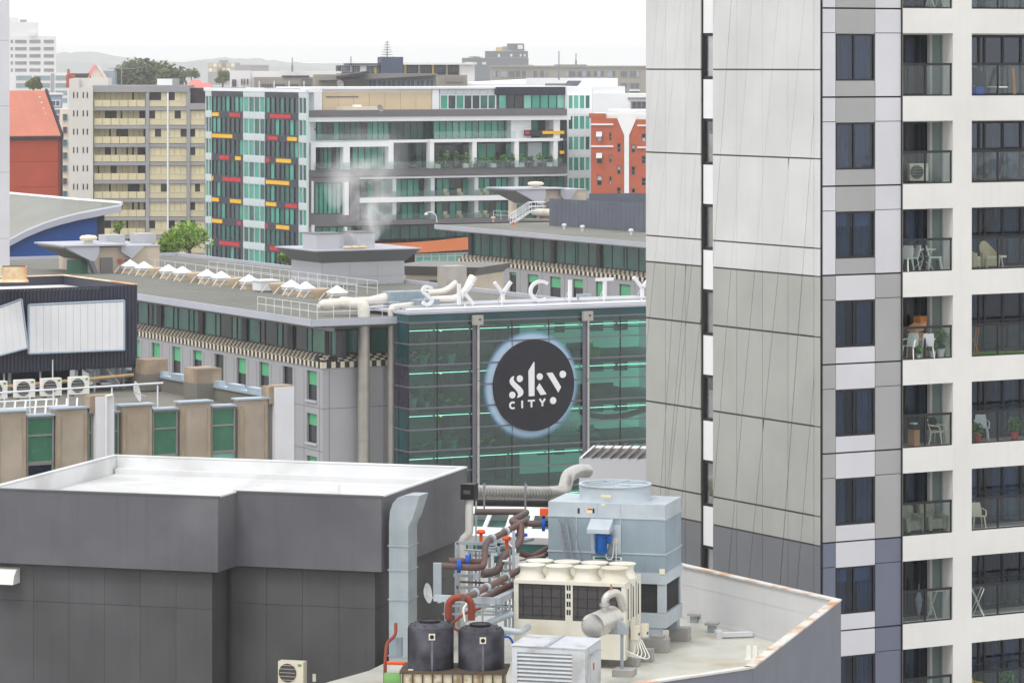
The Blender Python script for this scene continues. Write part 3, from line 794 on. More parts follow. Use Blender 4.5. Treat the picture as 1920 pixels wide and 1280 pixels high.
# --- black water tanks on a caged pallet
for (px, lb, top) in ((807.5, 'black plastic water tank nearest the galvanised duct', 1165), (902.5, 'black plastic water tank nearest the cream chiller', 1170)):
    d = 103.0; p = W(px, 1262 + (px - 807) * .02, d)
    t = thing('water_tank', lb, 'tank', loc=p, group='black water tanks', rot=0)
    r = .655; h = (1262 - top) / F * d * .97
    MB().lathe([(r - .06, 0), (r - .01, .03), (r, .1), (r, h - .14), (r - .03, h - .06), (r - .1, h - .02), (r - .2, h + .03), (.05, h + .06)], (0, 0, 0), 40).build('shell', 'tank_black', t, smooth=True)
    MB().lathe([(.30, 0), (.31, .06), (.26, .065), (.25, .04), (.02, .04)], (-.03, -.02, h + .045), 28).build('lid', 'plastic_black', t, smooth=True)
    for k in range(10):
        a = k * 2 * pi / 10; MB().tube([(cos(a) * .33, sin(a) * .33, h + .035), (cos(a) * (r - .08), sin(a) * (r - .08), h - .005)], .015, 6).build('lid_rib', 'tank_black', t)
    MB().prism([(.03, h - .38), (.075, h - .38), (.085, h * .35), (.07, .12), (.035, .12), (.02, h * .4)], 'y', -r - .006, -r + .02).build('drip_stain', 'stain_pale', t); MB().box(-.09 + .05, .09 + .05, -r - .03, -r + .03, h - .37, h - .19).build('inlet_plate', 'plastic_cream', t); MB().cyl((.05, -r - .04, h - .28), (.05, -r, h - .28), .06).build('inlet', 'plastic_black', t)
    MB().box(-.0 if px > 850 else -.62, .14 if px > 850 else -.48, -r - .1 if px > 850 else -.55, -r + .05 if px > 850 else -.4, .02, .2).build('outlet_valve', 'plastic_cream', t)
p = W(750, 1258, 102.3)
cg = thing('caged_container', 'stained white caged container under the black tanks at bottom edge', 'container', loc=p, rot=-4)
MB().box(-.02, 3.0, 0, 1.6, -.07, 0.0).build('deck_board', 'pallet_dark', cg); MB().box(.05, 2.9, .06, 1.5, -1.2, -.07).build('bladder', 'cage_white', cg)
for k in range(11): MB().box(.05 + k * .283, .09 + k * .283, .0, .05, -1.2, -.07).build('cage_bar', 'pallet_dark', cg)
MB().box(.03, 2.95, .012, .045, -.5, -.46).build('cage_rail', 'alu', cg)
MB().box(0, 2.9, 0, 1.5, -42, -1.2).build('support', 'concrete', cg)

# --- pipework (oxide-brown pipes), galvanised frames, valves
def pipe(name, label, pts, r, mat, rad=.25, cat='pipe'):
    o = MB().tube(fillet([W(*p) for p in pts], rad, 6), r, 12).build(name, mat, smooth=True)
    return tag(o, label, cat)
def collars(o, pts, r, mat):
    for p in pts:
        a, b = W(*p[0:3]), W(*p[3:6]); v = (b - a).normalized()
        MB().cyl(a - v * .05, a + v * .05, r, n=14).build('coupling', mat, o, smooth=True)
P1 = pipe('brown_pipe', 'brown pipe running horizontally left of the cooling tower below steel duct', [(890, 959, 113), (990, 959, 113), (975, 968, 112), (955, 978, 111.5), (985, 981, 111.5), (1030, 981, 111.5)], .098, 'pipe_brown')
P2 = pipe('brown_pipe', 'thick brown pipe stepping down from cooling tower to blue flanged wall pipe', [(985, 977, 111.5), (945, 998, 110), (910, 1016, 109), (908, 1062, 108.6), (890, 1064, 108), (828, 1060, 108)], .098, 'pipe_brown')
MB().cyl(W(1016, 981, 111.5), W(1022, 981, 111.5), .24, n=24).build('flange', 'valve_blue', P1); MB().box(0, .28, -.12, .12, 0, .22).build('actuator', 'valve_orange', P1, loc=W(1012, 966, 111.4))
for x in (857, 860): MB().cyl(W(x, 1061, 108), W(x + 4, 1061, 108), .2, n=20).build('flange', 'valve_blue', P2)
P3 = pipe('brown_pipe', 'short brown pipe above the blue flanged wall pipe', [(840, 1051, 109), (903, 1053, 109.4)], .10, 'pipe_brown')
for x in (873, 876): MB().cyl(W(x, 1050.5, 109.2), W(x + 4, 1050.5, 109.2), .18, n=20).build('flange', 'valve_blue', P3)
P4 = pipe('brown_pipe', 'long sloping brown pipe leading down towards the black tanks', [(1030, 1034, 112), (985, 1062, 110), (930, 1092, 107), (880, 1117, 105), (866, 1120, 104.5)], .098, 'pipe_brown')
P5 = pipe('red_pipe', 'red-brown arched pipe dropping behind the black tanks', [(841, 1160, 104.6), (841, 1120, 104.6), (884, 1119, 104.6), (884, 1162, 104.6)], .105, 'pipe_red', .3)
P6 = pipe('brown_pipe', 'vertical brown pipe bending behind the galvanised frame', [(976, 985, 111), (976, 1016, 110.5), (955, 1034, 110), (940, 1044, 109.6), (935, 1070, 109.5), (905, 1076, 109.2)], .12, 'pipe_brown')
for y in (1000, 1003): MB().cyl(W(976, y, 110.8), W(976, y + 1.5, 110.8), .22, n=20).build('flange', 'valve_blue', P6)
P7 = pipe('brown_pipe', 'brown pipe entering the foot of the cooling tower', [(1028, 1028, 112), (1012, 1036, 111.5), (1000, 1044, 111), (975, 1036, 111)], .10, 'pipe_brown')
P8 = pipe('brown_pipe', 'lower brown pipe behind the galvanised walkway', [(960, 1095, 109), (930, 1110, 108), (905, 1122, 107.5)], .1, 'pipe_brown')
for o_, pts in ((P2, [(948, 996, 110.1, 930, 1006, 109.6), (922, 1009, 109.3, 915, 1014, 109.1)]), (P4, [(948, 1082, 108, 940, 1086, 107.6), (912, 1101, 106.2, 905, 1105, 106), (890, 1111, 105.4, 884, 1114, 105.2)])): collars(o_, pts, .14, 'galv_light')
# white downpipe with black rainwater head on the plant house corner
rh = thing('rainwater_head', 'black rainwater head and white downpipe on charcoal plant house corner', 'downpipe', loc=W(880, 935, 113.5), rot=-17)
MB().box(-.22, .22, -.22, .22, 0, .48).build('head', 'plastic_black', rh); MB().box(-.12, .1, -.225, -.221, .18, .3).build('overflow_slot', 'clad_dark', rh)
MB().tube(fillet([(0, 0, 0), (0, 0, -1.1), (-.25, 0, -1.3), (-.25, 0, -4.3)], .2), .13, 14).build('pipe', 'white_paint', rh, smooth=True)
MB().tube([(.22, .0, -.05), (.22, 0, -3.5)], .03, 8).build('conduit', 'galv_light', rh)
# galvanised frames
def strut(parent, a, b, w=.05, mat='galv'):
    a, b = W(*a), W(*b); m = MB(); v = b - a
    if abs(v.z) > max(abs(v.x), abs(v.y)): m.loft([[(p.x + dx * w, p.y + dy * w, p.z) for dx, dy in ((-1, -1), (1, -1), (1, 1), (-1, 1))] for p in (a, b)])
    else:
        n = Vector((-v.y, v.x, 0)).normalized()
        m.loft([[p + n * (dx * w) + Vector((0, 0, dz * w)) for dx, dz in ((-1, -1), (1, -1), (1, 1), (-1, 1))] for p in (a, b)])
    return m.build('strut', mat, parent)
FRM = thing('pipe_frame', 'galvanised pipe support frame carrying brown pipes beside plant house', 'frame', loc=(0, 0, 0))
for a, b in (((856, 1016, 110), (856, 1150, 110)), ((935, 1010, 110), (935, 1150, 110)), ((963, 995, 109), (963, 1180, 109)), ((918, 1025, 112), (918, 1130, 112)), ((990, 1040, 112), (990, 1150, 112)), ((880, 1020, 112), (880, 1150, 112)), ((948, 1040, 111), (948, 1190, 111)),
             ((856, 1017, 110), (938, 1020, 110)), ((856, 1100, 110), (963, 1104, 110)), ((935, 1055, 110), (963, 1056, 109)), ((880, 1040, 112), (918, 1041, 112)), ((850, 1078, 111), (938, 1080, 111)), ((918, 1030, 112), (1000, 1010, 113)), ((930, 1135, 111), (990, 1137, 111))):
    strut(FRM, a, b, .045)
for (x0, y0, d0, x1, y1, d1, r_, mt) in ((885, 1020, 111, 885, 1150, 111, .03, 'galv_light'), (892, 1018, 111.2, 892, 1150, 111.2, .025, 'alu'), (899, 1030, 111.2, 899, 1150, 111.2, .03, 'galv'), (926, 1040, 110.5, 926, 1150, 110.5, .022, 'cable_white'), (942, 1060, 109.5, 942, 1160, 109.5, .03, 'galv'), (956, 1030, 109.4, 956, 1170, 109.4, .025, 'alu'), (870, 1030, 110.4, 930, 1033, 110.4, .03, 'galv'), (862, 1090, 109.5, 950, 1094, 109.5, .035, 'pipe_brown'), (868, 1142, 108.5, 955, 1146, 108.5, .05, 'galv_light'), (905, 1108, 108.8, 960, 1110, 108.8, .03, 'teal_band'), (972, 1100, 109.5, 972, 1190, 109.5, .03, 'galv'), (975, 1050, 110.2, 1020, 1040, 111, .03, 'alu'), (900, 1066, 110.6, 990, 1070, 110.6, .045, 'concrete')):
    MB().tube([W(x0, y0, d0), W(x1, y1, d1)], r_, 8).build('conduit', mt, FRM)
for (x, y, d, mt) in ((878, 1046, 110, 'valve_blue'), (932, 1048, 109.8, 'teal_band'), (893, 1080, 109.4, 'galv_light'), (946, 1116, 108.6, 'valve_blue'), (912, 1100, 108.7, 'galv_light'), (958, 1078, 109.2, 'plastic_cream')):
    MB().box(-.09, .09, -.07, .07, -.1, .1).build('junction_box', mt, FRM, loc=W(x, y, d))
WK = thing('galvanised_walkway', 'galvanised channel walkway and post below the sloping brown pipe', 'walkway', loc=(0, 0, 0))
strut(WK, (820, 1055, 107), (820, 1125, 107), .12); strut(WK, (815, 1120, 106.5), (930, 1126, 106), .09, 'galv_light'); strut(WK, (930, 1126, 106), (990, 1098, 110), .10, 'galv_light')
for x in (835, 870, 905, 930, 955): strut(WK, (x, 1128, 107), (x, 1190, 107), .03)
strut(WK, (830, 1150, 107.5), (955, 1152, 107.5), .03); strut(WK, (840, 1135, 108), (960, 1137, 108), .03)
for (x, y, lb) in ((902, 1000, 'orange valve handle near the white downpipe'), (950, 1012, 'orange valve handle above blue flange')):
    o_ = thing('valve_handle', lb, 'valve', loc=W(x, y, 111)); MB().lathe([(.05, -.3), (.05, 0), (.12, .0), (.14, .06), (.10, .12), (.02, .12)], (0, 0, 0), 14).build('cap', 'valve_orange', o_)
for (pts, mat, lb, r) in (([(742, 1168, 105), (742, 1190, 104.8), (725, 1205, 104.5), (722, 1240, 104), (722, 1280, 104)], 'pipe_red', 'thin red pipe bending down the plant house wall by the duct', .05),
                          ([(725, 1242, 104), (770, 1243, 104)], 'valve_orange', 'orange pipe running level behind left black tank', .05),
                          ([(862, 1183, 106), (842, 1172, 106), (870, 1150, 106), (900, 1140, 107)], 'pipe_red', 'thin red pipe reaching over the left tank lid', .04),
                          ([(940, 1180, 106), (975, 1185, 106), (990, 1175, 107)], 'galv_light', 'lagged silver pipe between right tank and chiller', .10),
                          ([(960, 1150, 107), (920, 1165, 106.5), (890, 1185, 106)], 'galv', 'grey lagged pipe sloping behind right tank', .10),
                          ([(880, 1125, 106), (868, 1140, 105.6), (872, 1165, 105.5)], 'cable_white', 'white hose looped beside the red arched pipe', .03),
                          ([(955, 1020, 110), (968, 1030, 109.6), (958, 1050, 109.5), (935, 1052, 109.5)], 'cable_white', 'white hose hanging from the galvanised frame', .03),
                          ([(930, 1195, 105), (955, 1192, 105), (962, 1205, 105)], 'valve_blue', 'blue hose behind right black tank', .035)):
    pipe('thin_pipe', lb, pts, r, mat, .15)
MB().box(0, .35, 0, .2, 0, .55).build('body', 'galv_blue', thing('switch_cabinet', 'tilted grey metal box on wall beside galvanised duct', 'cabinet', loc=W(730, 1230, 105), rot=-17))
gp = thing('green_pump', 'green pump housing at bottom left of caged container', 'pump', loc=W(735, 1295, 102.5))
MB().tube([(-.22, .1, .25), (.25, .1, .25)], .26, 20).build('housing', 'green_pump', gp, smooth=True); MB().box(-.2, .2, -.1, .3, 0, .1).build('foot', 'plastic_black', gp)
# satellite dish on frame
ds = thing('satellite_dish', 'small white satellite dish on arm beside galvanised duct', 'dish', loc=W(797, 1112, 107.2), rot=-60)
MB().lathe([(.0, 0), (.1, .01), (.2, .04), (.29, .1), (.3, .1), (.2, .05), (.1, .02), (0, .01)], (0, 0, 0), 24, cap=False).build('reflector', 'white_pure', ds, smooth=True); ds.rotation_euler = (R(80), 0, R(70))
MB().tube([(0, 0, 0), (.25, -.3, .3)], .02, 8).build('arm', 'white_pure', ds); MB().box(.2, .3, -.35, -.25, .27, .36).build('receiver', 'white_pure', ds)

# --- split air-conditioning unit and conduit on plant house wall
def ac_unit(loc, rot, label, s=1.0, body='plastic_white', group=None):
    t = thing('air_conditioner', label, 'air conditioner', loc=loc, rot=rot, group=group)
    MB().box(-.42 * s, .42 * s, 0, .32 * s, 0, .72 * s).build('case', body, t)
    MB().lathe([(.01, 0), (.27 * s, 0), (.29 * s, .012), (.29 * s, .02), (.01, .02)], (0, 0, 0), 24).build('fan_grille', 'coil_dark', t).matrix_local = Matrix.Translation((-.1 * s, -.003, .37 * s)) @ Matrix.Rotation(R(90), 4, 'X')
    for k in range(5): MB().box(-.36 * s, .16 * s, -.03, -.024, (.14 + k * .115) * s, (.15 + k * .115) * s).build('grille_bar', body, t)
    for x in (-.3, .3): MB().box((x - .05) * s, (x + .05) * s, .02, .3 * s, -.06 * s, 0).build('foot', 'frame_black', t)
    MB().box(.24 * s, .36 * s, -.006, -.001, .58 * s, .66 * s).build('logo_label', 'green_pump', t)
    return t
ac_unit(W(545, 1283, 107.5), -17, 'cream air-conditioning unit on charcoal plant house wall at bottom edge', .95, 'plastic_cream')
cd_ = MB().tube([W(575, 1145, 109.3), W(575, 1243, 109.3)], .05, 8).build('conduit_cover', 'plastic_cream'); tag(cd_, 'cream conduit cover rising above the air-conditioning unit', 'conduit')
tag(MB().box(0, .1, 0, .08, 0, .22).build('isolator_switch', 'plastic_cream', loc=W(586, 1277, 108.6)), 'small cream isolator switch right of the air-conditioning unit', 'switch')

# --- steel ducts and the pale roof box behind the cooling tower
SDP = [(880, 922, 127), (1030, 925, 130)]
sdv = MB().tube(fillet([W(880, 922, 127), W(1030, 925, 130), W(1058, 922, 131), W(1064, 892, 131.5), W(1082, 882, 133), W(1100, 883, 134)], .7, 8), .25, 20).build('steel_duct', 'steel', smooth=True)
tag(sdv, 'polished steel round duct bending up behind the cooling tower', 'duct')
for k in range(26):
    t_ = k / 26; a = W(*SDP[0]).lerp(W(*SDP[1]), t_); b = W(*SDP[0]).lerp(W(*SDP[1]), t_ + .006); MB().cyl(a, b, .256, n=20).build('spiral_seam', 'alu', sdv)
for x in (908, 985):
    MB().cyl(W(x, 922.5, 127.5), W(x + 3, 922.5, 127.505), .27, n=20).build('duct_band', 'alu', sdv)
    MB().tube([W(x, 905, 126.6), W(x, 960, 126.6)], .04, 6).build('hanger', 'alu', sdv)
tag(MB().tube([W(880, 940, 128), W(1035, 942, 131)], .16, 14).build('dark_duct', 'coil_dark', smooth=True), 'dark lagged duct under the polished steel duct', 'duct')
BF = Fr(1086, 150, -8)
rb = thing('roof_box', 'pale lilac grey box with brown slatted top beside the tower', 'roof box', BF)
bz = BF.Z(1086, 858)
MB().box(0, 6, 0, 5, 0, bz).build('casing', 'panel_light', rb)
for k in range(15): MB().loft([[(.12 + k * .38, -.05, bz + .02), (.16 + k * .38, -.05, bz + .02), (.16 + k * .38, 4, bz + .02), (.12 + k * .38, 4, bz + .02)], [(.4 + k * .38, -.05, bz + .24), (.44 + k * .38, -.05, bz + .24), (.44 + k * .38, 4, bz + .24), (.4 + k * .38, 4, bz + .24)]]).build('slat', 'pallet_dark', rb)
# low white roof with skylight between plant house and cooling tower
LR = thing('skylight_roof', 'low white roof edges with green skylight seen between the pipes', 'roof', loc=(0, 0, 0))
mk('glass_green_dark', C(30, 92, 84), .15, .15, .6, spec=.6)
sl = [hz(860, 1000, H - 18.3), hz(1120, 1010, H - 18.3), hz(1120, 968, H - 18.3), hz(880, 960, H - 18.3)]
MB().prism([(p.x, p.y) for p in sl], 'z', 0, H - 18.6).build('glazing', 'glass_green_dark', LR)
for k in range(7):
    t = k / 6; a = sl[0].lerp(sl[1], t); b = sl[3].lerp(sl[2], t); MB().tube([a, b], .09, 4).build('glazing_bar', 'white_pure', LR)
for (a, b) in ((sl[0], sl[1]), (sl[3], sl[2])): MB().tube([a, b], .3, 4).build('kerb', 'white_pure', LR)
lw = [hz(845, 1120, H - 18.9), hz(1120, 1120, H - 18.9), hz(1120, 1015, H - 18.9), hz(850, 1012, H - 18.9)]
MB().prism([(p.x, p.y) for p in lw], 'z', 0, H - 18.95).build('flat_roof', 'concrete', LR)
# ---------------------------------------------------------------- old office block with concrete piers
mk('pier', C(178, 166, 150), .9, .08, .8, streak=.10, bump=.3, dirt=C(164, 148, 128), dscale=.45)
mk('pier_rib', C(172, 156, 134), .9, .10, 1.2, streak=.12)
mk('flash_blue', C(176, 192, 206), .4, .05, 1.0, metal=.2)
mk('roof_grey', C(124, 124, 118), .9, .06, .25, dirt=C(112, 112, 105), dscale=.12)
mk('roof_deck', C(128, 126, 118), .9, .07, .25, dirt=C(112, 110, 100), dscale=.2)
mk('win_green', C(66, 122, 94), .25, .08, .8, spec=.6)
mk('win_green_lt', C(120, 190, 170), .3, .08, .8)
mk('win_navy', C(28, 38, 54), .12, .2, 1.2, spec=.7)
mk('frame_grey', C(150, 148, 146), .5, .05)
mk('chimney', C(168, 150, 130), .95, .12, 1.5, streak=.12, bump=.4, dirt=C(140, 128, 114), dscale=.8)
mk('column_white', C(226, 226, 230), .7, .03, .6, streak=.08)
mk('navy_clad', C(62, 64, 80), .5, .06, .8, spec=.4, streak=.08)
mk('sign_white', C(236, 237, 240), .5, .02, .8)
mk('sign_frame', C(168, 184, 200), .4, .05, metal=.3)
mk('rust_pipe', C(188, 166, 130), .7, .1, 2.0, dirt=C(196, 110, 60), dscale=2.0)
mk('cream_rust', C(240, 218, 180), .6, .04, 1.0, dirt=C(216, 140, 70), dscale=.9)
mk('white_steel', C(226, 228, 232), .5, .04)

QF = Fr(545, 165, 30)
PB = thing('pier_block', 'old office block with brown concrete piers, green windows and white columns at left', 'building', QF)
S = QF.S
ZT = QF.Z(500, 752)                    # window-head / flashing level
zlow = 0
def zq(px, py): return QF.Z(px, py)
zw1 = ZT - .18; hw = 2.2
zr = ZT + .05
xl = S(-60)
# piers (proud), ribs at each edge
for (a, b) in ((-10, 47), (104, 162), (227, 283), (338, 393), (447, 500)):
    p = cbox('pier', 'pier', PB, S(a), S(b), -.12, .5, 20, ZT + .12)
    h_ = ZT + .12 - 20
    w_ = S(b) - S(a)
    for x in (.02, w_ - .17): cbox('pier_rib', 'pier_rib', p, x, x + .15, -.05, -.001, 0, h_ - .25)
    cbox('pier_flashing', 'flash_blue', PB, S(a) - .12, S(b) + .12, -.2, .52, ZT + .121, ZT + .19)
for (a, b) in ((50, 101), (165, 174), (213, 223), (286, 333), (396, 441), (503, 509)):
    x0, x1 = S(a), S(b)
    cbox('head_flashing', 'flash_blue', PB, S(a) - .12 + .1, S(b) + .02, -.12, .52, ZT - .14, ZT - .06)
    for k in range(3):
        zt2 = ZT - .17 - k * 3.4
        window(PB, x0, x1, zt2 - 2.02, zt2, .0, 'frame_grey', 'win_green', hs=(.6,), fw=.07, fd=.12)
        w = window(PB, x0, x1, zt2 - 3.38, zt2 - 2.03, .02, 'frame_grey', 'win_navy', fw=.08, fd=.12)
        if k == 0 and a > 200: cbox('blind', 'win_green_lt', w, .09, x1 - x0 - .09, .02, .04, 1.05 if a < 350 else 1.08, 1.27)
for (a, b, top) in ((175, 208, 742), (510, 545, 724)):
    z1 = zq((a + b) / 2, top)
    c = cbox('column', 'column_white', PB, S(a), S(b), -.35, .45, 20, z1)
    cbox('column_cap', 'chimney', PB, S(a) - .25, S(a) - .005, -.2, .6, ZT - .1, z1 + .02); cbox('column_top', 'chimney', PB, S(a), S(b), -.3, .45, z1 + .001, z1 + .06)
    if a < 200: MB().tube([(S(192), -.42, 20), (S(192), -.42, z1 + .02), (S(204), -.42, z1 + .06)], .07, 8).build('downpipe', 'white_paint', PB)
DB = 17.5
MB().box(xl, S(545) - .3, .53, DB, 0, ZT - .55).build('roof', 'roof_deck', PB)
MB().box(xl, S(545) - .4, .16, .52, 0, ZT - .2).build('backing', 'frame_grey', PB)
# right-hand parapet running back, stepped flashing, two chimneys
xr = S(545) - .5
MB().box(xr - .25, xr, .6, DB, 0, ZT + .10).build('parapet', 'roof_deck', PB)
MB().box(xr - .33, xr + .08, .55, DB, ZT + .101, ZT + .22).build('parapet_flashing', 'flash_blue', PB)
for k in range(7): cbox('flashing_step', 'flash_blue', PB, xr - .3, xr + .05, 1.7 + k * 2.1, 2.9 + k * 2.1, ZT + .221, ZT + .42)
for yy, h_ in ((6.5, .75), (12.5, .75)):
    MB().box(xr - 1.15, xr + .15, yy, yy + 1.5, ZT - .5, ZT + .3).build('chimney_base', 'roof_deck', PB)
    MB().box(xr - 1.13, xr + .13, yy + .02, yy + 1.48, ZT + .301, ZT + 1.0).build('chimney', 'chimney', PB)
# guard rail on roof edge
m = thing('guard_rail', 'white tubular guard rail along the roof edge of the pier block', 'rail', QF)
zg = ZT + .9
MB().tube([(S(-40), .6, zg), (S(316), .6, zg + .1)], .045, 8).build('top_rail', 'white_steel', m)
for px in (18, 66, 110, 138, 220, 306): MB().tube([(S(px), .6, ZT - .5), (S(px), .6, zg)], .035, 6).build('post', 'white_steel', m)
# pergola-like white lattice on the roof
pg = thing('steel_lattice', 'white steel lattice frame of parallel bars on the roof under the navy box', 'frame', QF)
for k in range(11):
    x = S(0) - .9 + k * .5; MB().tube([(x, 1.2, ZT - .3), (x + 1.5, 4.6, ZT + .1)], .045, 8).build('bar', 'white_steel', pg)
for (y, z) in ((1.3, ZT - .25), (3.0, ZT - .05), (4.5, ZT + .12)): MB().tube([(S(-20), y, z), (S(178), y, z)], .05, 8).build('cross_bar', 'white_steel', pg)
for px in (10, 80, 150): MB().tube([(S(px), 1.3, ZT - .6), (S(px), 1.3, ZT - .25)], .04, 6).build('leg', 'white_steel', pg)

# --- navy corrugated roof box with blank billboards
NF2 = Fr(258, 176, 30)
NV = thing('navy_roof_box', 'navy corrugated metal roof box raised on posts above the pier block', 'building', NF2)
zt2, zb2 = NF2.Z(258, 534), NF2.Z(258, 688)
S2 = NF2.S; x0 = S2(-60)
n = int((0 - x0) / .19)
for k in range(n):
    xa = x0 + k * .19
    z_ = zb2
    MB().prism([(xa, .02), (xa + .06, .02), (xa + .08, -.035), (xa + .15, -.035), (xa + .17, .02), (xa + .19, .02), (xa + .19, .05), (xa, .05)], 'z', zb2, zt2).build('cladding_sheet', 'navy_clad', NV) if k == 0 else put('cladding_sheet', bpy.data.meshes['cladding_sheet'], NV, (k * .19, 0, 0))
MB().box(x0, 0, .051, 9.0, zb2, zt2 - .55).build('box_body', 'navy_clad', NV)
for (a, b, c, d) in ((x0, -.0, 8.9, 9.05), (-.12, -.0, .06, 8.89)): MB().box(a, b, c, d, zt2 - .55, zt2 + .0).build('upstand', 'navy_clad', NV); MB().box(a - .03, b + .03, c - .03 if c > 5 else c, d + .03 if c > 5 else d, zt2 + .001, zt2 + .05).build('cap', 'cream_rust', NV)
MB().box(x0, -.14, .06, 8.89, zt2 - .545, zt2 - .45).build('roof_sheet', 'roof_white', NV)
MB().box(x0, S2(190), .0, .35, zt2 - .12, zt2 - .06).build('edge_flashing', 'roof_deck', NV)
for px in (232, 244, 30, 190): MB().tube([(S2(px) - (.0), .8, ZT - .5), (S2(px), .8, zb2)], .09, 8).build('leg', 'galv', NV)
MB().tube([(S2(165), .5, zb2 - .05), (S2(232), .5, ZT - .3)], .07, 6).build('brace', 'galv_light', NV); MB().tube([(S2(205), .4, zb2), (S2(230), .4, ZT - .2)], .05, 6).build('brace', 'cream_metal', NV)
MB().box(x0, S2(180), 3.2, 3.4, 20, zb2).build('rear_screen', 'navy_clad', NV)
MB().tube([(x0, -.25, zb2 - .7), (S2(246), -.25, zb2 - .35)], .09, 8).build('rusty_rail', 'rust_pipe', NV)
for px in (12, 80, 148, 182): MB().tube([(S2(px), .3, zb2 - 1.5), (S2(px), .3, zb2)], .05, 6).build('hanger', 'galv_light', NV)
MB().tube(fillet([(S2(97), -.1, zb2 + .55), (S2(97), -.12, zb2 - .55), (S2(60), -.14, zb2 - .75), (S2(58), -.14, zb2 - 1.3)], .1), .035, 6).build('conduit', 'plastic_white', NV)
def billboard(label, pts, npan):
    b = thing('blank_billboard', label, 'billboard', NF2, group='blank billboards')
    q = [Vector((S2(px), -.32 - dy, NF2.Z(px, py))) for px, py, dy in pts]       # bl, br, tr, tl
    nrm = Vector((0, -1, 0))
    for k in range(npan):
        a, c = k / npan + .0015, (k + 1) / npan - .0015
        r0 = [q[0].lerp(q[1], a), q[0].lerp(q[1], c), q[3].lerp(q[2], c), q[3].lerp(q[2], a)]
        MB().loft([r0, [p + Vector((0, .05, 0)) for p in r0]]).build('panel', 'sign_white', b)
    for k in range(4): MB().tube([q[k] + Vector((0, .03, 0)), q[(k + 1) % 4] + Vector((0, .03, 0))], .06, 6).build('frame_edge', 'sign_frame', b)
    for k in range(2):
        p = q[0].lerp(q[1], .2 + .6 * k) * .5 + q[3].lerp(q[2], .2 + .6 * k) * .5; MB().tube([p + Vector((0, .06, 0)), p + Vector((0, .36 - (p.y + .32), 0))], .05, 6).build('bracket', 'galv', b)
billboard('large blank white billboard of thirteen vertical strips on navy box', [(49, 662, 0), (228, 655, 0), (228, 563, 0), (49, 571, 0)], 13)
billboard('tilted blank white billboard at left end of navy box', [(-45, 676, 0), (46, 651, .1), (34, 560, .1), (-45, 590, 0)], 7)
ct_ = thing('roof_cowl', 'cream square roof cowl with rust streaks on top of navy box', 'cowl', loc=(0, 0, 0))
p = W(26, 528, 172); ct_.location = p; ct_.rotation_euler = (0, 0, R(8))
MB().box(-.6, .6, -.5, .5, .12, .72).build('body', 'cream_rust', ct_); MB().loft([[(-.7, -.6, 0), (.7, -.6, 0), (.7, .6, 0), (-.7, .6, 0)], [(-.62, -.52, .12), (.62, -.52, .12), (.62, .52, .12), (-.62, .52, .12)]]).build('skirt', 'cream_rust', ct_); MB().box(-.55, .55, -.45, .45, .72, .74).build('top', 'pallet_dark', ct_)
for k, (px, py) in enumerate(((-4, 762), (48, 758), (98, 756), (150, 752))):
    ac_unit(W(px, 748 - k * 3, 165.5 + k * .9), 30, ['air-conditioning unit cut by left edge under the navy box', 'second air-conditioning unit from the left under the navy box', 'third air-conditioning unit from the left under the navy box', 'rightmost air-conditioning unit under the navy box'][k], 1.12, 'plastic_white', 'units under the navy box')
ds = thing('satellite_dish', 'white satellite dish lying by the legs of the navy box', 'dish', loc=W(252, 735, 170)); ds.rotation_euler = (R(75), R(15), R(78)); ds.scale = (.8, .8, .8)
MB().lathe([(.0, 0), (.2, .02), (.42, .09), (.6, .2), (.62, .2), (.42, .1), (.2, .04), (0, .02)], (0, 0, 0), 24, cap=False).build('reflector', 'white_pure', ds, smooth=True); MB().tube([(0, 0, 0), (.1, -.4, .6)], .03, 6).build('arm', 'galv', ds)
tag(MB().box(0, 2.2, 0, 1.4, 0, .9).build('roof_hatch', 'galv_light', loc=W(188, 718, 178), rot=30), 'pale metal roof hatch box behind legs of navy box', 'hatch')
# white building edge at far left
EF = Fr(18, 205, 12)
EB = thing('white_corner_wall', 'pale grey panelled wall edge filling the left margin', 'building', EF)
zs = [EF.Z(18, y) for y in (-200, -50, 76, 199, 323, 447, 560, 700)]
for k in range(len(zs) - 1): cbox('panel', 'panel_light', EB, -6.0, 0, 0, 6, zs[k + 1] + .008, zs[k] - .008)
MB().box(-5.98, -.03, .03, 5.9, 0, zs[0]).build('core', 'joint_grey', EB)
# ---------------------------------------------------------------- hotel complex in the middle distance
mk('hotel_grey', C(166, 166, 169), .7, .03, .2, streak=.05)
mk('hotel_fascia', C(182, 184, 194), .5, .03, .3)
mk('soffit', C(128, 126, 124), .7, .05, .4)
mk('band_dark', C(40, 37, 43), .5, .05)
mk('tile_cream', C(226, 214, 190), .6, .06, 2.0)
mk('tile_black', C(44, 42, 44), .6, .06, 2.0)
mk('blind_green', C(92, 178, 128), .6, .05, .8)
mk('glass_dark', C(28, 34, 40), .1, .25, .5, spec=.7)
mk('glass_teal', C(34, 104, 94), .2, .2, .4, spec=.7)
mk('glass_teal_lt', C(70, 128, 108), .2, .25, .4, spec=.6)
mk('vent_beige', C(206, 186, 158), .7, .08, 1.0)
mk('plant_beige', C(208, 194, 176), .7, .04, .4)
mk('lilac_grey', C(184, 186, 191), .6, .02, .3)
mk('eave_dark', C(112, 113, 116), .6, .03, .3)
mk('duct_cream', C(228, 224, 214), .55, .04, .8, dirt=C(206, 196, 178), dscale=.5)
mk('duct_steel', C(178, 172, 164), .42, .07, 1.2, metal=.45, streak=.06)
mk('tower_teal', C(34, 82, 86), .15, .2, .3, spec=.6)
mk('purple_panel', C(56, 46, 66), .3, .1, .5)
mk('inner_wall', C(150, 148, 138), .8, .08, .3)
mk('inner_floor', C(90, 92, 92), .7, .1, .3)
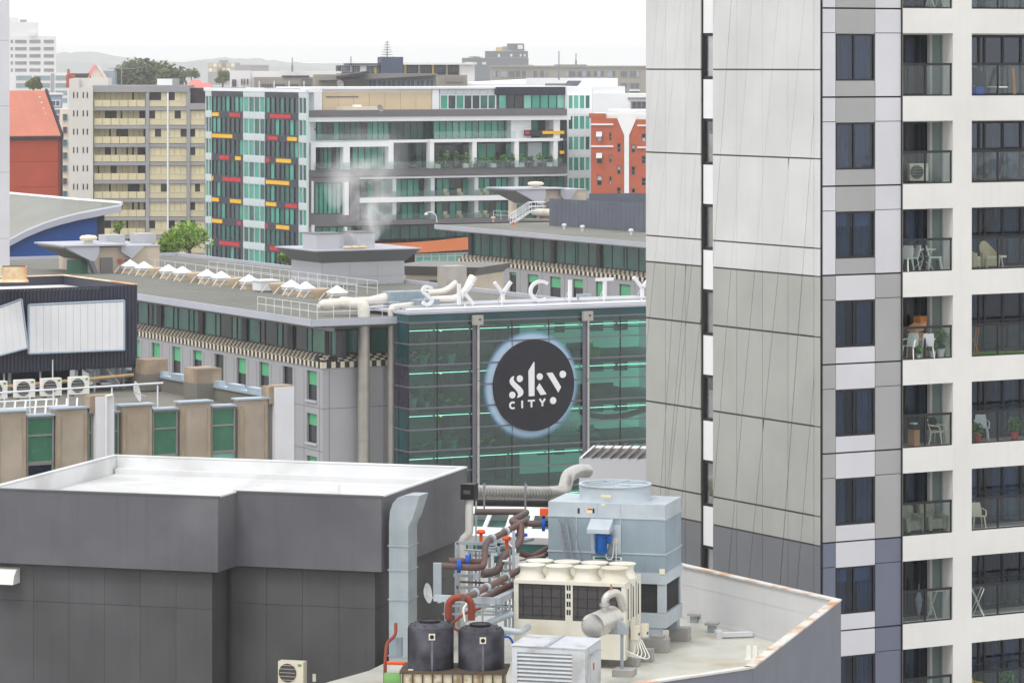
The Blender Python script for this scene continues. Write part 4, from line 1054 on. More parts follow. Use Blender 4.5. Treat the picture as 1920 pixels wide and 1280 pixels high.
mk('inner_glow', C(210, 232, 222), .8, .02, .3, emit=.3)  # wall colour with weak emission, standing in for room lighting
mk('inner_ceiling', C(170, 176, 172), .8, .03, .3)
mk('inner_dark', C(50, 52, 54), .6, .1)
mk('strip_light', (1, 1, .96, 1), .5, 0, emit=3.2)
mk('spot_amber', (1, .62, .12, 1), .5, 0, emit=3.0)
mk('mullion', C(116, 114, 126), .5, .04, .5, metal=.2)
mk('chair_lime', C(206, 212, 90), .5, .05)
mk('chair_teal', C(60, 226, 220), .5, .05)
mk('pot_white', C(224, 236, 230), .5, .03)
mk('logo_black', C(32, 31, 40), .6, .03, .5)
mk('logo_white', C(236, 236, 238), .5, .01)
mk('bolt_plate', C(172, 168, 160), .5, .06, 2.0)
glass('curtain_wall', (.44, .75, .68, 1), .10)
WL = Fr(605, 262, -62)
HW = thing('hotel_wing', 'grey hotel wing with green-blind windows, chequered ledge and broad flat roof', 'building', WL)
S3 = WL.S
zr3 = H - 18.35
zt3, zb3 = WL.Z(605, 619), WL.Z(605, 668)
xl3 = -84.0; yw = 24.0; ov = 1.5
MB().box(xl3, ov, -ov, yw, zr3 - .12, zr3).build('roof_slab', 'roof_grey', HW)
for k in range(22): cbox('roof_seam', 'roof_grey', HW, xl3 + .2, ov - .3, -ov + .5 + k * 1.1, -ov + .56 + k * 1.1, zr3 + .001, zr3 + .02)
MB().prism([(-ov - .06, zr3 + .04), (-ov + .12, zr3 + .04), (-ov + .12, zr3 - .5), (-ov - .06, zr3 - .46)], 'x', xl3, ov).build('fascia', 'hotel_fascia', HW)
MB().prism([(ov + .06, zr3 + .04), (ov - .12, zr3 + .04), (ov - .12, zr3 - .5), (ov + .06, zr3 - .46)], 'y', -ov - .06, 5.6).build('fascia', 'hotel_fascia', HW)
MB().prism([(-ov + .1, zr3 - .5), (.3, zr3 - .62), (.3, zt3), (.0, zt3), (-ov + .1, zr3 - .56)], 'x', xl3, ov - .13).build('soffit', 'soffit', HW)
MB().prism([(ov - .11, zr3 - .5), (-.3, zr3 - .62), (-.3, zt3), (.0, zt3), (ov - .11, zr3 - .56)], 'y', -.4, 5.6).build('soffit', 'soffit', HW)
MB().box(xl3, ov, yw - .3, yw, zr3 + .001, zr3 + .3).build('rear_kerb', 'hotel_fascia', HW)
MB().box(xl3, xl3 + .3, -ov, yw - .31, zr3 + .001, zr3 + .3).build('end_kerb', 'hotel_fascia', HW)
MB().box(xl3, -1.3, 1.3, 6.0, 0, zr3 - .63).build('core', 'glass_dark', HW); MB().box(xl3, -12, 6.0, yw, 0, zr3 - .63).build('rear_core', 'glass_dark', HW)
rec = .75
# ribbon windows under the roof, left face
MB().box(xl3, -rec, rec + .25, 1.28, zb3, zt3).build('ribbon_back', 'inner_dark', HW)
posts = [(150, 180), (440, 470), (750, 780), (1075, 1110), (1410, 1450)]
pp = [S3(240 + (a + b) / 2 / 3.764) for a, b in posts]
step = (pp[-1] - pp[0]) / 4
k = 0; xs_ = []
x = pp[-1]
while x > xl3: xs_.append(x); x -= step
for i, x in enumerate(xs_):
    cbox('ribbon_post', 'band_dark', HW, x - .5, x + .45, rec - .1, rec + .24, zb3, zt3)
    if i < 9:
        a, b = x - step + .46, x - .51
        window(HW, a, b, zb3, zt3, rec, 'band_dark', ['glass_teal', 'glass_dark', 'glass_teal_lt', 'glass_teal', 'glass_dark'], (.3, .42, .72, .85), fw=.1, fd=.12)
a, b = 0 - rec, xs_[0] + .46
# wall below: windows
zwl = zb3 - .9
wcols = [(284, 302), (322, 340), (362, 380), (402, 421), (443, 463), (486, 506), (530, 550), (575, 596)]
wx = [(S3(a), S3(b)) for a, b in wcols]
pit = (wx[-1][0] - wx[0][0]) / 7; ww = 1.75
cols = [wx[-1][0] - pit * k for k in range(20)]
rows = [(WL.Z(585, 750) - 3.1 * k, WL.Z(585, 695) - 3.1 * k) for k in range(5)]
holes = [(c, c + ww, z0, z1) for c in cols if c > xl3 for z0, z1 in rows]
MB().wall(xl3, 0, 0, zb3 - .85, holes, 0, .3).build('wall', 'hotel_grey', HW)
for c in cols:
    if c < xl3 or c < S3(230): continue
    for r_, (z0, z1) in enumerate(rows):
        if r_ > 2: continue
        window(HW, c, c + ww, z0, z1, .16, 'band_dark', 'glass_dark', fw=.06, fd=.1, blind='blind_green', bh=.48)
        cbox('sill', 'lilac_grey', HW, c - .1, c + ww + .1, -.12, .28, z0 - .14, z0 - .002)
    for q in (c - .45, c + ww + .45): cbox('joint', 'eave_dark', HW, q - .02, q + .02, -.012, -.001, rows[2][0] - 1, zb3 - 1.2)
for r_ in range(3): cbox('joint', 'eave_dark', HW, xl3, 0, -.012, -.001, rows[r_][0] - .5, rows[r_][0] - .46)
# chequered sloping ledge
def checker(parent, x0, x1, rot, corner=0.0, nm='chequer_tiles', p=.36, ya=rec, yb=-.08, za=zb3, zb_=zb3 - .42, zc_=zb3 - .86):
    n = int((x1 - x0) / p); p = (x1 - x0) / n; cr, bk = MB(), MB()
    rows_ = []
    for j in range(3):
        t0, t1 = j / 3, (j + 1) / 3; rows_.append(((ya + (yb - ya) * t0, za + (zb_ - za) * t0), (ya + (yb - ya) * t1, za + (zb_ - za) * t1)))
    rows_.append(((yb - .001, zb_), (yb - .001, zc_)))
    for j, ((y0, z0), (y1, z1)) in enumerate(rows_):
        for i in range(n):
            m = cr if (i + j) % 2 else bk
            xa, xb = x0 + i * p + .01, x0 + (i + 1) * p - .01
            m.poly((xa, y1, z1), (xb, y1, z1), (xb, y0, z0), (xa, y0, z0))
    cr.build(nm, 'tile_cream', parent, rot=rot, kind='stuff'); bk.build(nm, 'tile_black', parent, rot=rot, kind='stuff')
    MB().prism([(ya, za - .02), (yb + .01, zb_ - .01), (yb + .01, zc_ + .005), (ya + .4, zc_ + .005), (ya + .4, za - .02)], 'x', x0, x1).build('ledge', 'tile_black', parent, rot=rot)
checker(HW, xl3, .08, 0)
# right return face (towards the glass hall)
def RF(px): return Fr(605, 262, 28).S(px)
xr3 = 9.0
MB().box(rec + .02, 8, rec + .25, 1.29, zb3, zt3).build('ribbon_back', 'inner_dark', HW, rot=90)
window(HW, rec, xr3, zb3, zt3, rec, 'band_dark', ['glass_teal', 'glass_dark', 'glass_teal_lt'], (.08, .3, .42, .62, .8), fw=.14, fd=.12, rot=90)
MB().wall(0, xr3, 0, zb3 - .85, [], 0, .3).build('return_wall', 'hotel_grey', HW, rot=90)
checker(HW, -.08, xr3, 90)
cbox('joint', 'eave_dark', HW, 0, xr3, -.012, -.001, rows[0][0] - .5, rows[0][0] - .46, rot=90)
for q in (.5, 4.9): cbox('joint', 'eave_dark', HW, q, q + .04, -.012, -.001, rows[2][0] - 1, zb3 - 1.0, rot=90)
# two big steel risers on the return face and cream roof ducts
VF = Fr(605, 262, 28)
def vloc(px, y): s_ = VF.S(px); return s_, y
for (px, r, lb, top) in ((665.5, .44, 'wide ribbed steel riser duct on the grey hotel return wall', 592), (717, .27, 'narrow steel riser duct beside the glass hall corner', 592)):
    t = thing('riser_duct', lb, 'duct', VF, group='riser ducts')
    s_ = VF.S(px); y = -1.3
    z1 = zr3 + .05
    for k in range(10): MB().lathe([(r, 0), (r, 1.28), (r * 1.03, 1.285), (r * 1.03, 1.3)], (s_ + .35, y + .55, z1 - 13 + k * 1.3), 20).build('duct_length', 'duct_steel', t, smooth=True)
    x0_, y0_ = s_ + .35, y + .55
    if r > .4: MB().tube(fillet([(x0_, y0_, z1), (x0_, y0_, z1 + .9), (x0_ - .6, y0_ + 2.4, z1 + .9)], .8, 8), r, 20).build('elbow', 'duct_cream', t, smooth=True)
    else: MB().tube(fillet([(x0_, y0_, z1), (x0_, y0_, z1 + .6), (x0_ + 2.2, y0_ + 1.0, z1 + .65)], .6, 8), [.24] * 11, 20).build('elbow', 'duct_cream', t, smooth=True)
t = thing('roof_duct', 'cream roof duct with tapered ends lying behind the corner handrail', 'duct', VF)
x0_ = VF.S(665) + .2
MB().tube([(x0_ - 2.4, 1.4, zr3 + .85), (x0_ - 2.0, 1.5, zr3 + .85), (x0_ + 1.5, 1.9, zr3 + .9), (x0_ + 2.0, 2.0, zr3 + .95), (x0_ + 3.4, 2.3, zr3 + 1.1)], [.2, .4, .4, .34, .42], 20).build('barrel', 'duct_cream', t, smooth=True)
MB().box(x0_ + 3.4, x0_ + 6.6, 1.6, 3.0, zr3 + .6, zr3 + 1.6).build('plenum', 'galv_blue', t); MB().box(x0_ + 4.6, x0_ + 6.4, -.6, .7, zr3 + .3, zr3 + 1.1).build('plenum', 'galv_blue', t)
t = thing('forked_duct', 'pair of cream ducts sweeping up to a tall grey duct behind roof letters', 'duct', VF)
x1_ = VF.S(805)
for k in range(2):
    MB().tube(fillet([(x1_ + .6, 4.0 + k * 2.2, zr3 + .75 + .35 * k), (x1_ + 4.6, 4.4 + k * 2.2, zr3 + .75 + .35 * k), (x1_ + 5.6, 4.6 + k * 1.9, zr3 + 1.6 + .2 * k)], .8, 8), .27, 18).build('arm', 'duct_cream', t, smooth=True)
    MB().cyl((x1_ - .2, 4.0 + k * 2.2, zr3 + .75 + .3 * k), (x1_ + .9, 4.0 + k * 2.2, zr3 + .75 + .3 * k), .34, n=20).build('fan_casing', 'galv_blue', t, smooth=True)
MB().box(x1_ + 5.2, x1_ + 6.9, 7.4, 9.0, zr3, zr3 + 3.0).build('riser', 'duct_steel', t); MB().tube([(x1_ + 5.5, 4.6, zr3 + 1.55), (x1_ + 6.1, 4.8, zr3 + 2.3)], [.27, .34], 16).build('spout', 'duct_cream', t, smooth=True)
# handrails
def rail(label, pts, h=1.0, n=10, fr=VF, mid=True):
    t = thing('handrail', label, 'handrail', fr, group='roof handrails')
    P = [Vector(p) for p in pts]
    for hh in ((h, h * .5) if mid else (h,)): MB().tube([p + Vector((0, 0, hh)) for p in P], .022, 6).build('rail', 'white_steel', t)
    tot = sum((P[i + 1] - P[i]).length for i in range(len(P) - 1))
    for i in range(len(P) - 1):
        m = max(1, round(n * (P[i + 1] - P[i]).length / tot))
        for k in range(m + (i == len(P) - 2)):
            q = P[i].lerp(P[i + 1], k / m); MB().tube([q, q + Vector((0, 0, h))], .025, 5).build('post', 'white_steel', t)
    return t
rail('white handrail around the near roof corner above the riser ducts', [(-5.5, -.8, zr3)[:0] or (-.9, 9.5, zr3), (-.9, -1.0, zr3), (5.6, -1.0, zr3)], 1.05, 12)
# service walkway with white pyramid vents and beige bowls, seen along the roof
Rw0, Rw1 = WL.loc(hz(150, 498, zr3)), WL.loc(hz(662, 566, zr3))
rail('long white walkway handrail running back along the hotel roof', [tuple(Rw1 + Vector((-3, 1.7, 0))), tuple(Rw0 + Vector((0, 1.7, 0)))], 1.15, 24, WL)
rail('second white walkway handrail behind the vents on hotel roof', [tuple(Rw1 + Vector((-6, 5.0, 0))), tuple(Rw0 + Vector((18, 5.0, 0)))], 1.15, 18, WL)
seq = 'PBPPBPPBPWBPPBP'
vx = [(0, 'P', 245), (0, 'B', 0)]
kinds = [(176, 'B'), (205, 'B'), (222, 'B'), (244, 'P'), (270, 'P'), (294, 'B'), (316, 'P'), (342, 'P'), (365, 'B'), (388, 'P'), (415, 'P'), (441, 'B'), (467, 'P'), (498, 'W'), (520, 'B'), (546, 'P'), (573, 'P'), (600, 'B'), (632, 'P')]
ordn = ['first', 'second', 'third', 'fourth', 'fifth', 'sixth', 'seventh', 'eighth', 'ninth', 'tenth', 'eleventh', 'twelfth']
cnt = {'P': 0, 'B': 0, 'W': 0}
nP, nB = sum(1 for q in kinds if q[1] == 'P'), sum(1 for q in kinds if q[1] == 'B')
for px, kd_ in kinds:
    f = (px - 150) / (662 - 150); py = 498 + (566 - 498) * f
    p = hz(px, py + 2, zr3)
    if kd_ == 'P':
        t = thing('pyramid_vent', '%s white pyramid roof vent from the left along the walkway' % ordn[cnt['P']], 'vent', loc=p, rot=-62, group='pyramid vents')
        b = .68
        MB().loft([[(-b, -b, .65), (b, -b, .65), (b, b, .65), (-b, b, .65)], [(-.04, -.04, 1.2), (.04, -.04, 1.2), (.04, .04, 1.2), (-.04, .04, 1.2)]]).build('cap', 'white_pure', t)
        MB().box(-b * .85, b * .85, -b * .85, b * .85, .42, .64).build('skirt', 'white_steel', t)
        MB().box(-.5, .5, -.5, .5, 0, .42).build('base', 'vent_beige', t)
        for sx in (-1, 1): MB().tube([(sx * .85, -1.15, .02), (sx * .75, -.7, .6)], .045, 5).build('stay', 'white_steel', t)
    elif kd_ == 'B':
        t = thing('bowl_vent', '%s beige bowl vent from the left along the roof walkway' % ordn[cnt['B']], 'vent', loc=p, rot=-62, group='bowl vents')
        MB().lathe([(.4, 0), (.5, .25), (.7, .6), (.7, .78), (.6, .8), (.1, .82)], (0, 0, 0), 14).build('bowl', 'vent_beige', t, smooth=True)
        MB().tube([(-.7, -1.1, .02), (-.65, -.6, .6)], .045, 5).build('stay', 'white_steel', t)
    else:
        t = thing('box_vent', 'white flat-topped box vent among the pyramid vents', 'vent', loc=p, rot=-62)
        MB().box(-.8, .8, -.8, .8, .1, .85).build('box', 'white_steel', t); MB().box(-.9, .9, -.9, .9, .85, .95).build('lid', 'white_pure', t)
    cnt[kd_] += 1

# --- grey plant room with flared eave and two flues on the hotel roof
GFm = Fr(604, 300, 28)
gp = thing('flared_plant_room', 'grey rooftop plant room with dark flared eave and two metal flues', 'building', GFm)
gz0, gz1 = zr3 - .5, GFm.Z(604, 493)
gw, gl = GFm.S(760), 6.0
gw = GFm.S(758)
MB().box(0, gw, 0, gl, gz0, gz1 + .1).build('core', 'joint_grey', gp)
for k in range(3):
    for j in range(2): cbox('wall_panel', 'lilac_grey', gp, gw * k / 3 + .008, gw * (k + 1) / 3 - .008, -.05, -.001, gz0 + (gz1 - gz0) * j / 2 + .008, gz0 + (gz1 - gz0) * (j + 1) / 2 - .008)
for k in range(2):
    for j in range(2): cbox('wall_panel', 'lilac_grey', gp, -gl * (k + 1) / 2 + .008 + .0, -gl * k / 2 - .008, -.05, -.001, gz0 + (gz1 - gz0) * j / 2 + .008, gz0 + (gz1 - gz0) * (j + 1) / 2 - .008, rot=-90)
fl_ = 1.05; fh = 1.0
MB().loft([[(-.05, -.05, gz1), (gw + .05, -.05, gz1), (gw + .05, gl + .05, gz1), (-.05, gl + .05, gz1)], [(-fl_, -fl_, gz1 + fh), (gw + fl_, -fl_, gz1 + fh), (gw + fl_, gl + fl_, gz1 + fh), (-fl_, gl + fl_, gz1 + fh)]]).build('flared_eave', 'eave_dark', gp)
MB().box(-fl_ - .03, gw + fl_ + .03, -fl_ - .03, gl + fl_ + .03, gz1 + fh + .001, gz1 + fh + .1).build('eave_cap', 'hotel_fascia', gp)
for (xa, xb, ya, yb_, h_) in ((-.2, 1.9, .6, 3.4, 1.25), (1.95, 2.9, 2.0, 4.5, 1.2), (3.8, 5.4, 1.2, 4.2, 1.25)): MB().box(xa, xb, ya, yb_, gz1 + fh + .1, gz1 + fh + .1 + h_).build('flue_box', 'lilac_grey', gp); MB().box(xa - .05, xb + .05, ya - .05, yb_ + .05, gz1 + fh + .1 + h_, gz1 + fh + .15 + h_).build('flue_rim', 'eave_dark', gp)
for k in range(3): MB().lathe([(.3, 0), (.42, .1), (.3, .24), (.05, .28)], (2.4 + k * .7, 0.2, gz1 + fh + .1), 14).build('cowl', 'vent_beige', gp, smooth=True)
MB().box(-.5, gw + .5, -.5, gl + .5, 0, gz0).build('shaft', 'lilac_grey', gp)

# --- beige plant rooms with flared ears
def dormer(label, fr, w, l, zb_, h, el, er, vr):
    t = thing('eared_plant_room', label, 'building', fr, group='eared plant rooms')
    MB().box(0, w, 0, l, zb_ - .3, zb_ + h).build('body', 'plant_beige', t)
    zm = zb_ + h * .5
    # left ear: sloping dark underside, pale front cheek
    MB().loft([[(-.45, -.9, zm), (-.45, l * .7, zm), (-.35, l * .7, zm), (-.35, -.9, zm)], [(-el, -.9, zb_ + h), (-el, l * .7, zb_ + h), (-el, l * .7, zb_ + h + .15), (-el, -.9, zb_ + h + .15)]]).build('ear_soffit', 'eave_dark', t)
    MB().prism([(-.4, zm), (.0, zm), (.35, zb_ + h * .82), (.35, zb_ + h + .12), (-el * .98, zb_ + h + .12)], 'y', -.92, -.05).build('ear_cheek', 'hotel_fascia', t)
    MB().prism([(w * .55, zm + .1), (w * .75, zb_ + h + .12), (w * .4, zb_ + h + .12), (w * .4, zb_ + h * .82)], 'y', -.6, -.05).build('ear_cheek', 'hotel_fascia', t)
    MB().prism([(-.55, zm), (-.2, zm), (.3, zb_), (-.05, zb_)], 'y', -.9, -.1).build('raking_fin', 'eave_dark', t)
    MB().prism([(w * .48, zm), (w * .55, zm), (w * .66, zb_), (w * .56, zb_)], 'y', -.8, -.05).build('raking_fin', 'eave_dark', t)
    MB().box(-el - .05, w * .45, -1.0, l * .8, zb_ + h + .16, zb_ + h + .3).build('roof_cap', 'hotel_fascia', t)
    MB().box(w * .45 + .01, w + .05, -.1, l, zb_ + h + .001, zb_ + h + .1).build('roof_edge', 'hotel_fascia', t)
    MB().lathe([(.5 * vr, 0), (.5 * vr, .25), (.9 * vr, .3), (vr, .5), (.8 * vr, .68), (.1, .75)], (w * .05, 1.6, zb_ + h + .3), 20).build('mushroom_vent', 'plastic_cream', t, smooth=True)
    MB().box(-el * .75, -.25, .3, .4, zb_, zm + .1).build('end_glazing', 'glass_teal_lt', t)
    MB().box(w * .12, w * .3, -.12, -.001, zb_, zb_ + h * .6).build('door', 'soffit', t); MB().lathe([(.02, 0), (.2, .05), (.2, .3), (.02, .35)], (w * .4, -.3, zb_ + h * .4), 12).build('alarm_bell', 'sticker_red', t)
    return t
DF1 = Fr(172, 318, 28); dormer('beige rooftop plant room with flared ears at far end of hotel roof', DF1, 6.4, 8, zr3, 2.25, 2.9, 0, .8)
DF2 = Fr(1012, 434, 28); dormer('pale rooftop plant room with flared ears on the rear hotel wing', DF2, 6.4, 8, zr3 - .1, 3.3, 3.9, 0, 1.0)
for (xa, xb, h_) in ((1.6, 3.4, 1.4), (4.6, 6.4, 1.5)): MB().box(xa + 1.0, xb + 1.0, 3.2, 5, zr3 + 2.3, zr3 + 2.3 + h_ * .6).build('roof_unit', 'lilac_grey', bpy.data.objects['eared_plant_room'])

# --- rear hotel wing
RWf = Fr(1208, 376, -62)
RW = thing('rear_hotel_wing', 'rear grey hotel wing with wide teal windows and chequered ledge', 'building', RWf)
S4 = RWf.S
rx0, rx1 = S4(868), 14.0
zrt, zrb = RWf.Z(1208, 463), RWf.Z(1208, 512)
zrr = RWf.Z(1205, 452)
MB().box(rx0 - 3.4, rx1, -1.8, 24, zrr - .12, zrr).build('roof_slab', 'roof_grey', RW)
MB().prism([(-1.9, zrr + .04), (-1.7, zrr + .04), (-1.7, zrr - .55), (-1.9, zrr - .45)], 'x', rx0 - 3.45, rx1).build('fascia', 'hotel_fascia', RW)
MB().prism([(-1.69, zrr - .5), (.8, zrr - .7), (.8, zrt), (.4, zrt), (-1.69, zrr - .6)], 'x', rx0 - 3.3, rx1).build('soffit', 'soffit', RW)
MB().box(rx0, rx1, 1.3, 24, 0, zrr - .2).build('core', 'inner_dark', RW)
pxs = [872, 944, 1026, 1112, 1208, 1300]
for k in range(5):
    a, b = S4(pxs[k]), S4(pxs[k + 1])
    cbox('ribbon_post', 'band_dark', RW, a - .3, a + .5, rec - .2, 1.29, zrb, zrt)
    window(RW, a + .51, b - .31, zrb, zrt, rec, 'band_dark', ['glass_teal', 'glass_teal', 'glass_teal'], (.22, .47, .53, .78), fw=.12, fd=.12)
    cm = MB()
wy2 = [(870, 889), (909, 922), (955, 968), (989, 1009), (1031, 1051), (1074, 1093), (1117, 1134), (1161, 1182)]
hl = []
zw1, zw0 = RWf.Z(1040, 519), RWf.Z(1040, 561)
for a, b in wy2:
    sa = S4(a); hl.append((sa, S4(b), zw0, zw1))
MB().wall(rx0 - 1.0, rx1, 0, zrb - .85, hl, 0, .3).build('wall', 'hotel_grey', RW)
MB().box(rx0 - 1.0, rx1, .32, 1.28, 0, zrb - .9).build('wall_back', 'inner_dark', RW)
for i, (a, b, c, d) in enumerate(hl):
    window(RW, a, b, c, d, .14, 'band_dark', 'glass_dark', fw=.08, fd=.1, blind='blind_green', bh=(.14, .12, .16, .42, .45, .4, .95, .7)[i])
    cbox('joint', 'eave_dark', RW, b + .9, b + .95, -.012, -.001, c - 3, zrb - 1)
checker(RW, rx0 - 1.0, rx1, 0, p=.48, za=zrb, zb_=zrb - .42, zc_=zrb - .9)
# dark screen, stairs, lamp on rear roof
SF = Fr(1030, 392, -70)
sp = [hz(1030, 423, zrr), hz(1215, 436, zrr)]
scn = thing('plant_screen', 'dark blue-grey ribbed plant screen on the rear hotel roof', 'screen', loc=(0, 0, 0))
mk('screen_blue', C(92, 98, 112), .5, .06, .4, streak=.06)
for k in range(23):
    a, b = sp[0].lerp(sp[1], k / 23), sp[0].lerp(sp[1], (k + .96) / 23)
    MB().loft([[a, b, b + Vector((.1, .12, 0)), a + Vector((.1, .12, 0))], [v + Vector((0, 0, 3.1)) for v in (a, b, b + Vector((.1, .12, 0)), a + Vector((.1, .12, 0)))]]).build('sheet', 'screen_blue', scn)
q = hz(1105, 408, zrr)
MB().loft([[q, q + Vector((14, 1, 0)), q + Vector((14, 1.2, 0)), q + Vector((0, .2, 0))], [v + Vector((0, 0, 2.9)) for v in (q, q + Vector((14, 1, 0)), q + Vector((14, 1.2, 0)), q + Vector((0, .2, 0)))]]).build('rear_sheet', 'screen_blue', scn)
p = hz(996, 421, zrr)
st = thing('roof_stair', 'white metal stair with handrails crossing pipes on rear hotel roof', 'stair', loc=p, rot=15)
for sx in (0, 1.1):
    MB().tube([(-2.2, sx, .1), (0, sx, 1.5), (1.4, sx, 1.5)], .06, 6).build('stringer', 'white_steel', st)
    for hh in (.55, 1.05): MB().tube([(-2.2, sx, .1 + hh), (0, sx, 1.5 + hh), (1.8, sx, 1.5 + hh)], .05, 6).build('rail', 'white_steel', st)
    for k in range(5): MB().tube([(-2.2 + k * .75, sx, .1 + min(1.4, k * .75 * .64)), (-2.2 + k * .75, sx, 1.15 + min(1.4, k * .75 * .64))], .04, 5).build('post', 'white_steel', st)
for k in range(7): MB().box(-2.1 + k * .3, -1.85 + k * .3, 0, 1.1, .12 + k * .2, .16 + k * .2).build('tread', 'white_steel', st)
MB().box(-2.3, -1.9, -.1, .2, 0, .25).build('foot_block', 'valve_orange', st)
rail('steel handrail left of the roof stair on rear hotel roof', [tuple(hz(925, 411, zrr)), tuple(hz(968, 413, zrr))], 1.0, 3, Fr(960, .0001, 0), True).location = (0, 0, 0)
MB().tube([hz(1000, 408, zrr) + Vector((0, 0, .7)), hz(1035, 410, zrr) + Vector((0, 0, .7))], .45, 14).build('roof_pipe', 'duct_cream', smooth=True)
tag(bpy.data.objects['roof_pipe'], 'fat cream pipe under the roof stair on rear wing', 'pipe')
p = hz(816, 417, zrr); lp = thing('swan_neck_lamp', 'white swan-neck lamp at the tip of rear hotel roof', 'lamp', loc=p)
MB().tube(fillet([(.2, 0, 0), (.1, 0, .9), (-.5, 0, 1.25), (-1.0, 0, 1.1)], .4), .06, 8).build('stem', 'white_steel', lp, smooth=True); MB().lathe([(.05, .1), (.22, -.1), (.2, -.2), (.02, -.2)], (-1.05, 0, 1.05), 12).build('shade', 'white_steel', lp, smooth=True)
for k, (x, y) in enumerate(((1058, 430), (1092, 433), (1183, 440), (925, 416))):
    p = hz(x, y, zrr); t = thing('roof_cowl', ['small roof cowl left of the screen posts', 'small roof cowl under middle of dark screen', 'small roof cowl near tower edge on rear roof', 'small tan roof cowl left of roof stair'][k], 'cowl', loc=p, group='rear roof cowls')
    MB().lathe([(.12, 0), (.12, .35), (.28, .4), (.25, .6), (.03, .66)], (0, 0, 0), 12).build('cowl', 'white_steel' if k < 3 else 'vent_beige', t, smooth=True)
# low beige building between the wings
LB = Fr(760, 345, -20)
lb_ = thing('beige_service_block', 'low beige service block with grey louvre behind the roof letters', 'building', LB)
zl = LB.Z(760, 497)
MB().box(0, 7, 0, 8, 0, zl - .9).build('wall', 'plant_beige', lb_); MB().loft([[(0, -.2, zl - .9), (7, -.2, zl - .9), (7, 8, zl - .9), (0, 8, zl - .9)], [(-1.2, -1.4, zl), (8, -1.4, zl), (8, 8, zl), (-1.2, 8, zl)]]).build('flared_eave', 'soffit', lb_)
for k in range(8): cbox('louvre', 'eave_dark', lb_, LB.S(806), 6.9, -.1, -.01, zl - 1.35 - k * .16 - .12, zl - 1.35 - k * .16)
# ---------------------------------------------------------------- glass hall with round sign
GH = Fr(766, 261.5, 28)
GB = thing('glass_hall', 'green glass curtain-wall hall with dark mullions beside the tower', 'building', GH)
S5 = GH.S
zg0 = GH.Z(766, 590)
zrow = [GH.Z(884, 601) - 1.548 * k for k in range(11)]
xR = S5(1300)
vert = [0, S5(820), S5(888), S5(960), S5(1029), S5(1094), S5(1163), S5(1232), S5(1300)]
MB().box(-.02, xR, -.02, .12, zrow[0] + .05, zg0).build('head_band', 'tower_teal', GB)
MB().box(.0, 3.5, -.02, .12, zrow[0] + .05, zg0).build('head_band', 'tower_teal', GB, rot=90, loc=(0, 0, 0)) if False else MB().box(-.02, .12, .121, 3.5, zrow[0] + .05, zg0).build('head_band', 'tower_teal', GB)
MB().box(-.15, xR, -.15, 9, zg0 + .002, zg0 + .18).build('roof', 'hotel_fascia', GB)
for k in range(len(zrow)): MB().box(-.06, xR, -.07, .06, zrow[k] - .05, zrow[k] + .05).build('transom', 'mullion', GB); MB().box(-.065, .05, .061, 3.5, zrow[k] - .05, zrow[k] + .05).build('side_transom', 'mullion', GB)
for k, x in enumerate(vert): MB().box(x - .035, x + .035, -.03, .055, zrow[-1], zrow[0]).build('mullion', 'band_dark', GB)
for k in range(len(vert) - 1):
    for j in range(len(zrow) - 1): cbox('pane', 'curtain_wall', GB, vert[k] + .04, vert[k + 1] - .04, .0, .02, zrow[j + 1] + .05, zrow[j] - .05)
for j in range(len(zrow) - 1):
    if j in (2, 3, 6): cbox('side_panel', 'purple_panel' if j < 6 else 'tower_teal', GB, .0, .02, .07, 3.5, zrow[j + 1] + .05, zrow[j] - .05)
    else:
        cbox('side_pane', 'tower_teal', GB, .0, .02, .07, 3.5, zrow[j + 1] + .05, zrow[j] - .05)
for y in (1.6, 3.45): MB().box(-.03, .05, y - .03, y + .03, zrow[-1], zrow[0]).build('side_mullion', 'band_dark', GB)
# interior: slabs, back walls, columns, strip lights
for j in range(0, 11, 2):
    zf = zrow[j]
    cbox('floor_slab', 'inner_floor', GB, .2, xR, .2, 9, zf - .38, zf - .02)
    cbox('ceiling', 'inner_ceiling', GB, .2, xR, .2, 9, zf - .42, zf - .385)
    for k in range(len(vert) - 1):
        x0, x1 = vert[k] + .1, vert[k + 1] - .1
        cbox('strip_light', 'strip_light', GB, x0, x1, .55, .60, zf - .655, zf - .615)
xm = S5(1052)
MB().box(.2, xm, 6.5, 7, zrow[-1], zrow[0]).build('back_wall', 'inner_wall', GB)
for k in range(5): cbox('wall_fin', 'inner_dark', GB, 1.2 + k * 2.3, 2.0 + k * 2.3, 6.2, 6.45, zrow[-1], zrow[0])
MB().box(xm, xR, 8.2, 8.6, zrow[-1], zrow[0]).build('glow_wall', 'inner_glow', GB)  # no lamp here: the wall surface itself glows to look lit
for j in range(0, 10, 2):
    for (a, b) in ((1050, 1064), (1117, 1139), (1165, 1186)): cbox('inner_window', 'glass_dark', GB, S5(a) + 4.0, S5(b) + 4.2, 8.05, 8.19, zrow[j] - 1.8, zrow[j] - .75)
    cbox('inner_beam', 'inner_dark', GB, xm, xR, 3.6, 3.8, zrow[j] - 1.2, zrow[j] - 1.12)
for k in range(3):
    MB().lathe([(.04, 0), (.1, .05), (.1, .12), (.02, .14)], (S5(838), 1.0, zrow[k * 2] - .8), 10).build('spot_lamp', 'spot_amber', GB)
MB().box(.2, xR, .21, 9, 0, zrow[-1] - .4).build('base', 'inner_dark', GB)
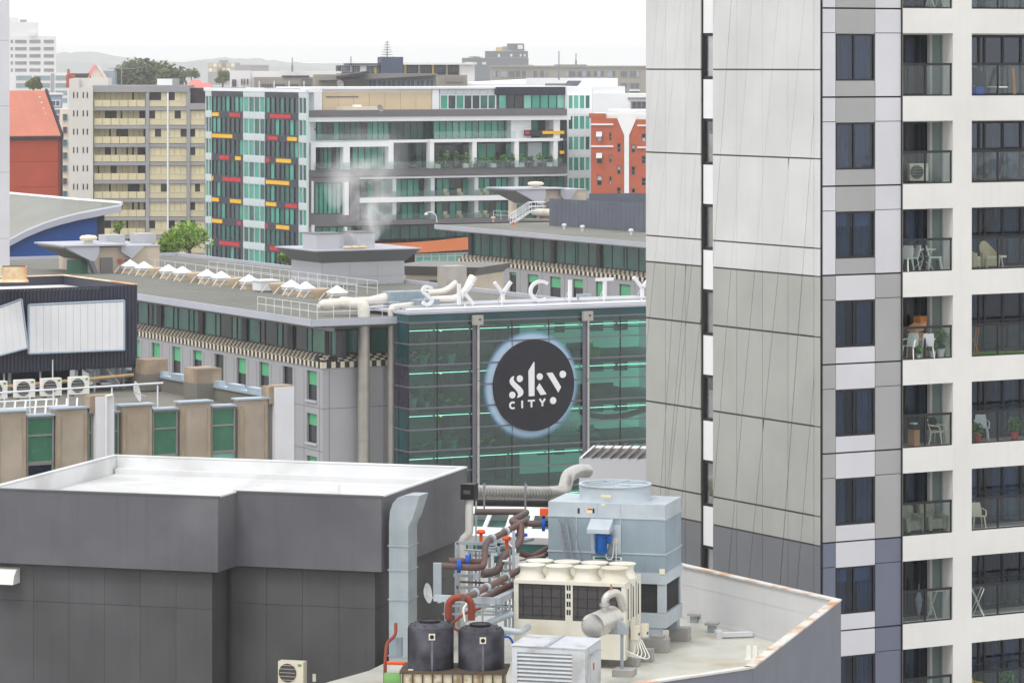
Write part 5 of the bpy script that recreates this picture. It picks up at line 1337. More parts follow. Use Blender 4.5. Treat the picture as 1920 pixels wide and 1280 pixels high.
# big posts with steel tube and bolted plate
for (px, lb) in ((891, 'dark vertical post with steel tube left of round sign'), (1097, 'dark vertical post with steel tube right of round sign')):
    t = thing('facade_post', lb, 'post', GH, group='glass hall posts'); x = S5(px)
    MB().box(x - .28, x + .28, -.22, -.08, zrow[-1] - 4, zrow[0] + .2).build('post', 'mullion', t)
    MB().tube([(x + .08, -.34, zrow[-1] - 4), (x + .08, -.34, zrow[0] + .1)], .09, 12).build('tube', 'steel', t, smooth=True)
    MB().box(x - .38, x + .42, -.5, -.2, zrow[0] - .3, zrow[0] + .4).build('cap_plate', 'bolt_plate', t); MB().cyl((x + .12, -.56, zrow[0] + .1), (x + .12, -.49, zrow[0] + .1), .07).build('bolt', 'plastic_black', t)
# round sign: black disc, pale blue halo film on the glass, raised white letters
sc_ = Vector((S5(998), 0, GH.Z(998, 721.5)))
rS = 85.5 / F * GH.D(998)
SG = thing('round_sign', 'round black sign with white stencilled lettering and blue halo on glass hall', 'sign', GH)
hm = bpy.data.materials.new('halo_film'); hm.use_nodes = True
n, l = hm.node_tree.nodes, hm.node_tree.links; n.clear()
oo = n.new('ShaderNodeOutputMaterial'); tr_ = n.new('ShaderNodeBsdfTransparent'); df = n.new('ShaderNodeBsdfDiffuse'); mxs = n.new('ShaderNodeMixShader')
tc = n.new('ShaderNodeTexCoord'); ln = n.new('ShaderNodeVectorMath'); ln.operation = 'LENGTH'; mr = n.new('ShaderNodeMapRange')
l.new(tc.outputs['Object'], ln.inputs[0]); l.new(ln.outputs['Value'], mr.inputs[0])
mr.inputs[1].default_value = rS * 1.23; mr.inputs[2].default_value = rS * 1.07; mr.inputs[3].default_value = 0; mr.inputs[4].default_value = .95; mr.interpolation_type = 'SMOOTHSTEP'
cr_ = n.new('ShaderNodeValToRGB'); mr2 = n.new('ShaderNodeMapRange'); mr2.inputs[1].default_value = rS * .98; mr2.inputs[2].default_value = rS * 1.22
l.new(ln.outputs['Value'], mr2.inputs[0]); l.new(mr2.outputs[0], cr_.inputs[0])
cr_.color_ramp.elements[0].color = C(200, 220, 238); cr_.color_ramp.elements[1].color = C(120, 170, 205)
l.new(cr_.outputs[0], df.inputs[0]); l.new(mr.outputs[0], mxs.inputs[0]); l.new(tr_.outputs[0], mxs.inputs[1]); l.new(df.outputs[0], mxs.inputs[2]); l.new(mxs.outputs[0], oo.inputs[0])
MATS['halo_film'] = hm
def disc(r, y0, y1, n_=72): return MB().loft([[(r * cos(2 * pi * k / n_), y, r * sin(2 * pi * k / n_)) for k in range(n_)] for y in (y0, y1)])
hl_ = MB().poly(*[(rS * 1.24 * cos(2 * pi * k / 72), 0, rS * 1.24 * sin(2 * pi * k / 72)) for k in range(72)]).build('halo', 'halo_film', SG, loc=(sc_.x - .12, -.03, sc_.z))
disc(rS, -.32, -.12).build('disc', 'logo_black', SG, loc=tuple(sc_), smooth=True)
def lg(x, y): return (x - 574) / 441 * rS, (648 - y) / 496 * rS
def glyph(name, pts, hole=None): MB().prism([lg(*p) for p in pts], 'y', -.38, -.321).build(name, 'logo_white', SG, loc=tuple(sc_))
def dotp(x, y, r): return [(x + r * cos(2 * pi * k / 20), y + r * 1.12 * sin(2 * pi * k / 20)) for k in range(20)]
glyph('letter_k', [(507, 490), (567, 392), (572, 400), (572, 762), (512, 764)]); glyph('letter_k', dotp(631, 556, 33)); glyph('letter_k', [(628, 628), (596, 682), (640, 756), (705, 750)])
glyph('letter_s', dotp(412, 568, 33)); glyph('letter_s', dotp(331, 741, 33))
L_, R_ = [(345, 537), (318, 552), (302, 582), (306, 615), (330, 648), (368, 688), (389, 718), (395, 745), (383, 773)], [(351, 541), (342, 562), (350, 590), (375, 616), (418, 655), (444, 688), (452, 715), (440, 748), (410, 768)]
m = MB()
for k in range(8):
    q = [L_[k], R_[k], R_[k + 1], L_[k + 1]]; m.prism([lg(*p) for p in q], 'y', -.38, -.321)
m.build('letter_s', 'logo_white', SG, loc=tuple(sc_))
glyph('letter_y', [(705, 520), (770, 517), (865, 678), (835, 738)]); glyph('letter_y', dotp(885, 542, 35)); glyph('emblem_dot', dotp(778, 823, 34))
def stroke(name, pts, w, mat, parent, y0, y1, loc=(0, 0, 0), closed=False):
    """flat letter stroke of width w along a 2-D line, mitred, with thickness y0..y1"""
    n_ = len(pts); A_, B_ = [], []
    for i, p in enumerate(pts):
        a = Vector(pts[i]) - Vector(pts[i - 1]) if i else None; b = Vector(pts[i + 1]) - Vector(pts[i]) if i < n_ - 1 else None
        a = a.normalized() if a else None; b = b.normalized() if b else None
        t = ((a or b) + (b or a)).normalized(); nn = Vector((-t.y, t.x)); c = nn.dot(Vector((-(b or a).y, (b or a).x)))
        A_.append(Vector(p) + nn * w / 2 / max(.5, c)); B_.append(Vector(p) - nn * w / 2 / max(.5, c))
    return MB().loft([[(A_[i].x, y0, A_[i].y), (B_[i].x, y0, B_[i].y), (B_[i].x, y1, B_[i].y), (A_[i].x, y1, A_[i].y)] for i in range(n_)]).build(name, mat, parent, loc=loc)
def arc(cx, cy, rx, ry, a0, a1, n_=14): return [(cx + rx * cos(R(a0 + (a1 - a0) * k / n_)), cy + ry * sin(R(a0 + (a1 - a0) * k / n_))) for k in range(n_ + 1)]
W_ = 17 / 441 * rS
def st_(nm, pts): stroke(nm, [lg(*p) for p in pts], W_, 'logo_white', SG, -.38, -.321, tuple(sc_))
st_('letter_c', [(335 + 30 * cos(R(a)), 853 + 33 * sin(R(a))) for a in range(-50, -311, -20)]); st_('letter_i', [(438, 806), (438, 888)]); st_('letter_t', [(502, 812), (576, 812)]); st_('letter_t', [(540, 821), (540, 884)])
st_('letter_y', [(630, 798), (660, 842)]); st_('letter_y', [(690, 798), (660, 842)]); st_('letter_y', [(660, 838), (660, 878)])
# roof letters
LFm = Fr(800, GH.D(800) + 1.2, 28)
def zl_(px, py): return LFm.Z(px, py)
def letter(label, px0, px1, y0, y1, strokes, nm):
    t = thing('roof_letter', label, 'letter', LFm, group='white roof letters')
    xa, xb, za, zb_ = LFm.S(px0), LFm.S(px1), zl_((px0 + px1) / 2, y1), zl_((px0 + px1) / 2, y0)
    for s_ in strokes: stroke('stroke', [(xa + (xb - xa) * u, za + (zb_ - za) * v) for u, v in s_], .23, 'logo_white', t, 0, .22)
    MB().tube([((xa + xb) / 2, .2, za - .25), ((xa + xb) / 2, .2, za + .1)], .06, 6).build('foot', 'white_steel', t); MB().tube([((xa + xb) / 2, .2, za + .8), ((xa + xb) / 2 + .3, 1.6, za - .3)], .035, 5).build('stay', 'white_steel', t)
S_ = [(.92, .84)] + [(.5 + .40 * cos(R(a)), .76 + .20 * sin(R(a))) for a in range(40, 271, 23)][1:-2] + [(.34, .60), (.62, .42)] + [(.50 + .40 * cos(R(a)), .24 + .20 * sin(R(a))) for a in range(20, -151, -20)] + [(.06, .15)]
K_ = [[(.1, 0), (.1, 1)], [(.95, 1), (.2, .44)], [(.42, .58), (1, 0)]]
Y_ = [[(.02, 1), (.5, .45)], [(.98, 1), (.5, .45)], [(.5, .48), (.5, 0)]]
C_ = [[(.58 + .50 * cos(R(a)), .5 + .48 * sin(R(a))) for a in range(48, 313, 14)]]
letter('white roof letter S at the left end of the sign row', 792, 813, 536, 572, [S_], 'S')
letter('white roof letter K between S and Y', 859, 889, 532, 571, K_, 'K')
letter('white roof letter Y between K and C', 928, 960, 529, 567, Y_, 'Y')
letter('white roof letter C in the middle of the row', 993, 1031, 527, 564, C_, 'C')
letter('white roof letter I right of the C', 1066, 1074, 525, 562, [[(.5, 0), (.5, 1)]], 'I')
letter('white roof letter T right of the I', 1119, 1151, 522, 560, [[(0, .95), (1, .95)], [(.5, .9), (.5, 0)]], 'T')
letter('white roof letter Y cut by the tower edge', 1189, 1222, 519, 557, Y_, 'Y')
rb_ = thing('letter_rail', 'white rail and stubs under the roof letters along glass hall', 'rail', LFm)
MB().box(LFm.S(764), LFm.S(1260), -.1, .35, zl_(800, 581), zl_(800, 577)).build('beam', 'white_pure', rb_)
for k in range(14): xk = LFm.S(770 + k * 34); MB().tube([(xk, .05, zg0 + .1), (xk, .05, zl_(800, 582))], .07, 6).build('stub', 'white_steel', rb_)
MB().box(LFm.S(764), LFm.S(1260), .5, .9, zg0 + .18, zg0 + .5).build('gutter', 'lilac_grey', rb_)
t = thing('floodlight_arm', 'small grey floodlight arm on the rail between I and T', 'floodlight', LFm)
MB().tube([(LFm.S(1084), 0, zl_(1084, 562)), (LFm.S(1084), 0, zl_(1084, 553))], .08, 6).build('stem', 'galv', t); MB().box(LFm.S(1082), LFm.S(1108), -.1, .15, zl_(1090, 557), zl_(1090, 551)).build('arm', 'galv', t)
# furniture and plants behind the glass
def foliage(m, c, rx, rz, n_, s=.14):
    for _ in range(n_):
        a, b, q = rnd.random() * 2 * pi, math.acos(rnd.uniform(-1, 1)), rnd.random() ** .5
        p = Vector((c[0] + rx * q * sin(b) * cos(a), c[1] + rx * q * sin(b) * sin(a), c[2] + rz * q * cos(b)))
        u = Vector((rnd.gauss(0, 1), rnd.gauss(0, 1), rnd.gauss(0, 1))).normalized() * s; v = u.orthogonal().normalized() * s * .55
        m.poly(p - u, p + v, p + u, p - v)
    return m
def inplant(px, j, label, rx, h, pr=.28, pot='pot_white'):
    x = S5(px); z = zrow[j] - .02
    t = thing('potted_plant', label, 'plant', loc=(0, 0, 0), group='plants inside the glass hall'); t.location = (GH.ox, GH.oy, 0); t.rotation_euler = (0, 0, R(28))
    MB().lathe([(pr * .7, 0), (pr, pr * 2), (pr * .9, pr * 2), (.02, pr * 1.9)], (x, 1.0, z), 16).build('pot', pot, t, smooth=True)
    foliage(MB(), (x, 1.0, z + pr * 2 + h * .5), rx, h * .5, 90).build('foliage', 'leaf', t)
    MB().tube([(x, 1, z + pr * 1.5), (x, 1, z + pr * 2 + h * .5)], .03, 5).build('stem', 'wood', t)
for (px, j, lb, rx, h, pr) in ((806, 2, 'tall plant in pale pot on top floor behind left glazing', .5, 1.5, .32), (858, 2, 'bushy plant in round pot on top floor left of the post', .7, .9, .33), (785, 4, 'plant in white pot on middle floor behind left glazing', .7, 1.2, .34), (812, 4, 'leafy plant beside the black chair on middle floor', .5, 1.3, .22), (832, 6, 'small plant in round pot on lower floor', .3, .5, .3), (862, 6, 'light green plant on lower floor left of the post', .5, .8, .3)):
    inplant(px, j, lb, rx, h, pr)
def shell_chair(px, j, label, mat, rot=0, y=1.0):
    x = S5(px); z = zrow[j] - .02
    t = thing('shell_chair', label, 'chair', GH, group='shell chairs inside the glass hall')
    prof = [(.0, .95), (.06, .6), (.16, .42), (.35, .34), (.6, .40), (.75, .5)]
    r_ = []
    for k, (u, v) in enumerate(prof):
        w = .34 - .02 * k
        r_.append([(x + u, y - w, z + v), (x + u, y + w, z + v), (x + u + .04, y + w, z + v - .05), (x + u + .04, y - w, z + v - .05)])
    MB().loft(r_).build('shell', mat, t, smooth=True)
    MB().tube([(x + .35, y, z + .33), (x + .35, y, z)], .04, 6).build('stem', 'steel', t); MB().lathe([(.25, 0), (.25, .03), (.03, .05)], (x + .35, y, z), 14).build('base', 'steel', t)
for (px, j, lb, mt) in ((838, 4, 'lime shell chair on middle floor nearest the plants', 'chair_lime'), (862, 4, 'lime shell chair on middle floor beside the post', 'chair_lime'), (898, 6, 'lime shell chair on lower floor right of the left post', 'chair_lime'), (922, 6, 'second lime shell chair on lower floor under the sign', 'chair_lime'), (796, 6, 'turquoise shell chair on lower floor behind left glazing', 'chair_teal'), (848, 6, 'turquoise-backed shell chair on lower floor by the plants', 'chair_teal'), (822, 2, 'pale leaf-shaped chair on the top floor', 'pot_white'), (808, 4, 'black shell chair on the middle floor', 'inner_dark')):
    shell_chair(px, j, lb, mt)
def sofa(px, j, w, label, mat, y=2.0):
    x = S5(px); z = zrow[j] - .02; t = thing('lounge_sofa', label, 'sofa', GH, group='sofas inside the glass hall')
    MB().box(x, x + w, y, y + .8, z + .12, z + .45).build('seat', mat, t); MB().box(x, x + w, y + .8, y + 1.0, z + .12, z + .95).build('backrest', mat, t)
    for sx in (x - .14, x + w + .01): MB().box(sx, sx + .13, y, y + 1.0, z + .0, z + .68).build('arm', mat, t)
mk('sofa_lime', C(190, 190, 60), .8, .05); mk('sofa_teal', C(20, 150, 165), .8, .05)
sofa(1098, 2, 1.5, 'dark sofa on top floor right of the right post', 'inner_dark'); sofa(1124, 2, .6, 'lime tub seat on top floor beside the dark sofa', 'sofa_lime', 1.2); sofa(1100, 4, 1.4, 'dark low sofa on middle floor right of post', 'inner_dark'); sofa(1128, 4, 2.6, 'long dark sofa on middle floor near tower edge', 'inner_dark'); sofa(1122, 6, 1.2, 'teal sofa on the lower floor near tower edge', 'sofa_teal')
cn = thing('wooden_canoe', 'slender wooden canoe hung inside the glass hall near tower edge', 'canoe', GH)
xa = S5(1122); zc_ = zrow[4] - 1.75
rr = []
for k in range(13):
    t_ = k / 12; w = .45 * sin(pi * t_) ** .7 + .02; z = zc_ + .55 * (2 * t_ - 1) ** 2
    rr.append([(xa + 6 * t_, 3 - w, z + .25), (xa + 6 * t_, 3, z - .15), (xa + 6 * t_, 3 + w, z + .25), (xa + 6 * t_, 3, z + .1)])
MB().loft(rr).build('hull', 'wood', cn, smooth=True)
for x in (1.5, 4.5): MB().tube([(xa + x, 3, zc_ + .1), (xa + x, 3, zrow[4] - .4)], .02, 5).build('hanger', 'alu', cn)
bl = thing('balustrade', 'row of white balusters on the lower floor right of the sign', 'balustrade', GH)
for k in range(14): MB().lathe([(.06, 0), (.11, .2), (.05, .5), (.05, .75), (.1, .8)], (S5(1052) + k * .2, 2.4, zrow[6] + .5), 8).build('baluster', 'logo_white', bl, smooth=True)
MB().box(S5(1052) - .1, S5(1052) + 2.8, 2.25, 2.55, zrow[6] + .4, zrow[6] + .5).build('plinth', 'logo_white', bl)
MB().box(S5(1052) - .1, S5(1052) + 2.8, 2.25, 2.55, zrow[6] - .02, zrow[6] + .4).build('base', 'inner_ceiling', bl)
# ---------------------------------------------------------------- apartment complex behind the hotel
mk('apt_navy', C(32, 40, 56), .4, .05, .2, spec=.4)
mk('apt_white', C(238, 240, 242), .5, .02, .2)
mk('apt_pale', C(204, 214, 216), .5, .03, .2)
mk('apt_grey', C(112, 110, 114), .6, .04, .2)
mk('apt_tan', C(216, 196, 164), .6, .03, .2)
mk('spandrel_yellow', C(246, 190, 20), .5, .02)
mk('spandrel_red', C(206, 30, 44), .5, .02)
mk('pane_a', C(70, 162, 142), .2, .12, .3, spec=.5)
mk('pane_b', C(30, 98, 90), .15, .2, .3, spec=.6)
mk('pane_c', C(24, 50, 58), .12, .2, .3, spec=.7)
mk('pane_d', C(132, 200, 180), .25, .08, .3, spec=.5)
mk('pane_e', C(32, 38, 44), .12, .2, .3, spec=.7)
mk('pane_f', C(104, 186, 168), .2, .1, .3)
mk('orange_fascia', C(220, 128, 78), .6, .04, .2)
mk('brick_orange', C(186, 98, 70), .85, .07, .4, streak=.06)
mk('balu_glass', C(150, 190, 186), .2, .05, .2)
glass('balcony_glass', (.86, .93, .92, 1), .06)
def grid(parent, x0, x1, z0, z1, y, fmat, panes, n, vs_h=(), fw=.14, fd=.2, rot=0.0):
    return window(parent, x0, x1, z0, z1, y, fmat, panes, tuple((k + 1) / n for k in range(n - 1)), vs_h, fw, fd, rot)
# A: strip block with red and yellow spandrels
AF = Fr(575, 484.5, -62)
AB = thing('strip_apartment_block', 'apartment block in navy and white strips with red and yellow spandrels', 'building', AF)
SA = AF.S
FH = 3.0
za0 = AF.Z(540, 169)
def zf(k): return AF.Z(540, 181.5) - FH * k      # head of windows, storey k
strips = [('w', 385, 397), ('d', 397, 456), ('w', 456, 497), ('d', 497, 560), ('w', 560, 575)]
MB().box(SA(385), -2.45, .31, 2.2, 0, za0 - .3).build('core', 'apt_pale', AB); MB().box(SA(385), -10, 2.21, 16, 0, za0 - .3).build('rear_core', 'apt_pale', AB)
MB().box(SA(383), -.0, -.1, 2.3, za0 - .29, za0 + .2).build('parapet', 'apt_white', AB); MB().box(SA(383), -10, 2.31, 16, za0 - .29, za0 + .1).build('roof', 'apt_white', AB)
colr = {0: [(0, .02, .25, 'y'), (0, .58, .93, 'r'), (1, .02, .68, 'y'), (2, .26, .58, 'r'), (2, .77, .95, 'y'), (3, .02, .07, 'y'), (3, .37, .95, 'r'), (4, .02, .25, 'y'), (4, .6, .96, 'y'), (5, .02, .36, 'y'), (5, .83, .96, 'r'), (6, .26, .9, 'r')],
        1: [(0, .16, .79, 'r'), (1, .1, .4, 'r'), (1, .68, .97, 'y'), (2, .04, .16, 'r'), (2, .35, .8, 'y'), (3, .04, .74, 'y'), (4, .04, .36, 'y'), (4, .63, .98, 'r'), (5, .04, .1, 'r'), (5, .35, .74, 'y'), (6, .17, .8, 'r')]}
dk = 0
for si, (kd_, pa, pb) in enumerate(strips):
    x0, x1 = SA(pa), SA(pb)
    if kd_ == 'd':
        cbox('head_panel', 'apt_navy', AB, x0, x1, -.06, .3, zf(0), za0 + .25)
        for k in range(9):
            grid(AB, x0, x1, zf(k) - 2.35, zf(k), -.02, 'apt_navy', ['pane_b', 'pane_c', 'pane_a', 'pane_c', 'pane_b', 'pane_c'], 7, (), .16, .3)
            cbox('spandrel', 'apt_navy', AB, x0, x1, -.05, .3, zf(k) - 3.0 + .002, zf(k) - 2.352)
        for (k, a, b, c) in colr[dk]:
            n_ = max(1, round((b - a) * 9)); w_ = (x1 - x0)
            for q in range(n_):
                xa = x0 + w_ * (a + (b - a) * q / n_); xb = x0 + w_ * (a + (b - a) * (q + 1) / n_)
                cbox('colour_panel', 'spandrel_yellow' if c == 'y' else 'spandrel_red', AB, xa + .03, xb - .03, -.12, -.051, zf(k) - 2.94, zf(k) - 2.42)
        dk += 1
    else:
        cbox('head_panel', 'apt_pale', AB, x0, x1, -.03, .3, zf(0), za0 - .1)
        n_ = 4 if pb - pa > 30 else 2
        for k in range(9):
            grid(AB, x0, x1, zf(k) - 2.3, zf(k), 0, 'apt_pale', ['pane_a', 'pane_b', 'pane_a', 'pane_b'], n_, (), .14, .3)
            cbox('spandrel', 'apt_pale', AB, x0, x1, -.03, .3, zf(k) - 3.0 + .002, zf(k) - 2.302)
# B: white terraced block with glass balconies
BF2 = Fr(583, 487, 28)
TB = thing('terraced_apartment_block', 'white terraced apartment block with teal glass and grey bands behind hotel roof', 'building', BF2)
SB = BF2.S
def zB(py, px=800): return BF2.Z(px, py)
def rB(pa, pb, ya, yb, y):
    a, b = BF2.P(pa, ya, y)[0], BF2.P(pb, ya, y)[0]
    return a, b, BF2.P(800, yb, y)[1], BF2.P(800, ya, y)[1]
def blk(name, mat, pa, pb, ya, yb, y0, y1):
    a, b, z0, z1 = rB(pa, pb, ya, yb, y0); return cbox(name, mat, TB, a, b, y0, y1, z0, z1)
x0B, x1B = 575, 1063
MB().box(SB(600), SB(1060), 4.2, 16, 0, zB(212)).build('core', 'pane_e', TB)
blk('roof_band', 'apt_grey', x0B, x1B, 206, 218, -.8, 6); blk('roof_fascia', 'apt_white', 572, 1070, 218.2, 227, -.6, 5)
for (ya, yb, m_, o_) in ((262, 267, 'apt_white', 0), (316, 329, 'apt_grey', -.6), (330, 334, 'apt_white', -.3), (369, 378, 'apt_white', -.6), (411, 420, 'apt_grey', -.5)): blk('floor_band', m_, x0B + (100 if 325 < ya < 400 else 0), x1B, ya, yb, o_, 4.2)
blk('left_pier', 'apt_white', 572, 582, 227, 420, -.2, 6)
for k in range(8): blk('pale_wall', 'apt_pale', 576, 592, 205 + k * 37, 205 + k * 37 + 35, 1.6, 6)
# glazing per level
def glz(pa, pb, ya, yb, n_, mats, y=2.2, fm='pane_e'):
    a, b, z0, z1 = rB(pa, pb, ya, yb, y); return grid(TB, a, b, z0, z1, y, fm, mats, n_, (), .12, .2)
T1 = ['pane_a', 'pane_d', 'pane_f', 'pane_a']; T2 = ['pane_a', 'pane_b', 'pane_f', 'pane_a', 'pane_c']; T3 = ['pane_c', 'pane_b', 'pane_b']
glz(594, 730, 227, 262, 13, T2, 2.4); glz(732, 808, 227, 262, 6, T3, 3.2); glz(812, 958, 227, 262, 12, T1, 1.6); glz(996, 1038, 227, 250, 3, ['pane_a', 'pane_e', 'pane_e'], 2.2); glz(1050, 1062, 227, 310, 2, T1, .6)
glz(600, 652, 272, 316, 7, T2, 2.0); glz(660, 732, 272, 316, 6, ['pane_a', 'pane_d', 'pane_f'], .9); glz(740, 806, 267, 316, 5, T3, 3.0)
glz(816, 885, 272, 316, 4, ['pane_a', 'pane_e', 'pane_c'], 1.8); glz(895, 965, 270, 316, 4, ['pane_a', 'pane_f', 'pane_e'], 1.8); glz(972, 990, 270, 316, 1, T3, 1.8); glz(1016, 1040, 270, 300, 2, T1, 1.5)
for (ya, yb) in ((335, 369), (379, 411)): glz(676, 738, ya, yb, 5, T2, 2.0); glz(742, 808, ya, yb, 6, T2, 2.0); glz(818, 892, ya, yb, 6, T2, 2.0); glz(897, 962, ya, yb, 6, T2, 2.0); glz(968, 1058, ya, yb, 7, T3, 2.0)
glz(680, 1060, 421, 447, 22, T3, 1.0)
# white frames round the balconies
for (pa, pb, ya, yb) in ((583, 738, 265, 316),):
    blk('frame', 'apt_white', pa, pb, ya, ya + 9, -.7, .4)
    for px in (pa, 644, pb - 9): blk('frame_post', 'apt_white', px, px + (9 if px != 644 else 12), ya + 9.1, yb, -.7, .4)
blk('frame', 'apt_white', 806, 1050, 261.5, 267.5, -.65, .5)
for px in (806, 886, 965, 1038): blk('frame_post', 'apt_white', px, px + 8, 267.6, 316, -.6, .5)
for px in (736, 808, 890, 965): blk('pier', 'apt_pale', px, px + 7, 334.5, 411, -.1, 2)
blk('wall', 'apt_white', 958, 996, 227, 262, .5, 4); blk('wall', 'apt_pale', 990, 1016, 270, 316, 1.4, 4); blk('wall', 'apt_white', 1038, 1050, 227, 262, -.2, 4)
for (pa, pb, c) in ((986, 993, 'spandrel_red'), (1018, 1058, 'spandrel_yellow')): blk('colour_panel', c, pa, pb, 248, 254, -.4, -.2)
blk('navy_strip', 'apt_navy', 985, 1063, 246, 257, -.19, .2); blk('navy_strip', 'apt_navy', 1056, 1063, 228, 310, .0, .5); blk('colour_panel', 'spandrel_yellow', 1050, 1058, 286, 292, -.4, -.2)
# grey corner block with inset window, left
blk('grey_block', 'apt_grey', 575, 590, 330, 420, -.55, 3); blk('grey_block', 'apt_grey', 656, 674, 330, 420, -.55, 3); blk('grey_block', 'apt_grey', 590.2, 655.8, 330, 339, -.55, 3); blk('grey_block', 'apt_grey', 590.2, 655.8, 398, 420, -.55, 3)
glz(590, 656, 339, 398, 8, ['pane_a', 'pane_d', 'pane_f', 'pane_a'], .2); blk('white_bar', 'apt_white', 584, 588, 336, 395, -.8, -.56); blk('white_bar', 'apt_white', 646, 654, 339, 400, -.8, -.2)
glz(590, 660, 420.5, 447, 5, T2, .5); blk('white_bar', 'apt_white', 584, 590, 417, 447, -.8, -.2); blk('white_bar', 'apt_white', 647, 651, 422, 450, -.8, -.2)
# balustrade glass
for (pa, pb, ya, yb, y) in ((586, 730, 250, 262, -.3), (812, 965, 247, 261, -.3), (584, 1050, 302, 315.5, -.9), (676, 1058, 357, 368.5, -.2), (676, 1058, 400, 410.5, -.2)):
    n_ = max(3, int((pb - pa) / 22))
    for k in range(n_): cbox('balustrade_pane', 'balcony_glass', TB, SB(pa) + (SB(pb) - SB(pa)) * k / n_ + .03, SB(pa) + (SB(pb) - SB(pa)) * (k + 1) / n_ - .03, y, y + .03, zB(yb), zB(ya))
# orange swoosh and teal windows under it
m = MB(); n_ = 16
rr = []
for k in range(n_ + 1):
    px = 580 + (900 - 580) * k / n_; dip = 8 * sin(pi * min(1, k / n_ * 1.1)) ; x = SB(px); rr.append([(x, -2.2, zB(468 + dip * .5)), (x, -2.2, zB(445 + dip)), (x, -1.5, zB(445 + dip)), (x, -1.5, zB(468 + dip * .5))])
m.loft(rr).build('orange_fascia', 'orange_fascia', TB)
grid(TB, SB(770), SB(905), zB(500), zB(474), -1.4, 'apt_pale', ['pane_f', 'pane_d', 'pane_f'], 9, (.8,), .15, .2)
blk('orange_base', 'orange_fascia', 755, 905, 501, 512, -2.0, -1.2); blk('lower_wall', 'apt_tan', 575, 905, 512.2, 700, -1.9, 1)
# penthouse: tan panels, glazing, navy box, right-hand strips
blk('penthouse_wall', 'apt_white', 586, 1108, 166, 206, 4.6, 14)
for k in range(7): blk('tan_panel', 'apt_tan', 605 + k * 29.2, 605 + (k + 1) * 29.2 - .5, 173, 206, 4.4, 4.59)
blk('white_upright', 'apt_white', 588, 604, 165, 206, 4.2, 4.6); blk('white_upright', 'apt_white', 811, 823, 168, 206, 4.2, 4.6); blk('roof_lip', 'apt_white', 580, 1112, 163, 167, 4.0, 15)
blk('dark_slot', 'apt_grey', 612, 672, 180, 182, 4.3, 4.41)
for k in range(7): blk('pale_panel', 'apt_pale', 825 + k * 15, 839.4 + k * 15, 168, 177.5, 4.3, 4.6)
glz(825, 930, 178, 206, 7, ['pane_b', 'pane_c', 'pane_b', 'pane_a'], 4.3, 'apt_white')
blk('navy_box', 'apt_navy', 930, 1063, 164, 178, 3.9, 4.6); glz(934, 1060, 178, 206, 8, ['pane_a', 'pane_f', 'pane_c', 'pane_d', 'pane_e'], 4.1, 'apt_navy')
x0_, x1_, _a, _b = rB(1064, 1108, 100, 200, 3.3)
MB().box(x0_, x1_ + .3, 3.5, 15, 0, zB(164)).build('right_core', 'apt_white', TB)
for k in range(7):
    yy = 178 + k * 39.5
    grid(TB, x0_, x1_, rB(1064, 1108, yy, yy + 30, 3.3)[2], rB(1064, 1108, yy, yy + 30, 3.3)[3], 3.3, 'apt_white', ['pane_a', 'pane_f', 'pane_b', 'pane_a'], 4, (), .2, .2); blk('spandrel', 'apt_white', 1064, 1108, yy + 30.2, yy + 39.3, 3.28, 3.5)
# roof things
for k, (px, lb) in enumerate(((660, 'white vaulted roof unit on the penthouse roof'),)):
    t = thing('roof_unit', 'cream roof unit in front of the tan penthouse panels', 'roof unit', BF2)
    MB().box(SB(648), SB(724), 1.0, 3, zB(206), zB(200)).build('case', 'plastic_cream', t); MB().box(SB(675), SB(687), 1.5, 2.4, zB(200), zB(196)).build('cap', 'white_pure', t)
for k, (px, pot) in enumerate([(818 + 17.5 * i, i) for i in range(14)]):
    t = thing('terrace_plant', 'potted shrub on the terraced block, %s from the left in the planter row' % (ordn + ['thirteenth', 'fourteenth'])[k], 'plant', BF2, group='terrace planter row')
    h_ = rnd.uniform(.8, 1.9)
    MB().box(SB(px) - .35, SB(px) + .35, -.6, -.1, zB(316) + .02, zB(316) + .6).build('planter', 'apt_navy' if k % 3 else 'pot_white', t); foliage(MB(), (SB(px), -.35, zB(316) + .6 + h_ * .45), .55, h_ * .55, 60, .22).build('foliage', 'leaf' if k % 2 else 'leaf_dark', t)
for k in range(8):
    px, yy = (840, 866, 902, 915)[k % 4], (368.5, 410.5)[k // 4]
    t = thing('terrace_chair', '%s wicker terrace chair from the left on the %s grey-band terrace' % (ordn[k % 4], ('upper', 'lower')[k // 4]), 'chair', BF2, group='terrace chairs')
    MB().box(SB(px) - .3, SB(px) + .3, .2, .8, zB(yy) + .02, zB(yy) + .45).build('seat', 'wicker', t); MB().box(SB(px) - .3, SB(px) + .3, .8, .9, zB(yy) + .02, zB(yy) + .95).build('backrest', 'wicker', t)
# C: orange brick block with white Y
OFm = Fr(1106, 500, -4)
OB = thing('brick_apartment_block', 'orange brick block split by a white Y-shaped recess beside the tower', 'building', OFm)
SO = OFm.S
def zO(py): return OFm.Z(1150, py)
hol = []
for k in range(5):
    y = 246 + k * 41.2
    for (a, b, yy, hh) in ((1119, 1129, y, 20), (1142, 1147, y + 3, 15), (1157, 1164, y + 23, 17), (1184, 1191, y + 25, 16), (1203, 1211, y + 5, 15)): hol.append((SO(a), SO(b), zO(yy + hh), zO(yy)))
MB().prism([(SO(1106), 0), (SO(1171), 0), (SO(1171), zO(254)), (SO(1157), zO(222)), (SO(1136), zO(222)), (SO(1136), zO(215)), (SO(1104), zO(213))], 'y', 0, .3) if False else None
MB().wall(SO(1108), SO(1170), 0, zO(222), [h for h in hol if h[0] < SO(1170)], 0, .4).build('brick_wall', 'brick_orange', OB)
MB().wall(SO(1180), SO(1240), 0, zO(224), [h for h in hol if h[0] > SO(1180)], 0, .4).build('brick_wall', 'brick_orange', OB)
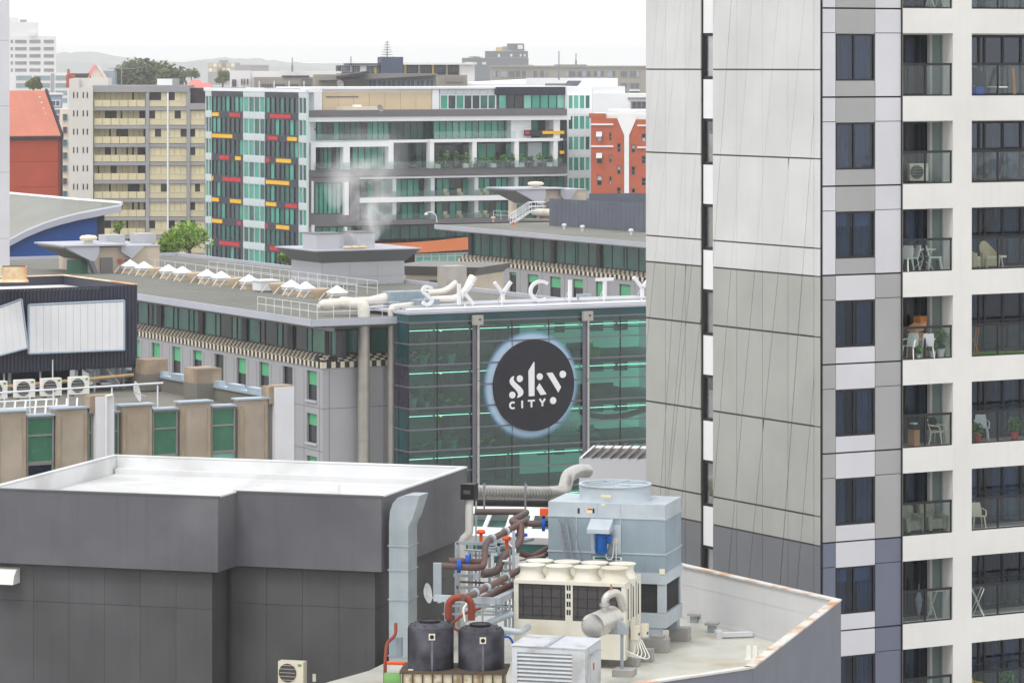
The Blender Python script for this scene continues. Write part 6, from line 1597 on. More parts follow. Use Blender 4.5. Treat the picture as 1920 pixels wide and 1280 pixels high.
MB().box(SO(1104), SO(1136), -.05, 2, zO(222) + .01, zO(213)).build('parapet', 'brick_orange', OB)
MB().prism([(SO(1157), zO(221.5)), (SO(1170.5), zO(254)), (SO(1170.5), 0), (SO(1179.5), 0), (SO(1179.5), zO(254)), (SO(1193), zO(223)), (SO(1193), zO(212)), (SO(1157), zO(212))], 'y', -.12, -.04).build('white_recess', 'white_pure', OB)
MB().box(SO(1108), SO(1240), .42, 14, 0, zO(214)).build('core', 'white_pure', OB); MB().box(SO(1137), SO(1240), .5, 14, zO(222) + .01, zO(207)).build('white_parapet', 'white_pure', OB)
for (a, b, c, d) in hol:
    window(OB, a, b, c, d, .2, 'soffit', ['pane_c', 'pane_e', 'panel_light'], (), (.5,), .1, .12)
for (pa, pb, yy) in ((1108, 1150, 232), (1108, 1150, 273), (1195, 1240, 234), (1195, 1240, 275)): cbox('string_course', 'white_pure', OB, SO(pa), SO(pb), -.2, -.001, zO(yy + 3), zO(yy))
for (px, py) in ((1118, 247), (1118, 287)): MB().prism([(-.05, zO(py)), (-.9, zO(py + 9)), (-.85, zO(py + 10)), (-.05, zO(py + 2))], 'x', SO(px), SO(px + 11)).build('awning', 'panel_light', OB)
# D: beige and grey slab block
DFm = Fr(175, 540, 2)
SLB = thing('beige_slab_block', 'beige and grey panelled apartment slab with rows of open galleries', 'building', DFm)
mk('slab_grey', C(156, 155, 158), .7, .04, .2, streak=.06); mk('slab_beige', C(214, 202, 166), .7, .05, .3, streak=.10); mk('slab_white', C(214, 210, 204), .7, .04, .2, streak=.08); mk('slab_dark', C(60, 56, 56), .7, .1)
SD = DFm.S
def zD(py): return DFm.Z(270, py)
def sb(name, mat, pa, pb, ya, yb, y0=0, y1=.4):
    return cbox(name, mat, SLB, DFm.P(pa, 0, y0)[0], DFm.P(pb, 0, y0)[0], y0, y1, DFm.P(270, yb, y0)[1], DFm.P(270, ya, y0)[1])
MB().box(SD(178), SD(384), 1.6, 14, 0, zD(166)).build('core', 'slab_dark', SLB)
sb('roof_band', 'slab_grey', 173, 355, 160.5, 173, -.3, 14); sb('roof_band', 'slab_grey', 355, 386, 194, 206, -.3, 14)
for px in (273, 350): sb('pillar', 'slab_grey', px, px + 6.5, 173.2, 500, -.25, .6)
for px in (313,): sb('downpipe', 'white_pure', px, px + 3, 173.2, 500, -.2, .1)
for k in range(9):
    y = 173.2 + k * 34.3
    sb('floor_band', 'slab_grey', 175, 273, y + 28, y + 34.2, -.2, 1.5); sb('floor_band', 'slab_grey', 279.5, 350, y + 28, y + 34.2, -.1, 1.5)
    for q in range(6):
        a, b = 176 + q * 16.1, 176 + (q + 1) * 16.1
        sb('gallery_panel', 'slab_beige', a + .4, b - .6, y + 14.5, y + 27, -.1, .05)
    for q in range(9):
        a = 175.5 + q * 10.8
        sb('gallery_wall' if rnd.random() > .25 else 'gallery_opening', 'slab_beige' if rnd.random() > .22 else 'slab_dark', a, a + 10.2 - rnd.choice([0, 0, 3]), y + .1, y + 28, 1.3, 1.59)
    for (pa, pb) in ((279.5, 313), (316.2, 350)) + (((356.6, 384),) if k > 0 else ()):
        n_ = 3
        for q in range(n_):
            a, b = pa + (pb - pa) * q / n_, pa + (pb - pa) * (q + 1) / n_
            op = rnd.random() < .24
            sb('window_panel', 'slab_dark' if op else 'slab_beige', a + .25, b - .25, y + .3, y + 15, .25 if op else .1, .5)
        sb('wall_panel', 'slab_beige', pa + .2, pb - .2, y + 16, y + 27, 0, .5); sb('sill_line', 'slab_white', pa, pb, y + 15.1, y + 15.9, -.05, .4)
    if k > 0: sb('floor_band', 'slab_grey', 356.6, 384, y + 28, y + 34.2, -.1, 1.5)
# its white stair tower with slit windows (left)
ST_ = Fr(175, 538, -58)
for (pa, pb, top, y0) in ((147, 175, 158, 0.0),):
    MB().box(SD(pa), SD(pb) - .02, -.6, 8, 0, zD(164)).build('stair_tower', 'slab_white', SLB)
MB().box(SD(130), SD(147) - .02, -.3, 8, 0, zD(148)).build('stair_tower', 'slab_white', SLB); MB().box(SD(133), SD(200), 3, 10, zD(166), zD(147)).build('lift_house', 'slab_white', SLB)
for k in range(9):
    for px in (137, 144, 155, 162.5): sb('slit_window', 'slab_dark', px, px + 2.4, 173 + k * 34.3, 184 + k * 34.3, -.64 if px > 147 else -.34, -.6 if px > 147 else -.3)
tag(MB().tube([(0, 0, 0), (0, 0, 3.2)], .08, 5).build('antenna_mast', 'alu', loc=W(228, 162, 541)), 'thin antenna mast on the beige slab roof', 'antenna')
MB().box(-2, 2, -.05, .05, 2.6, 2.7).build('crossbar', 'alu', bpy.data.objects['antenna_mast'])
t = thing('roof_unit', 'white ribbed roof unit on right part of the beige slab', 'roof unit', loc=W(312, 160, 545)); MB().box(-1.4, .9, 0, 3, 0, .95).build('case', 'white_pure', t); MB().box(.95, 1.7, 0, 3, 0, 1.0).build('case', 'slab_grey', t)
# E: red barn-roofed block and blue curved-roof block at far left
mk('roof_red', C(204, 130, 110), .6, .05, .3, streak=.05); mk('wall_red', C(180, 80, 58), .6, .05, .3); mk('wall_blue', C(32, 84, 160), .6, .04, .3); mk('roof_ribbed', C(150, 152, 146), .7, .04, .3); mk('trim_dark', C(56, 54, 58), .6, .05)
RFm = Fr(113, 440, 28)
RB = thing('red_gabled_building', 'orange-red building with steep ribbed roof at left', 'building', RFm)
zr_ = RFm.Z(113, 256); wr = RFm.S(-40)
for k in range(5): MB().box(wr, 0, 0, 8, RFm.Z(113, 256 + (k + 1) * 47) + .03, RFm.Z(113, 256 + k * 47)).build('wall_panel', 'wall_red', RB)
MB().box(-.0, .3, -.05, 8, 0, zr_).build('trim', 'trim_dark', RB); MB().box(wr, .3, -.3, -.01, zr_ - .35, zr_ + .05).build('gutter', 'trim_dark', RB)
n_ = 40
rh_ = 5.4
for k in range(n_):
    xa, xb = wr + (0 - wr) * k / n_, wr + (0 - wr) * (k + 1) / n_
    MB().loft([[(xa, -.3, zr_), (xb - .06, -.3, zr_), (xb - .06, -.3, zr_ + .2), (xa + .0, -.3, zr_ + .1)], [(xa, 5.2, zr_ + rh_), (xb - .06, 5.2, zr_ + rh_), (xb - .06, 5.2, zr_ + rh_ + .2), (xa, 5.2, zr_ + rh_ + .1)]]).build('roof_sheet', 'roof_red', RB)
MB().loft([[(0, -.35, zr_ - .1), (.3, -.35, zr_ - .1), (.3, -.35, zr_ + .3), (0, -.35, zr_ + .3)], [(0, 5.2, zr_ + rh_ - .1), (.3, 5.2, zr_ + rh_ - .1), (.3, 5.2, zr_ + rh_ + .35), (0, 5.2, zr_ + rh_ + .35)]]).build('verge', 'trim_dark', RB)
MB().prism([(-.0, zr_), (5.2, zr_ + rh_), (9, zr_ + rh_), (9, 0), (0, 0)], 'x', -.3, -.02).build('gable', 'wall_red', RB)
for k in range(7): MB().box(-1.15, -.9, .4 + k * .65, .6 + k * .65, zr_ + .55 + k * .68, zr_ + .75 + k * .68).build('roof_bracket', 'white_pure', RB)
BLm = Fr(186, 352, 5)
BL = thing('blue_curved_roof_building', 'blue-walled building under a sweeping grey ribbed roof at left', 'building', BLm)
zbw = BLm.Z(186, 400)
curve = [(-40, 470), (18, 448), (50, 431), (84, 417), (116, 407), (148, 399), (190, 391), (228, 384)]
back = [(-40, 360), (18, 365), (50, 368), (84, 371), (116, 374), (148, 377), (190, 380), (228, 383)]
fr_pts = [BLm.loc(W(x, y, BLm.D(x))) for x, y in curve]
bk_pts = [BLm.loc(W(x, y, BLm.D(x) + 14 * (1 - i / 7.0))) for i, (x, y) in enumerate(back)]
MB().prism([(p.x, p.z - .3) for p in fr_pts[:7]] + [(fr_pts[6].x - .1, 0), (fr_pts[0].x, 0)], 'y', .8, 1.2).build('wall', 'wall_blue', BL)
MB().box(fr_pts[5].x + 1.75, fr_pts[6].x + .25, .75, 3, 0, fr_pts[6].z - .5).build('end_wall', 'trim_dark', BL)
m = MB(); n_ = 34
for k in range(n_):
    t0, t1 = k / n_, (k + 1) / n_
    A_ = [f.lerp(b, t0) for f, b in zip(fr_pts, bk_pts)]; B_ = [f.lerp(b, t1) for f, b in zip(fr_pts, bk_pts)]
    for i in range(7): m.poly(A_[i] + Vector((0, 0, .0)), A_[i + 1], B_[i + 1] + Vector((0, 0, .16 * (1 - i / 7))), B_[i] + Vector((0, 0, .16)))
m.build('roof_sheet', 'roof_ribbed', BL)
MB().loft([[p + Vector((0, -.05, .06)), p + Vector((0, -.25, -.1)), p + Vector((0, -.2, -.7)), p + Vector((0, .8, -.6))] for p in fr_pts]).build('fascia', 'hotel_fascia', BL)
MB().tube([p + Vector((0, 0, .1)) for p in bk_pts], .2, 6).build('ridge', 'white_pure', BL)
MB().box(fr_pts[0].x, fr_pts[6].x - .2, 1.3, 16, 0, zbw - 2).build('core', 'trim_dark', BL)
# ---------------------------------------------------------------- things on the tower's balconies
def tl(x, y, z): return (TF.ox + x * TF.tx - y * TF.ty, TF.oy + x * TF.ty + y * TF.tx, z)
def bx_(px, y): return X(px) + .78 * y
def item(name, label, cat, px, y, row, rot=0.0, group=None):
    return thing(name, label, cat, loc=tl(bx_(px, y), y, ZJ[row + 3] + .035), rot=30 + rot, group=group)
def plastic_chair(px, y, row, rot, label, mat='plastic_white', arms=True):
    t = item('plastic_chair', label, 'chair', px, y, row, rot, 'balcony chairs')
    MB().loft([[(-.2, -.2, .42), (.2, -.2, .42), (.2, .2, .4), (-.2, .2, .4)], [(-.21, -.21, .46), (.21, -.21, .46), (.21, .21, .44), (-.21, .21, .44)]]).build('seat', mat, t)
    MB().loft([[(-.2, .18, .44), (.2, .18, .44), (.2, .22, .44), (-.2, .22, .44)], [(-.21, .24, .65), (.21, .24, .65), (.21, .28, .65), (-.21, .28, .65)], [(-.17, .3, .86), (.17, .3, .86), (.17, .33, .86), (-.17, .33, .86)]]).build('backrest', mat, t)
    for sx in (-1, 1):
        for sy in (-1, 1): MB().tube([(sx * .18, sy * .17, .42), (sx * .23, sy * .24, 0)], [.026, .02], 6).build('leg', mat, t)
        if arms: MB().tube(fillet([(sx * .23, -.2, .42), (sx * .25, -.18, .63), (sx * .24, .24, .66)], .08, 3), .024, 6).build('arm', mat, t)
    return t
def pot_plant(px, y, row, label, h=.45, pot='terracotta', leafm='leaf', r=.15):
    t = item('potted_plant', label, 'plant', px, y, row, 0, 'balcony plants')
    MB().lathe([(r * .7, 0), (r, r * 1.6), (r * 1.1, r * 1.6), (r * 1.1, r * 1.9), (r * .9, r * 1.9), (.01, r * 1.7)], (0, 0, 0), 16).build('pot', pot, t, smooth=True)
    foliage(MB(), (0, 0, r * 1.8 + h * .5), h * .55, h * .6, 130, .07).build('foliage', leafm, t)
    return t
def rack(px, y, row, rot, label, mat='plastic_white'):
    t = item('drying_rack', label, 'rack', px, y, row, rot, 'folding racks')
    for sx in (-.3, .3):
        MB().tube([(sx, -.2, 0), (sx, .2, .95)], .016, 6).build('leg', mat, t); MB().tube([(sx, .2, 0), (sx, -.2, .95)], .016, 6).build('leg', mat, t)
    for k in range(6): MB().tube([(-.3, -.2 + k * .08, .95 - .0), (.3, -.2 + k * .08, .95)], .01, 5).build('bar', mat, t)
    return t
rack(1752, .45, -1, 20, 'white folding rack on the balcony cut by the top edge')
# row 0
t = item('black_screen_panel', 'tilted black panel leaning on the topmost full right-hand balcony', 'panel', 1836, .35, 0, 10); MB().loft([[(-.35, -.05, .35), (.3, -.05, .2), (.3, .0, .2), (-.35, .0, .35)], [(-.25, .05, .95), (.42, .05, .75), (.42, .1, .75), (-.25, .1, .95)]]).build('panel', 'black_cloth', t); MB().box(-.2, .2, -.05, .3, 0, .3).build('stand', 'valve_blue', t)
t = item('round_table', 'small white oval table on the topmost full right-hand balcony', 'table', 1870, .35, 0); MB().lathe([(.02, .26), (.36, .26), (.38, .28), (.36, .3), (.02, .3)], (0, 0, 0), 24).build('top', 'plastic_white', t); MB().lathe([(.15, 0), (.04, .05), (.04, .26)], (0, 0, 0), 12).build('leg', 'alu', t)
t = item('wooden_plank', 'wooden plank leaning at right on the topmost full right-hand balcony', 'plank', 1905, .5, 0); MB().loft([[(-.1, 0, 0), (.02, 0, 0), (.02, .05, 0), (-.1, .05, 0)], [(.05, .3, .95), (.17, .3, .95), (.17, .35, .95), (.05, .35, .95)]]).build('plank', 'wood', t)
# row 1
a_ = ac_unit(tl(bx_(1722, .65), .65, ZJ[4] + .1), 30 - 15, 'cream air-conditioning unit on the second balcony from the top', .82, 'plastic_cream')
# row 2
plastic_chair(1706, .55, 2, -100, 'white chair with its back to the door on third balcony, left of table', arms=False); plastic_chair(1752, .45, 2, 60, 'white chair right of the table on third balcony', arms=False)
plastic_chair(1696, .3, 2, -60, 'white chair nearest the left post on third balcony', arms=False)
t = item('white_table', 'white table with a blue cup on the third balcony', 'table', 1730, .75, 2); MB().box(-.35, .35, -.25, .25, .68, .72).build('top', 'plastic_white', t)
for sx in (-1, 1):
    MB().tube([(sx * .3, -.2, 0), (-sx * .25, .2, .68)], .02, 6).build('leg', 'plastic_white', t); MB().tube([(sx * .3, .2, 0), (-sx * .25, -.2, .68)], .02, 6).build('leg', 'plastic_white', t)
t = item('blue_cup', 'blue cup standing on the white balcony table', 'cup', 1722, .70, 2); t.location.z += .72; MB().lathe([(.04, 0), (.055, .14), (.045, .14), (.01, .02)], (0, 0, 0), 14).build('body', 'bag_blue', t)
t = item('blue_bucket', 'pale blue bucket under the chair on third balcony', 'bucket', 1762, .8, 2); MB().lathe([(.12, 0), (.16, .3), (.14, .3), (.01, .28)], (0, 0, 0), 16).build('body', 'umbrella_grey', t); MB().tube(arc3 := [(.16 * cos(R(a)), 0, .3 + .12 * sin(R(a))) for a in range(0, 181, 20)], .008, 5).build('handle', 'alu', t)
def wicker_chair(px, y, row, rot, label):
    t = item('wicker_chair', label, 'chair', px, y, row, rot, 'wicker chairs')
    n_ = 11; pts = [(.3 * cos(R(a)), .28 * sin(R(a))) for a in range(-20, 201, 22)]
    m = MB(); r_ = []
    for (u, v), k in zip(pts, range(n_)):
        h_ = .55 + .38 * max(0, sin(R(-20 + 22 * k))) ** 1.5; r_.append([(u, v, .05), (u * 1.08, v * 1.08, h_), (u * 1.0, v * 1.0, h_), (u * .92, v * .92, .05)])
    m.loft(r_).build('shell', 'wicker', t, smooth=True); MB().box(-.22, .22, -.24, .2, .34, .42).build('cushion', 'plastic_cream', t); MB().box(-.25, .25, -.22, .2, .08, .335).build('seat_base', 'wicker', t)
    for sx in (-.24, .24): MB().cyl((sx, -.22, 0), (sx, -.22, .34), .03, n=8).build('leg', 'wicker', t)
wicker_chair(1853, .5, 2, 0, 'rounded wicker chair facing out on third balcony of right column'); wicker_chair(1822, .5, 2, 70, 'wicker chair cut by the white pillar on third balcony of right column')
t = item('side_table', 'cream side table beside wicker chairs on third balcony', 'table', 1876, .45, 2); MB().box(-.15, .15, -.15, .15, .35, .42).build('top', 'plastic_cream', t)
for sx in (-1, 1): MB().loft([[(sx * .1 - .02, -.02, 0), (sx * .1 + .02, -.02, 0), (sx * .1 + .02, .02, 0), (sx * .1 - .02, .02, 0)], [(sx * .04 - .02, -.02, .35), (sx * .04 + .02, -.02, .35), (sx * .04 + .02, .02, .35), (sx * .04 - .02, .02, .35)]]).build('leg', 'plastic_cream', t)
# row 3
t = item('cardboard_box', 'flattened brown cardboard boxes piled on the cluttered fourth balcony', 'box', 1722, .6, 3, 20)
MB().loft([[(-.35, -.1, .85), (.3, -.1, .95), (.3, .25, 1.0), (-.35, .25, .9)], [(-.33, -.1, 1.0), (.3, -.1, 1.22), (.3, .25, 1.25), (-.33, .25, 1.05)]]).build('flat_box', 'cardboard', t); MB().box(.1, .5, .0, .3, 1.0, 1.4).build('upright_box', 'wood', t); MB().box(-.3, .4, -.1, .3, 0, .84).build('stack', 'cardboard', t)
c_ = plastic_chair(1706, .3, 3, -60, 'white chair in front of the cardboard on fourth balcony'); c2 = plastic_chair(1736, .25, 3, 160, 'grey-white chair turned sideways on the cluttered fourth balcony', 'panel_light')
pot_plant(1763, .35, 3, 'green plant in white pot at right of cluttered fourth balcony', .6, 'plastic_white', 'leaf', .15); pot_plant(1748, .25, 3, 'small plant in white bucket on cluttered fourth balcony', .3, 'plastic_white', 'leaf', .12); pot_plant(1722, .15, 3, 'low spiky plant at front of cluttered fourth balcony', .25, 'plastic_white', 'leaf', .08); pot_plant(1770, .7, 3, 'tall leafy plant at back of cluttered fourth balcony', .9, 'plastic_white', 'leaf_dark', .14)
t = item('artificial_turf', 'green artificial turf sheet on fourth balcony of right column', 'turf', 1820, .1, 3); MB().box(0, 2.6, 0, 1.05, 0, .03).build('sheet', 'turf', t)
t = item('wooden_deckchair', 'folded wooden deckchair frame by the pillar on fourth balcony', 'deckchair', 1824, .4, 3)
for k in range(2): MB().tube([(-.05 + k * .1, -.1, .0), (.3 + k * .1, .2, .95)], .02, 6).build('frame', 'wood', t)
MB().tube([(.25, -.05, .03), (.05, .1, .6)], .02, 6).build('strut', 'wood', t)
# row 4
plastic_chair(1758, .4, 4, 30, 'cream plastic armchair with black jacket on fifth balcony', 'plastic_cream')
t = item('black_jacket', 'black jacket hung over the cream chair on fifth balcony', 'jacket', 1760, .42, 4, 30); MB().loft([[(-.24, .14, .5), (.24, .14, .5), (.24, .38, .48), (-.24, .38, .48)], [(-.27, .2, .78), (.27, .2, .78), (.25, .4, .75), (-.25, .4, .75)], [(-.2, .26, .9), (.2, .26, .9), (.2, .38, .9), (-.2, .38, .9)]]).build('cloth', 'black_cloth', t, smooth=True)
plastic_chair(1768, .85, 4, 0, 'high-backed pale chair behind the cream armchair on fifth balcony', 'panel_light')
t = item('laundry_box', 'tan box topped with dark laundry on fifth balcony', 'box', 1708, .45, 4, 10); MB().box(-.02, .25, -.15, .15, 0, .55).build('box', 'cardboard', t); MB().loft([[(-.05, -.18, .56), (.3, -.18, .56), (.3, .18, .56), (-.05, .18, .56)], [(.0, -.12, .72), (.22, -.12, .7), (.22, .12, .72), (.0, .12, .74)]]).build('laundry', 'black_cloth', t); MB().box(.02, .2, -.1, .1, .73, .78).build('paper', 'plastic_white', t)
pot_plant(1832, .3, 4, 'leafy plant in red pot by the pillar on fifth balcony', .4); pot_plant(1902, .25, 4, 'yellow-green plant in red pot at right of fifth balcony', .5)
plastic_chair(1840, .75, 4, -30, 'grey chair behind the red pots on fifth balcony', 'panel_light')
# row 5
def armchair(px, y, row, label):
    t = item('armchair', label, 'armchair', px, y, row, 0, 'striped armchairs')
    MB().box(-.28, .28, -.3, .3, .12, .42).build('seat', 'upholstery', t); MB().loft([[(-.3, .22, .12), (.3, .22, .12), (.3, .42, .12), (-.3, .42, .12)], [(-.33, .3, .85), (.33, .3, .85), (.33, .48, .85), (-.33, .48, .85)], [(-.25, .33, .95), (.25, .33, .95), (.25, .45, .95), (-.25, .45, .95)]]).build('backrest', 'upholstery', t)
    for sx in (-1, 1): MB().loft([[(sx * .3 - .07, -.34, .08), (sx * .3 + .07, -.34, .08), (sx * .3 + .07, .3, .08), (sx * .3 - .07, .3, .08)], [(sx * .34 - .09, -.34, .55), (sx * .34 + .09, -.34, .55), (sx * .34 + .09, .32, .62), (sx * .34 - .09, .32, .62)]]).build('arm', 'upholstery', t)
    for sx in (-.25, .25): MB().box(sx - .03, sx + .03, -.3, -.24, 0, .12).build('foot', 'frame_black', t)
armchair(1706, .55, 5, 'striped grey armchair at left on sixth balcony'); armchair(1747, .55, 5, 'striped grey armchair at right on sixth balcony')
plastic_chair(1833, .35, 5, -20, 'cream chair alone by the pillar on sixth balcony of right column', 'plastic_cream')
# row 6
t = item('folded_parasol', 'folded grey-blue parasol standing on the seventh balcony', 'parasol', 1722, .4, 6); MB().lathe([(.01, .1), (.1, .45), (.13, .7), (.06, .95), (.012, 1.15)], (0, 0, 0), 10).build('cloth', 'umbrella_grey', t); MB().cyl((0, 0, 0), (0, 0, 1.25), .015, n=6).build('pole', 'alu', t)
rack(1757, .5, 6, 15, 'cream folding rack beside the parasol on seventh balcony', 'plastic_cream'); rack(1832, .35, 6, 60, 'white folding rack by the pillar on seventh balcony of right column')
# row 7
plastic_chair(1830, .3, 7, 20, 'yellow chair by the pillar on the lowest right-hand balcony', 'yellow_paint'); pot_plant(1886, .35, 7, 'bushy green plant on the lowest right-hand balcony', .7, 'plastic_white')

# ---------------------------------------------------------------- trees
mk('bark', C(96, 82, 68), .9, .15, 2.0)
mk('leaf_bright', C(132, 168, 54), .6, .38, 1.6); mk('leaf_olive', C(122, 128, 80), .7, .25, .25); mk('leaf_deep', C(104, 112, 80), .7, .25, .2); mk('pine_leaf', C(74, 88, 78), .7, .15, .3)
def tree(label, loc, h, r, leafm, n=1500, s=.22, clumps=14, group=None, name='tree'):
    t = thing(name, label, 'tree', loc=loc, group=group)
    m = MB().tube([(0, 0, -2), (.05 * h, 0, h * .3), (.02 * h, .03 * h, h * .6)], [.05 * h, .04 * h, .02 * h], 8)
    cl = []
    for k in range(clumps):
        a, e = rnd.random() * 2 * pi, rnd.uniform(-.35, 1)
        q = rnd.uniform(.45, .85)
        cl.append(Vector((r * q * cos(a) * sqrt(1 - e * e * .6), r * q * sin(a) * sqrt(1 - e * e * .6), h * .62 + h * .30 * e)))
        m.tube([(.03 * h, .01 * h, h * .4), cl[-1] * .6 + Vector((0, 0, h * .2)), cl[-1]], [.018 * h, .012 * h, .005 * h], 5)
    m.build('trunk', 'bark', t)
    lf = MB()
    for k in range(n):
        c = rnd.choice(cl); q = r * .42 * rnd.random() ** .4
        d = Vector((rnd.gauss(0, 1), rnd.gauss(0, 1), rnd.gauss(0, .8))).normalized() * q
        p = c + d; u = (Vector((rnd.gauss(0, 1), rnd.gauss(0, 1), rnd.gauss(0, .5)))).normalized() * s; v = u.cross(Vector((rnd.gauss(0, 1), rnd.gauss(0, 1), rnd.gauss(0, 1)))).normalized() * s * .6
        lf.poly(p - u, p - v * .8, p + u, p + v)
    lf.build('crown', leafm, t)
    return t
def at(px, py, d): return W(px, py, d)
tree('bright green leafy tree behind the hotel roof beside strip block', at(352, 500, 372), 4.2, 2.5, 'leaf_bright', 2600, .16, 20)
tree('smaller bright green tree left of the leafy tree behind hotel roof', at(318, 505, 368), 2.9, 1.5, 'leaf_bright', 1100, .15, 10)
tree('green treetop peeping out left of the flared plant room', at(541, 512, 330), 2.2, .8, 'leaf_bright', 600, .13, 8)
tree('yellow-green treetop above the beige plant room', at(222, 462, 500), 3.6, 1.0, 'leaf_bright', 400, .2, 7)
tree('wide dark olive fig tree behind the beige slab', at(268, 182, 900), 7.6, 7.6, 'leaf_deep', 6500, .5, 46); tree('dark olive tree at left of the wide fig tree', at(218, 176, 900), 5.0, 2.8, 'leaf_olive', 1800, .4, 16); tree('dark olive tree at right of the wide fig tree', at(325, 180, 890), 6.2, 4.2, 'leaf_deep', 2400, .45, 22)
tree('round olive tree in front of the far white tower', at(62, 182, 640), 3.4, 1.5, 'leaf_olive', 1800, .2, 16); tree('yellow-olive tree left of the white rooftop house', at(416, 170, 1000), 5.4, 2.2, 'leaf_olive', 1600, .32, 14)
tree('small olive tree by the pink roofs', at(358, 152, 1050), 3.0, 2.4, 'leaf_olive', 500, .4, 8)
np_ = thing('norfolk_pine', 'Norfolk pine with tiered branches above the navy roof box', 'tree', loc=at(726, 135, 950))
MB().tube([(0, 0, -6), (0, 0, 8.3)], [.28, .05], 8).build('trunk', 'bark', np_)
m, lf = MB(), MB()
for k in range(12):
    z = .4 + k * .66; L = 2.7 * (1 - k / 12.5) + .2
    for q in range(7):
        a = q * 2 * pi / 7 + k * .5; e = Vector((cos(a) * L, sin(a) * L, z + .12 * L)); m.tube([(0, 0, z), e], [.05, .02], 4)
        for w in range(9):
            p = Vector((0, 0, z)).lerp(e, .25 + .75 * w / 8); lf.poly(p + Vector((-.22, 0, -.05)), p + Vector((0, -.22, .0)), p + Vector((.22, 0, .12)), p + Vector((0, .22, .05)))
m.build('branches', 'bark', np_); lf.build('crown', 'pine_leaf', np_)

# ---------------------------------------------------------------- far buildings
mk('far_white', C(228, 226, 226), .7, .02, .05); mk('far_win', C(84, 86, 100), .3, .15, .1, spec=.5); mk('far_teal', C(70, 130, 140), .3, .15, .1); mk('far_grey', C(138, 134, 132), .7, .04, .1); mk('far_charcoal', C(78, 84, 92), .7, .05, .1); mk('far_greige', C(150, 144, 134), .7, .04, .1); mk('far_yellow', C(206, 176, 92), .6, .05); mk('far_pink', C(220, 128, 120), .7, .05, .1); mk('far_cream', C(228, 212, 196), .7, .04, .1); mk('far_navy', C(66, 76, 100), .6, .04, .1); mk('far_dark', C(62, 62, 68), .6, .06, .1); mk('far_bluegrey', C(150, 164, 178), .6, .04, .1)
class FB:
    """far building measured on a facade plane"""
    def __init__(s, name, label, px, d, a): s.f = Fr(px, d, a); s.o = thing(name, label, 'building', s.f)
    def b(s, name, mat, pa, pb, ya, yb, y0=0.0, y1=8.0):
        a, b_, z0, z1 = s.f.rect(pa, pb, ya, yb, y0); return cbox(name, mat, s.o, a, b_, y0, y1, z0, z1)
    def w(s, pa, pb, ya, yb, n=1, mat='far_win', fm='far_grey', y=-.32, fw=None):
        f = s.f; a, b_, z0, z1 = f.rect(pa, pb, ya, yb, y); fw = fw or (b_ - a) * .03 + .06
        return window(s.o, a, b_, z0, z1, y, fm, mat, tuple((k + 1) / n for k in range(n - 1)), (), fw, .3)
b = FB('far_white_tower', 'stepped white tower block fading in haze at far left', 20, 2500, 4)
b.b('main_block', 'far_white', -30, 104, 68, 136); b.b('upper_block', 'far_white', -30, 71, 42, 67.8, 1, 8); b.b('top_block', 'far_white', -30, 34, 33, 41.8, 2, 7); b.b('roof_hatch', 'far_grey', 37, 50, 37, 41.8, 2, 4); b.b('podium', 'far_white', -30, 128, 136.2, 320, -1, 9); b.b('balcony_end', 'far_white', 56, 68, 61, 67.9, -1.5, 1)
for k in range(5):
    y = 75 + k * 13.4
    for (a, c) in ((20, 24), (28, 50), (55, 76), (82, 101)): b.w(a, c, y, y + 6.5, 4 if c - a > 8 else 1)
for k in range(4):
    for (a, c) in ((30, 60), (63, 94), (104, 126)): b.w(a, c, 142 + k * 14, 151 + k * 14, 5, 'far_teal', y=-1.35)
b.b('grey_core', 'far_grey', 95, 102, 138, 190, -1.2, -1.01)
b = FB('grey_balcony_block', 'small grey block with white-framed windows behind the red roof', 85, 620, 10)
b.b('wall', 'far_bluegrey', 60, 117, 178, 400); b.b('parapet', 'far_white', 58, 119, 175, 178, -.3, 8)
for k in range(5): b.w(88, 113, 188 + k * 27, 200 + k * 27, 3, 'far_win', 'far_white'); b.b('ledge', 'far_white', 84, 117, 203 + k * 27, 206 + k * 27, -.6, -.01)
b = FB('cream_narrow_block', 'narrow cream block beside the slab stair tower', 117, 600, 10)
b.b('wall', 'far_cream', 117, 131, 205, 480)
for k in range(7): b.w(118, 126, 214 + k * 24, 226 + k * 24, 1, ['far_teal', 'far_win'])
b = FB('gabled_church_hall', 'cream gabled hall with steep red roof behind the slab', 168, 880, 0)
f = b.f
MB().prism([(f.S(166), f.Z(180, 165)), (f.S(181), f.Z(181, 124)), (f.S(200), f.Z(200, 152)), (f.S(200), f.Z(200, 200)), (f.S(166), f.Z(166, 200))], 'y', 0, 6).build('gable', 'far_cream', b.o)
MB().loft([[(f.S(166), -.3, f.Z(166, 147)), (f.S(181), -.3, f.Z(181, 122)), (f.S(181), -.3, f.Z(181, 124)), (f.S(167), -.3, f.Z(167, 148))], [(f.S(154), 6, f.Z(154, 147)), (f.S(169), 6, f.Z(169, 122)), (f.S(169), 6, f.Z(169, 124)), (f.S(154), 6, f.Z(154, 149))]]).build('roof_slope', 'far_pink', b.o)
MB().loft([[(f.S(181), -.4, f.Z(181, 122)), (f.S(201), -.4, f.Z(201, 152)), (f.S(201), -.4, f.Z(201, 154)), (f.S(181), -.4, f.Z(181, 124))], [(f.S(180), 6, f.Z(181, 122)), (f.S(200), 6, f.Z(201, 152)), (f.S(200), 6, f.Z(201, 154)), (f.S(180), 6, f.Z(181, 124))]]).build('verge', 'far_cream', b.o)
b.b('lean_to', 'far_dark', 132, 166, 138, 150, 2, 7); b.b('rear_hall', 'far_bluegrey', 185, 215, 133, 165, 7, 12); b.b('chimney', 'wall_red', 126, 129, 130, 160, 0, 2); b.b('side_gable', 'wall_red', 124, 140, 140, 165, .5, 3)
b = FB('hazy_yellow_block', 'hazy grey block with yellow panels left of centre skyline', 388, 2900, 4)
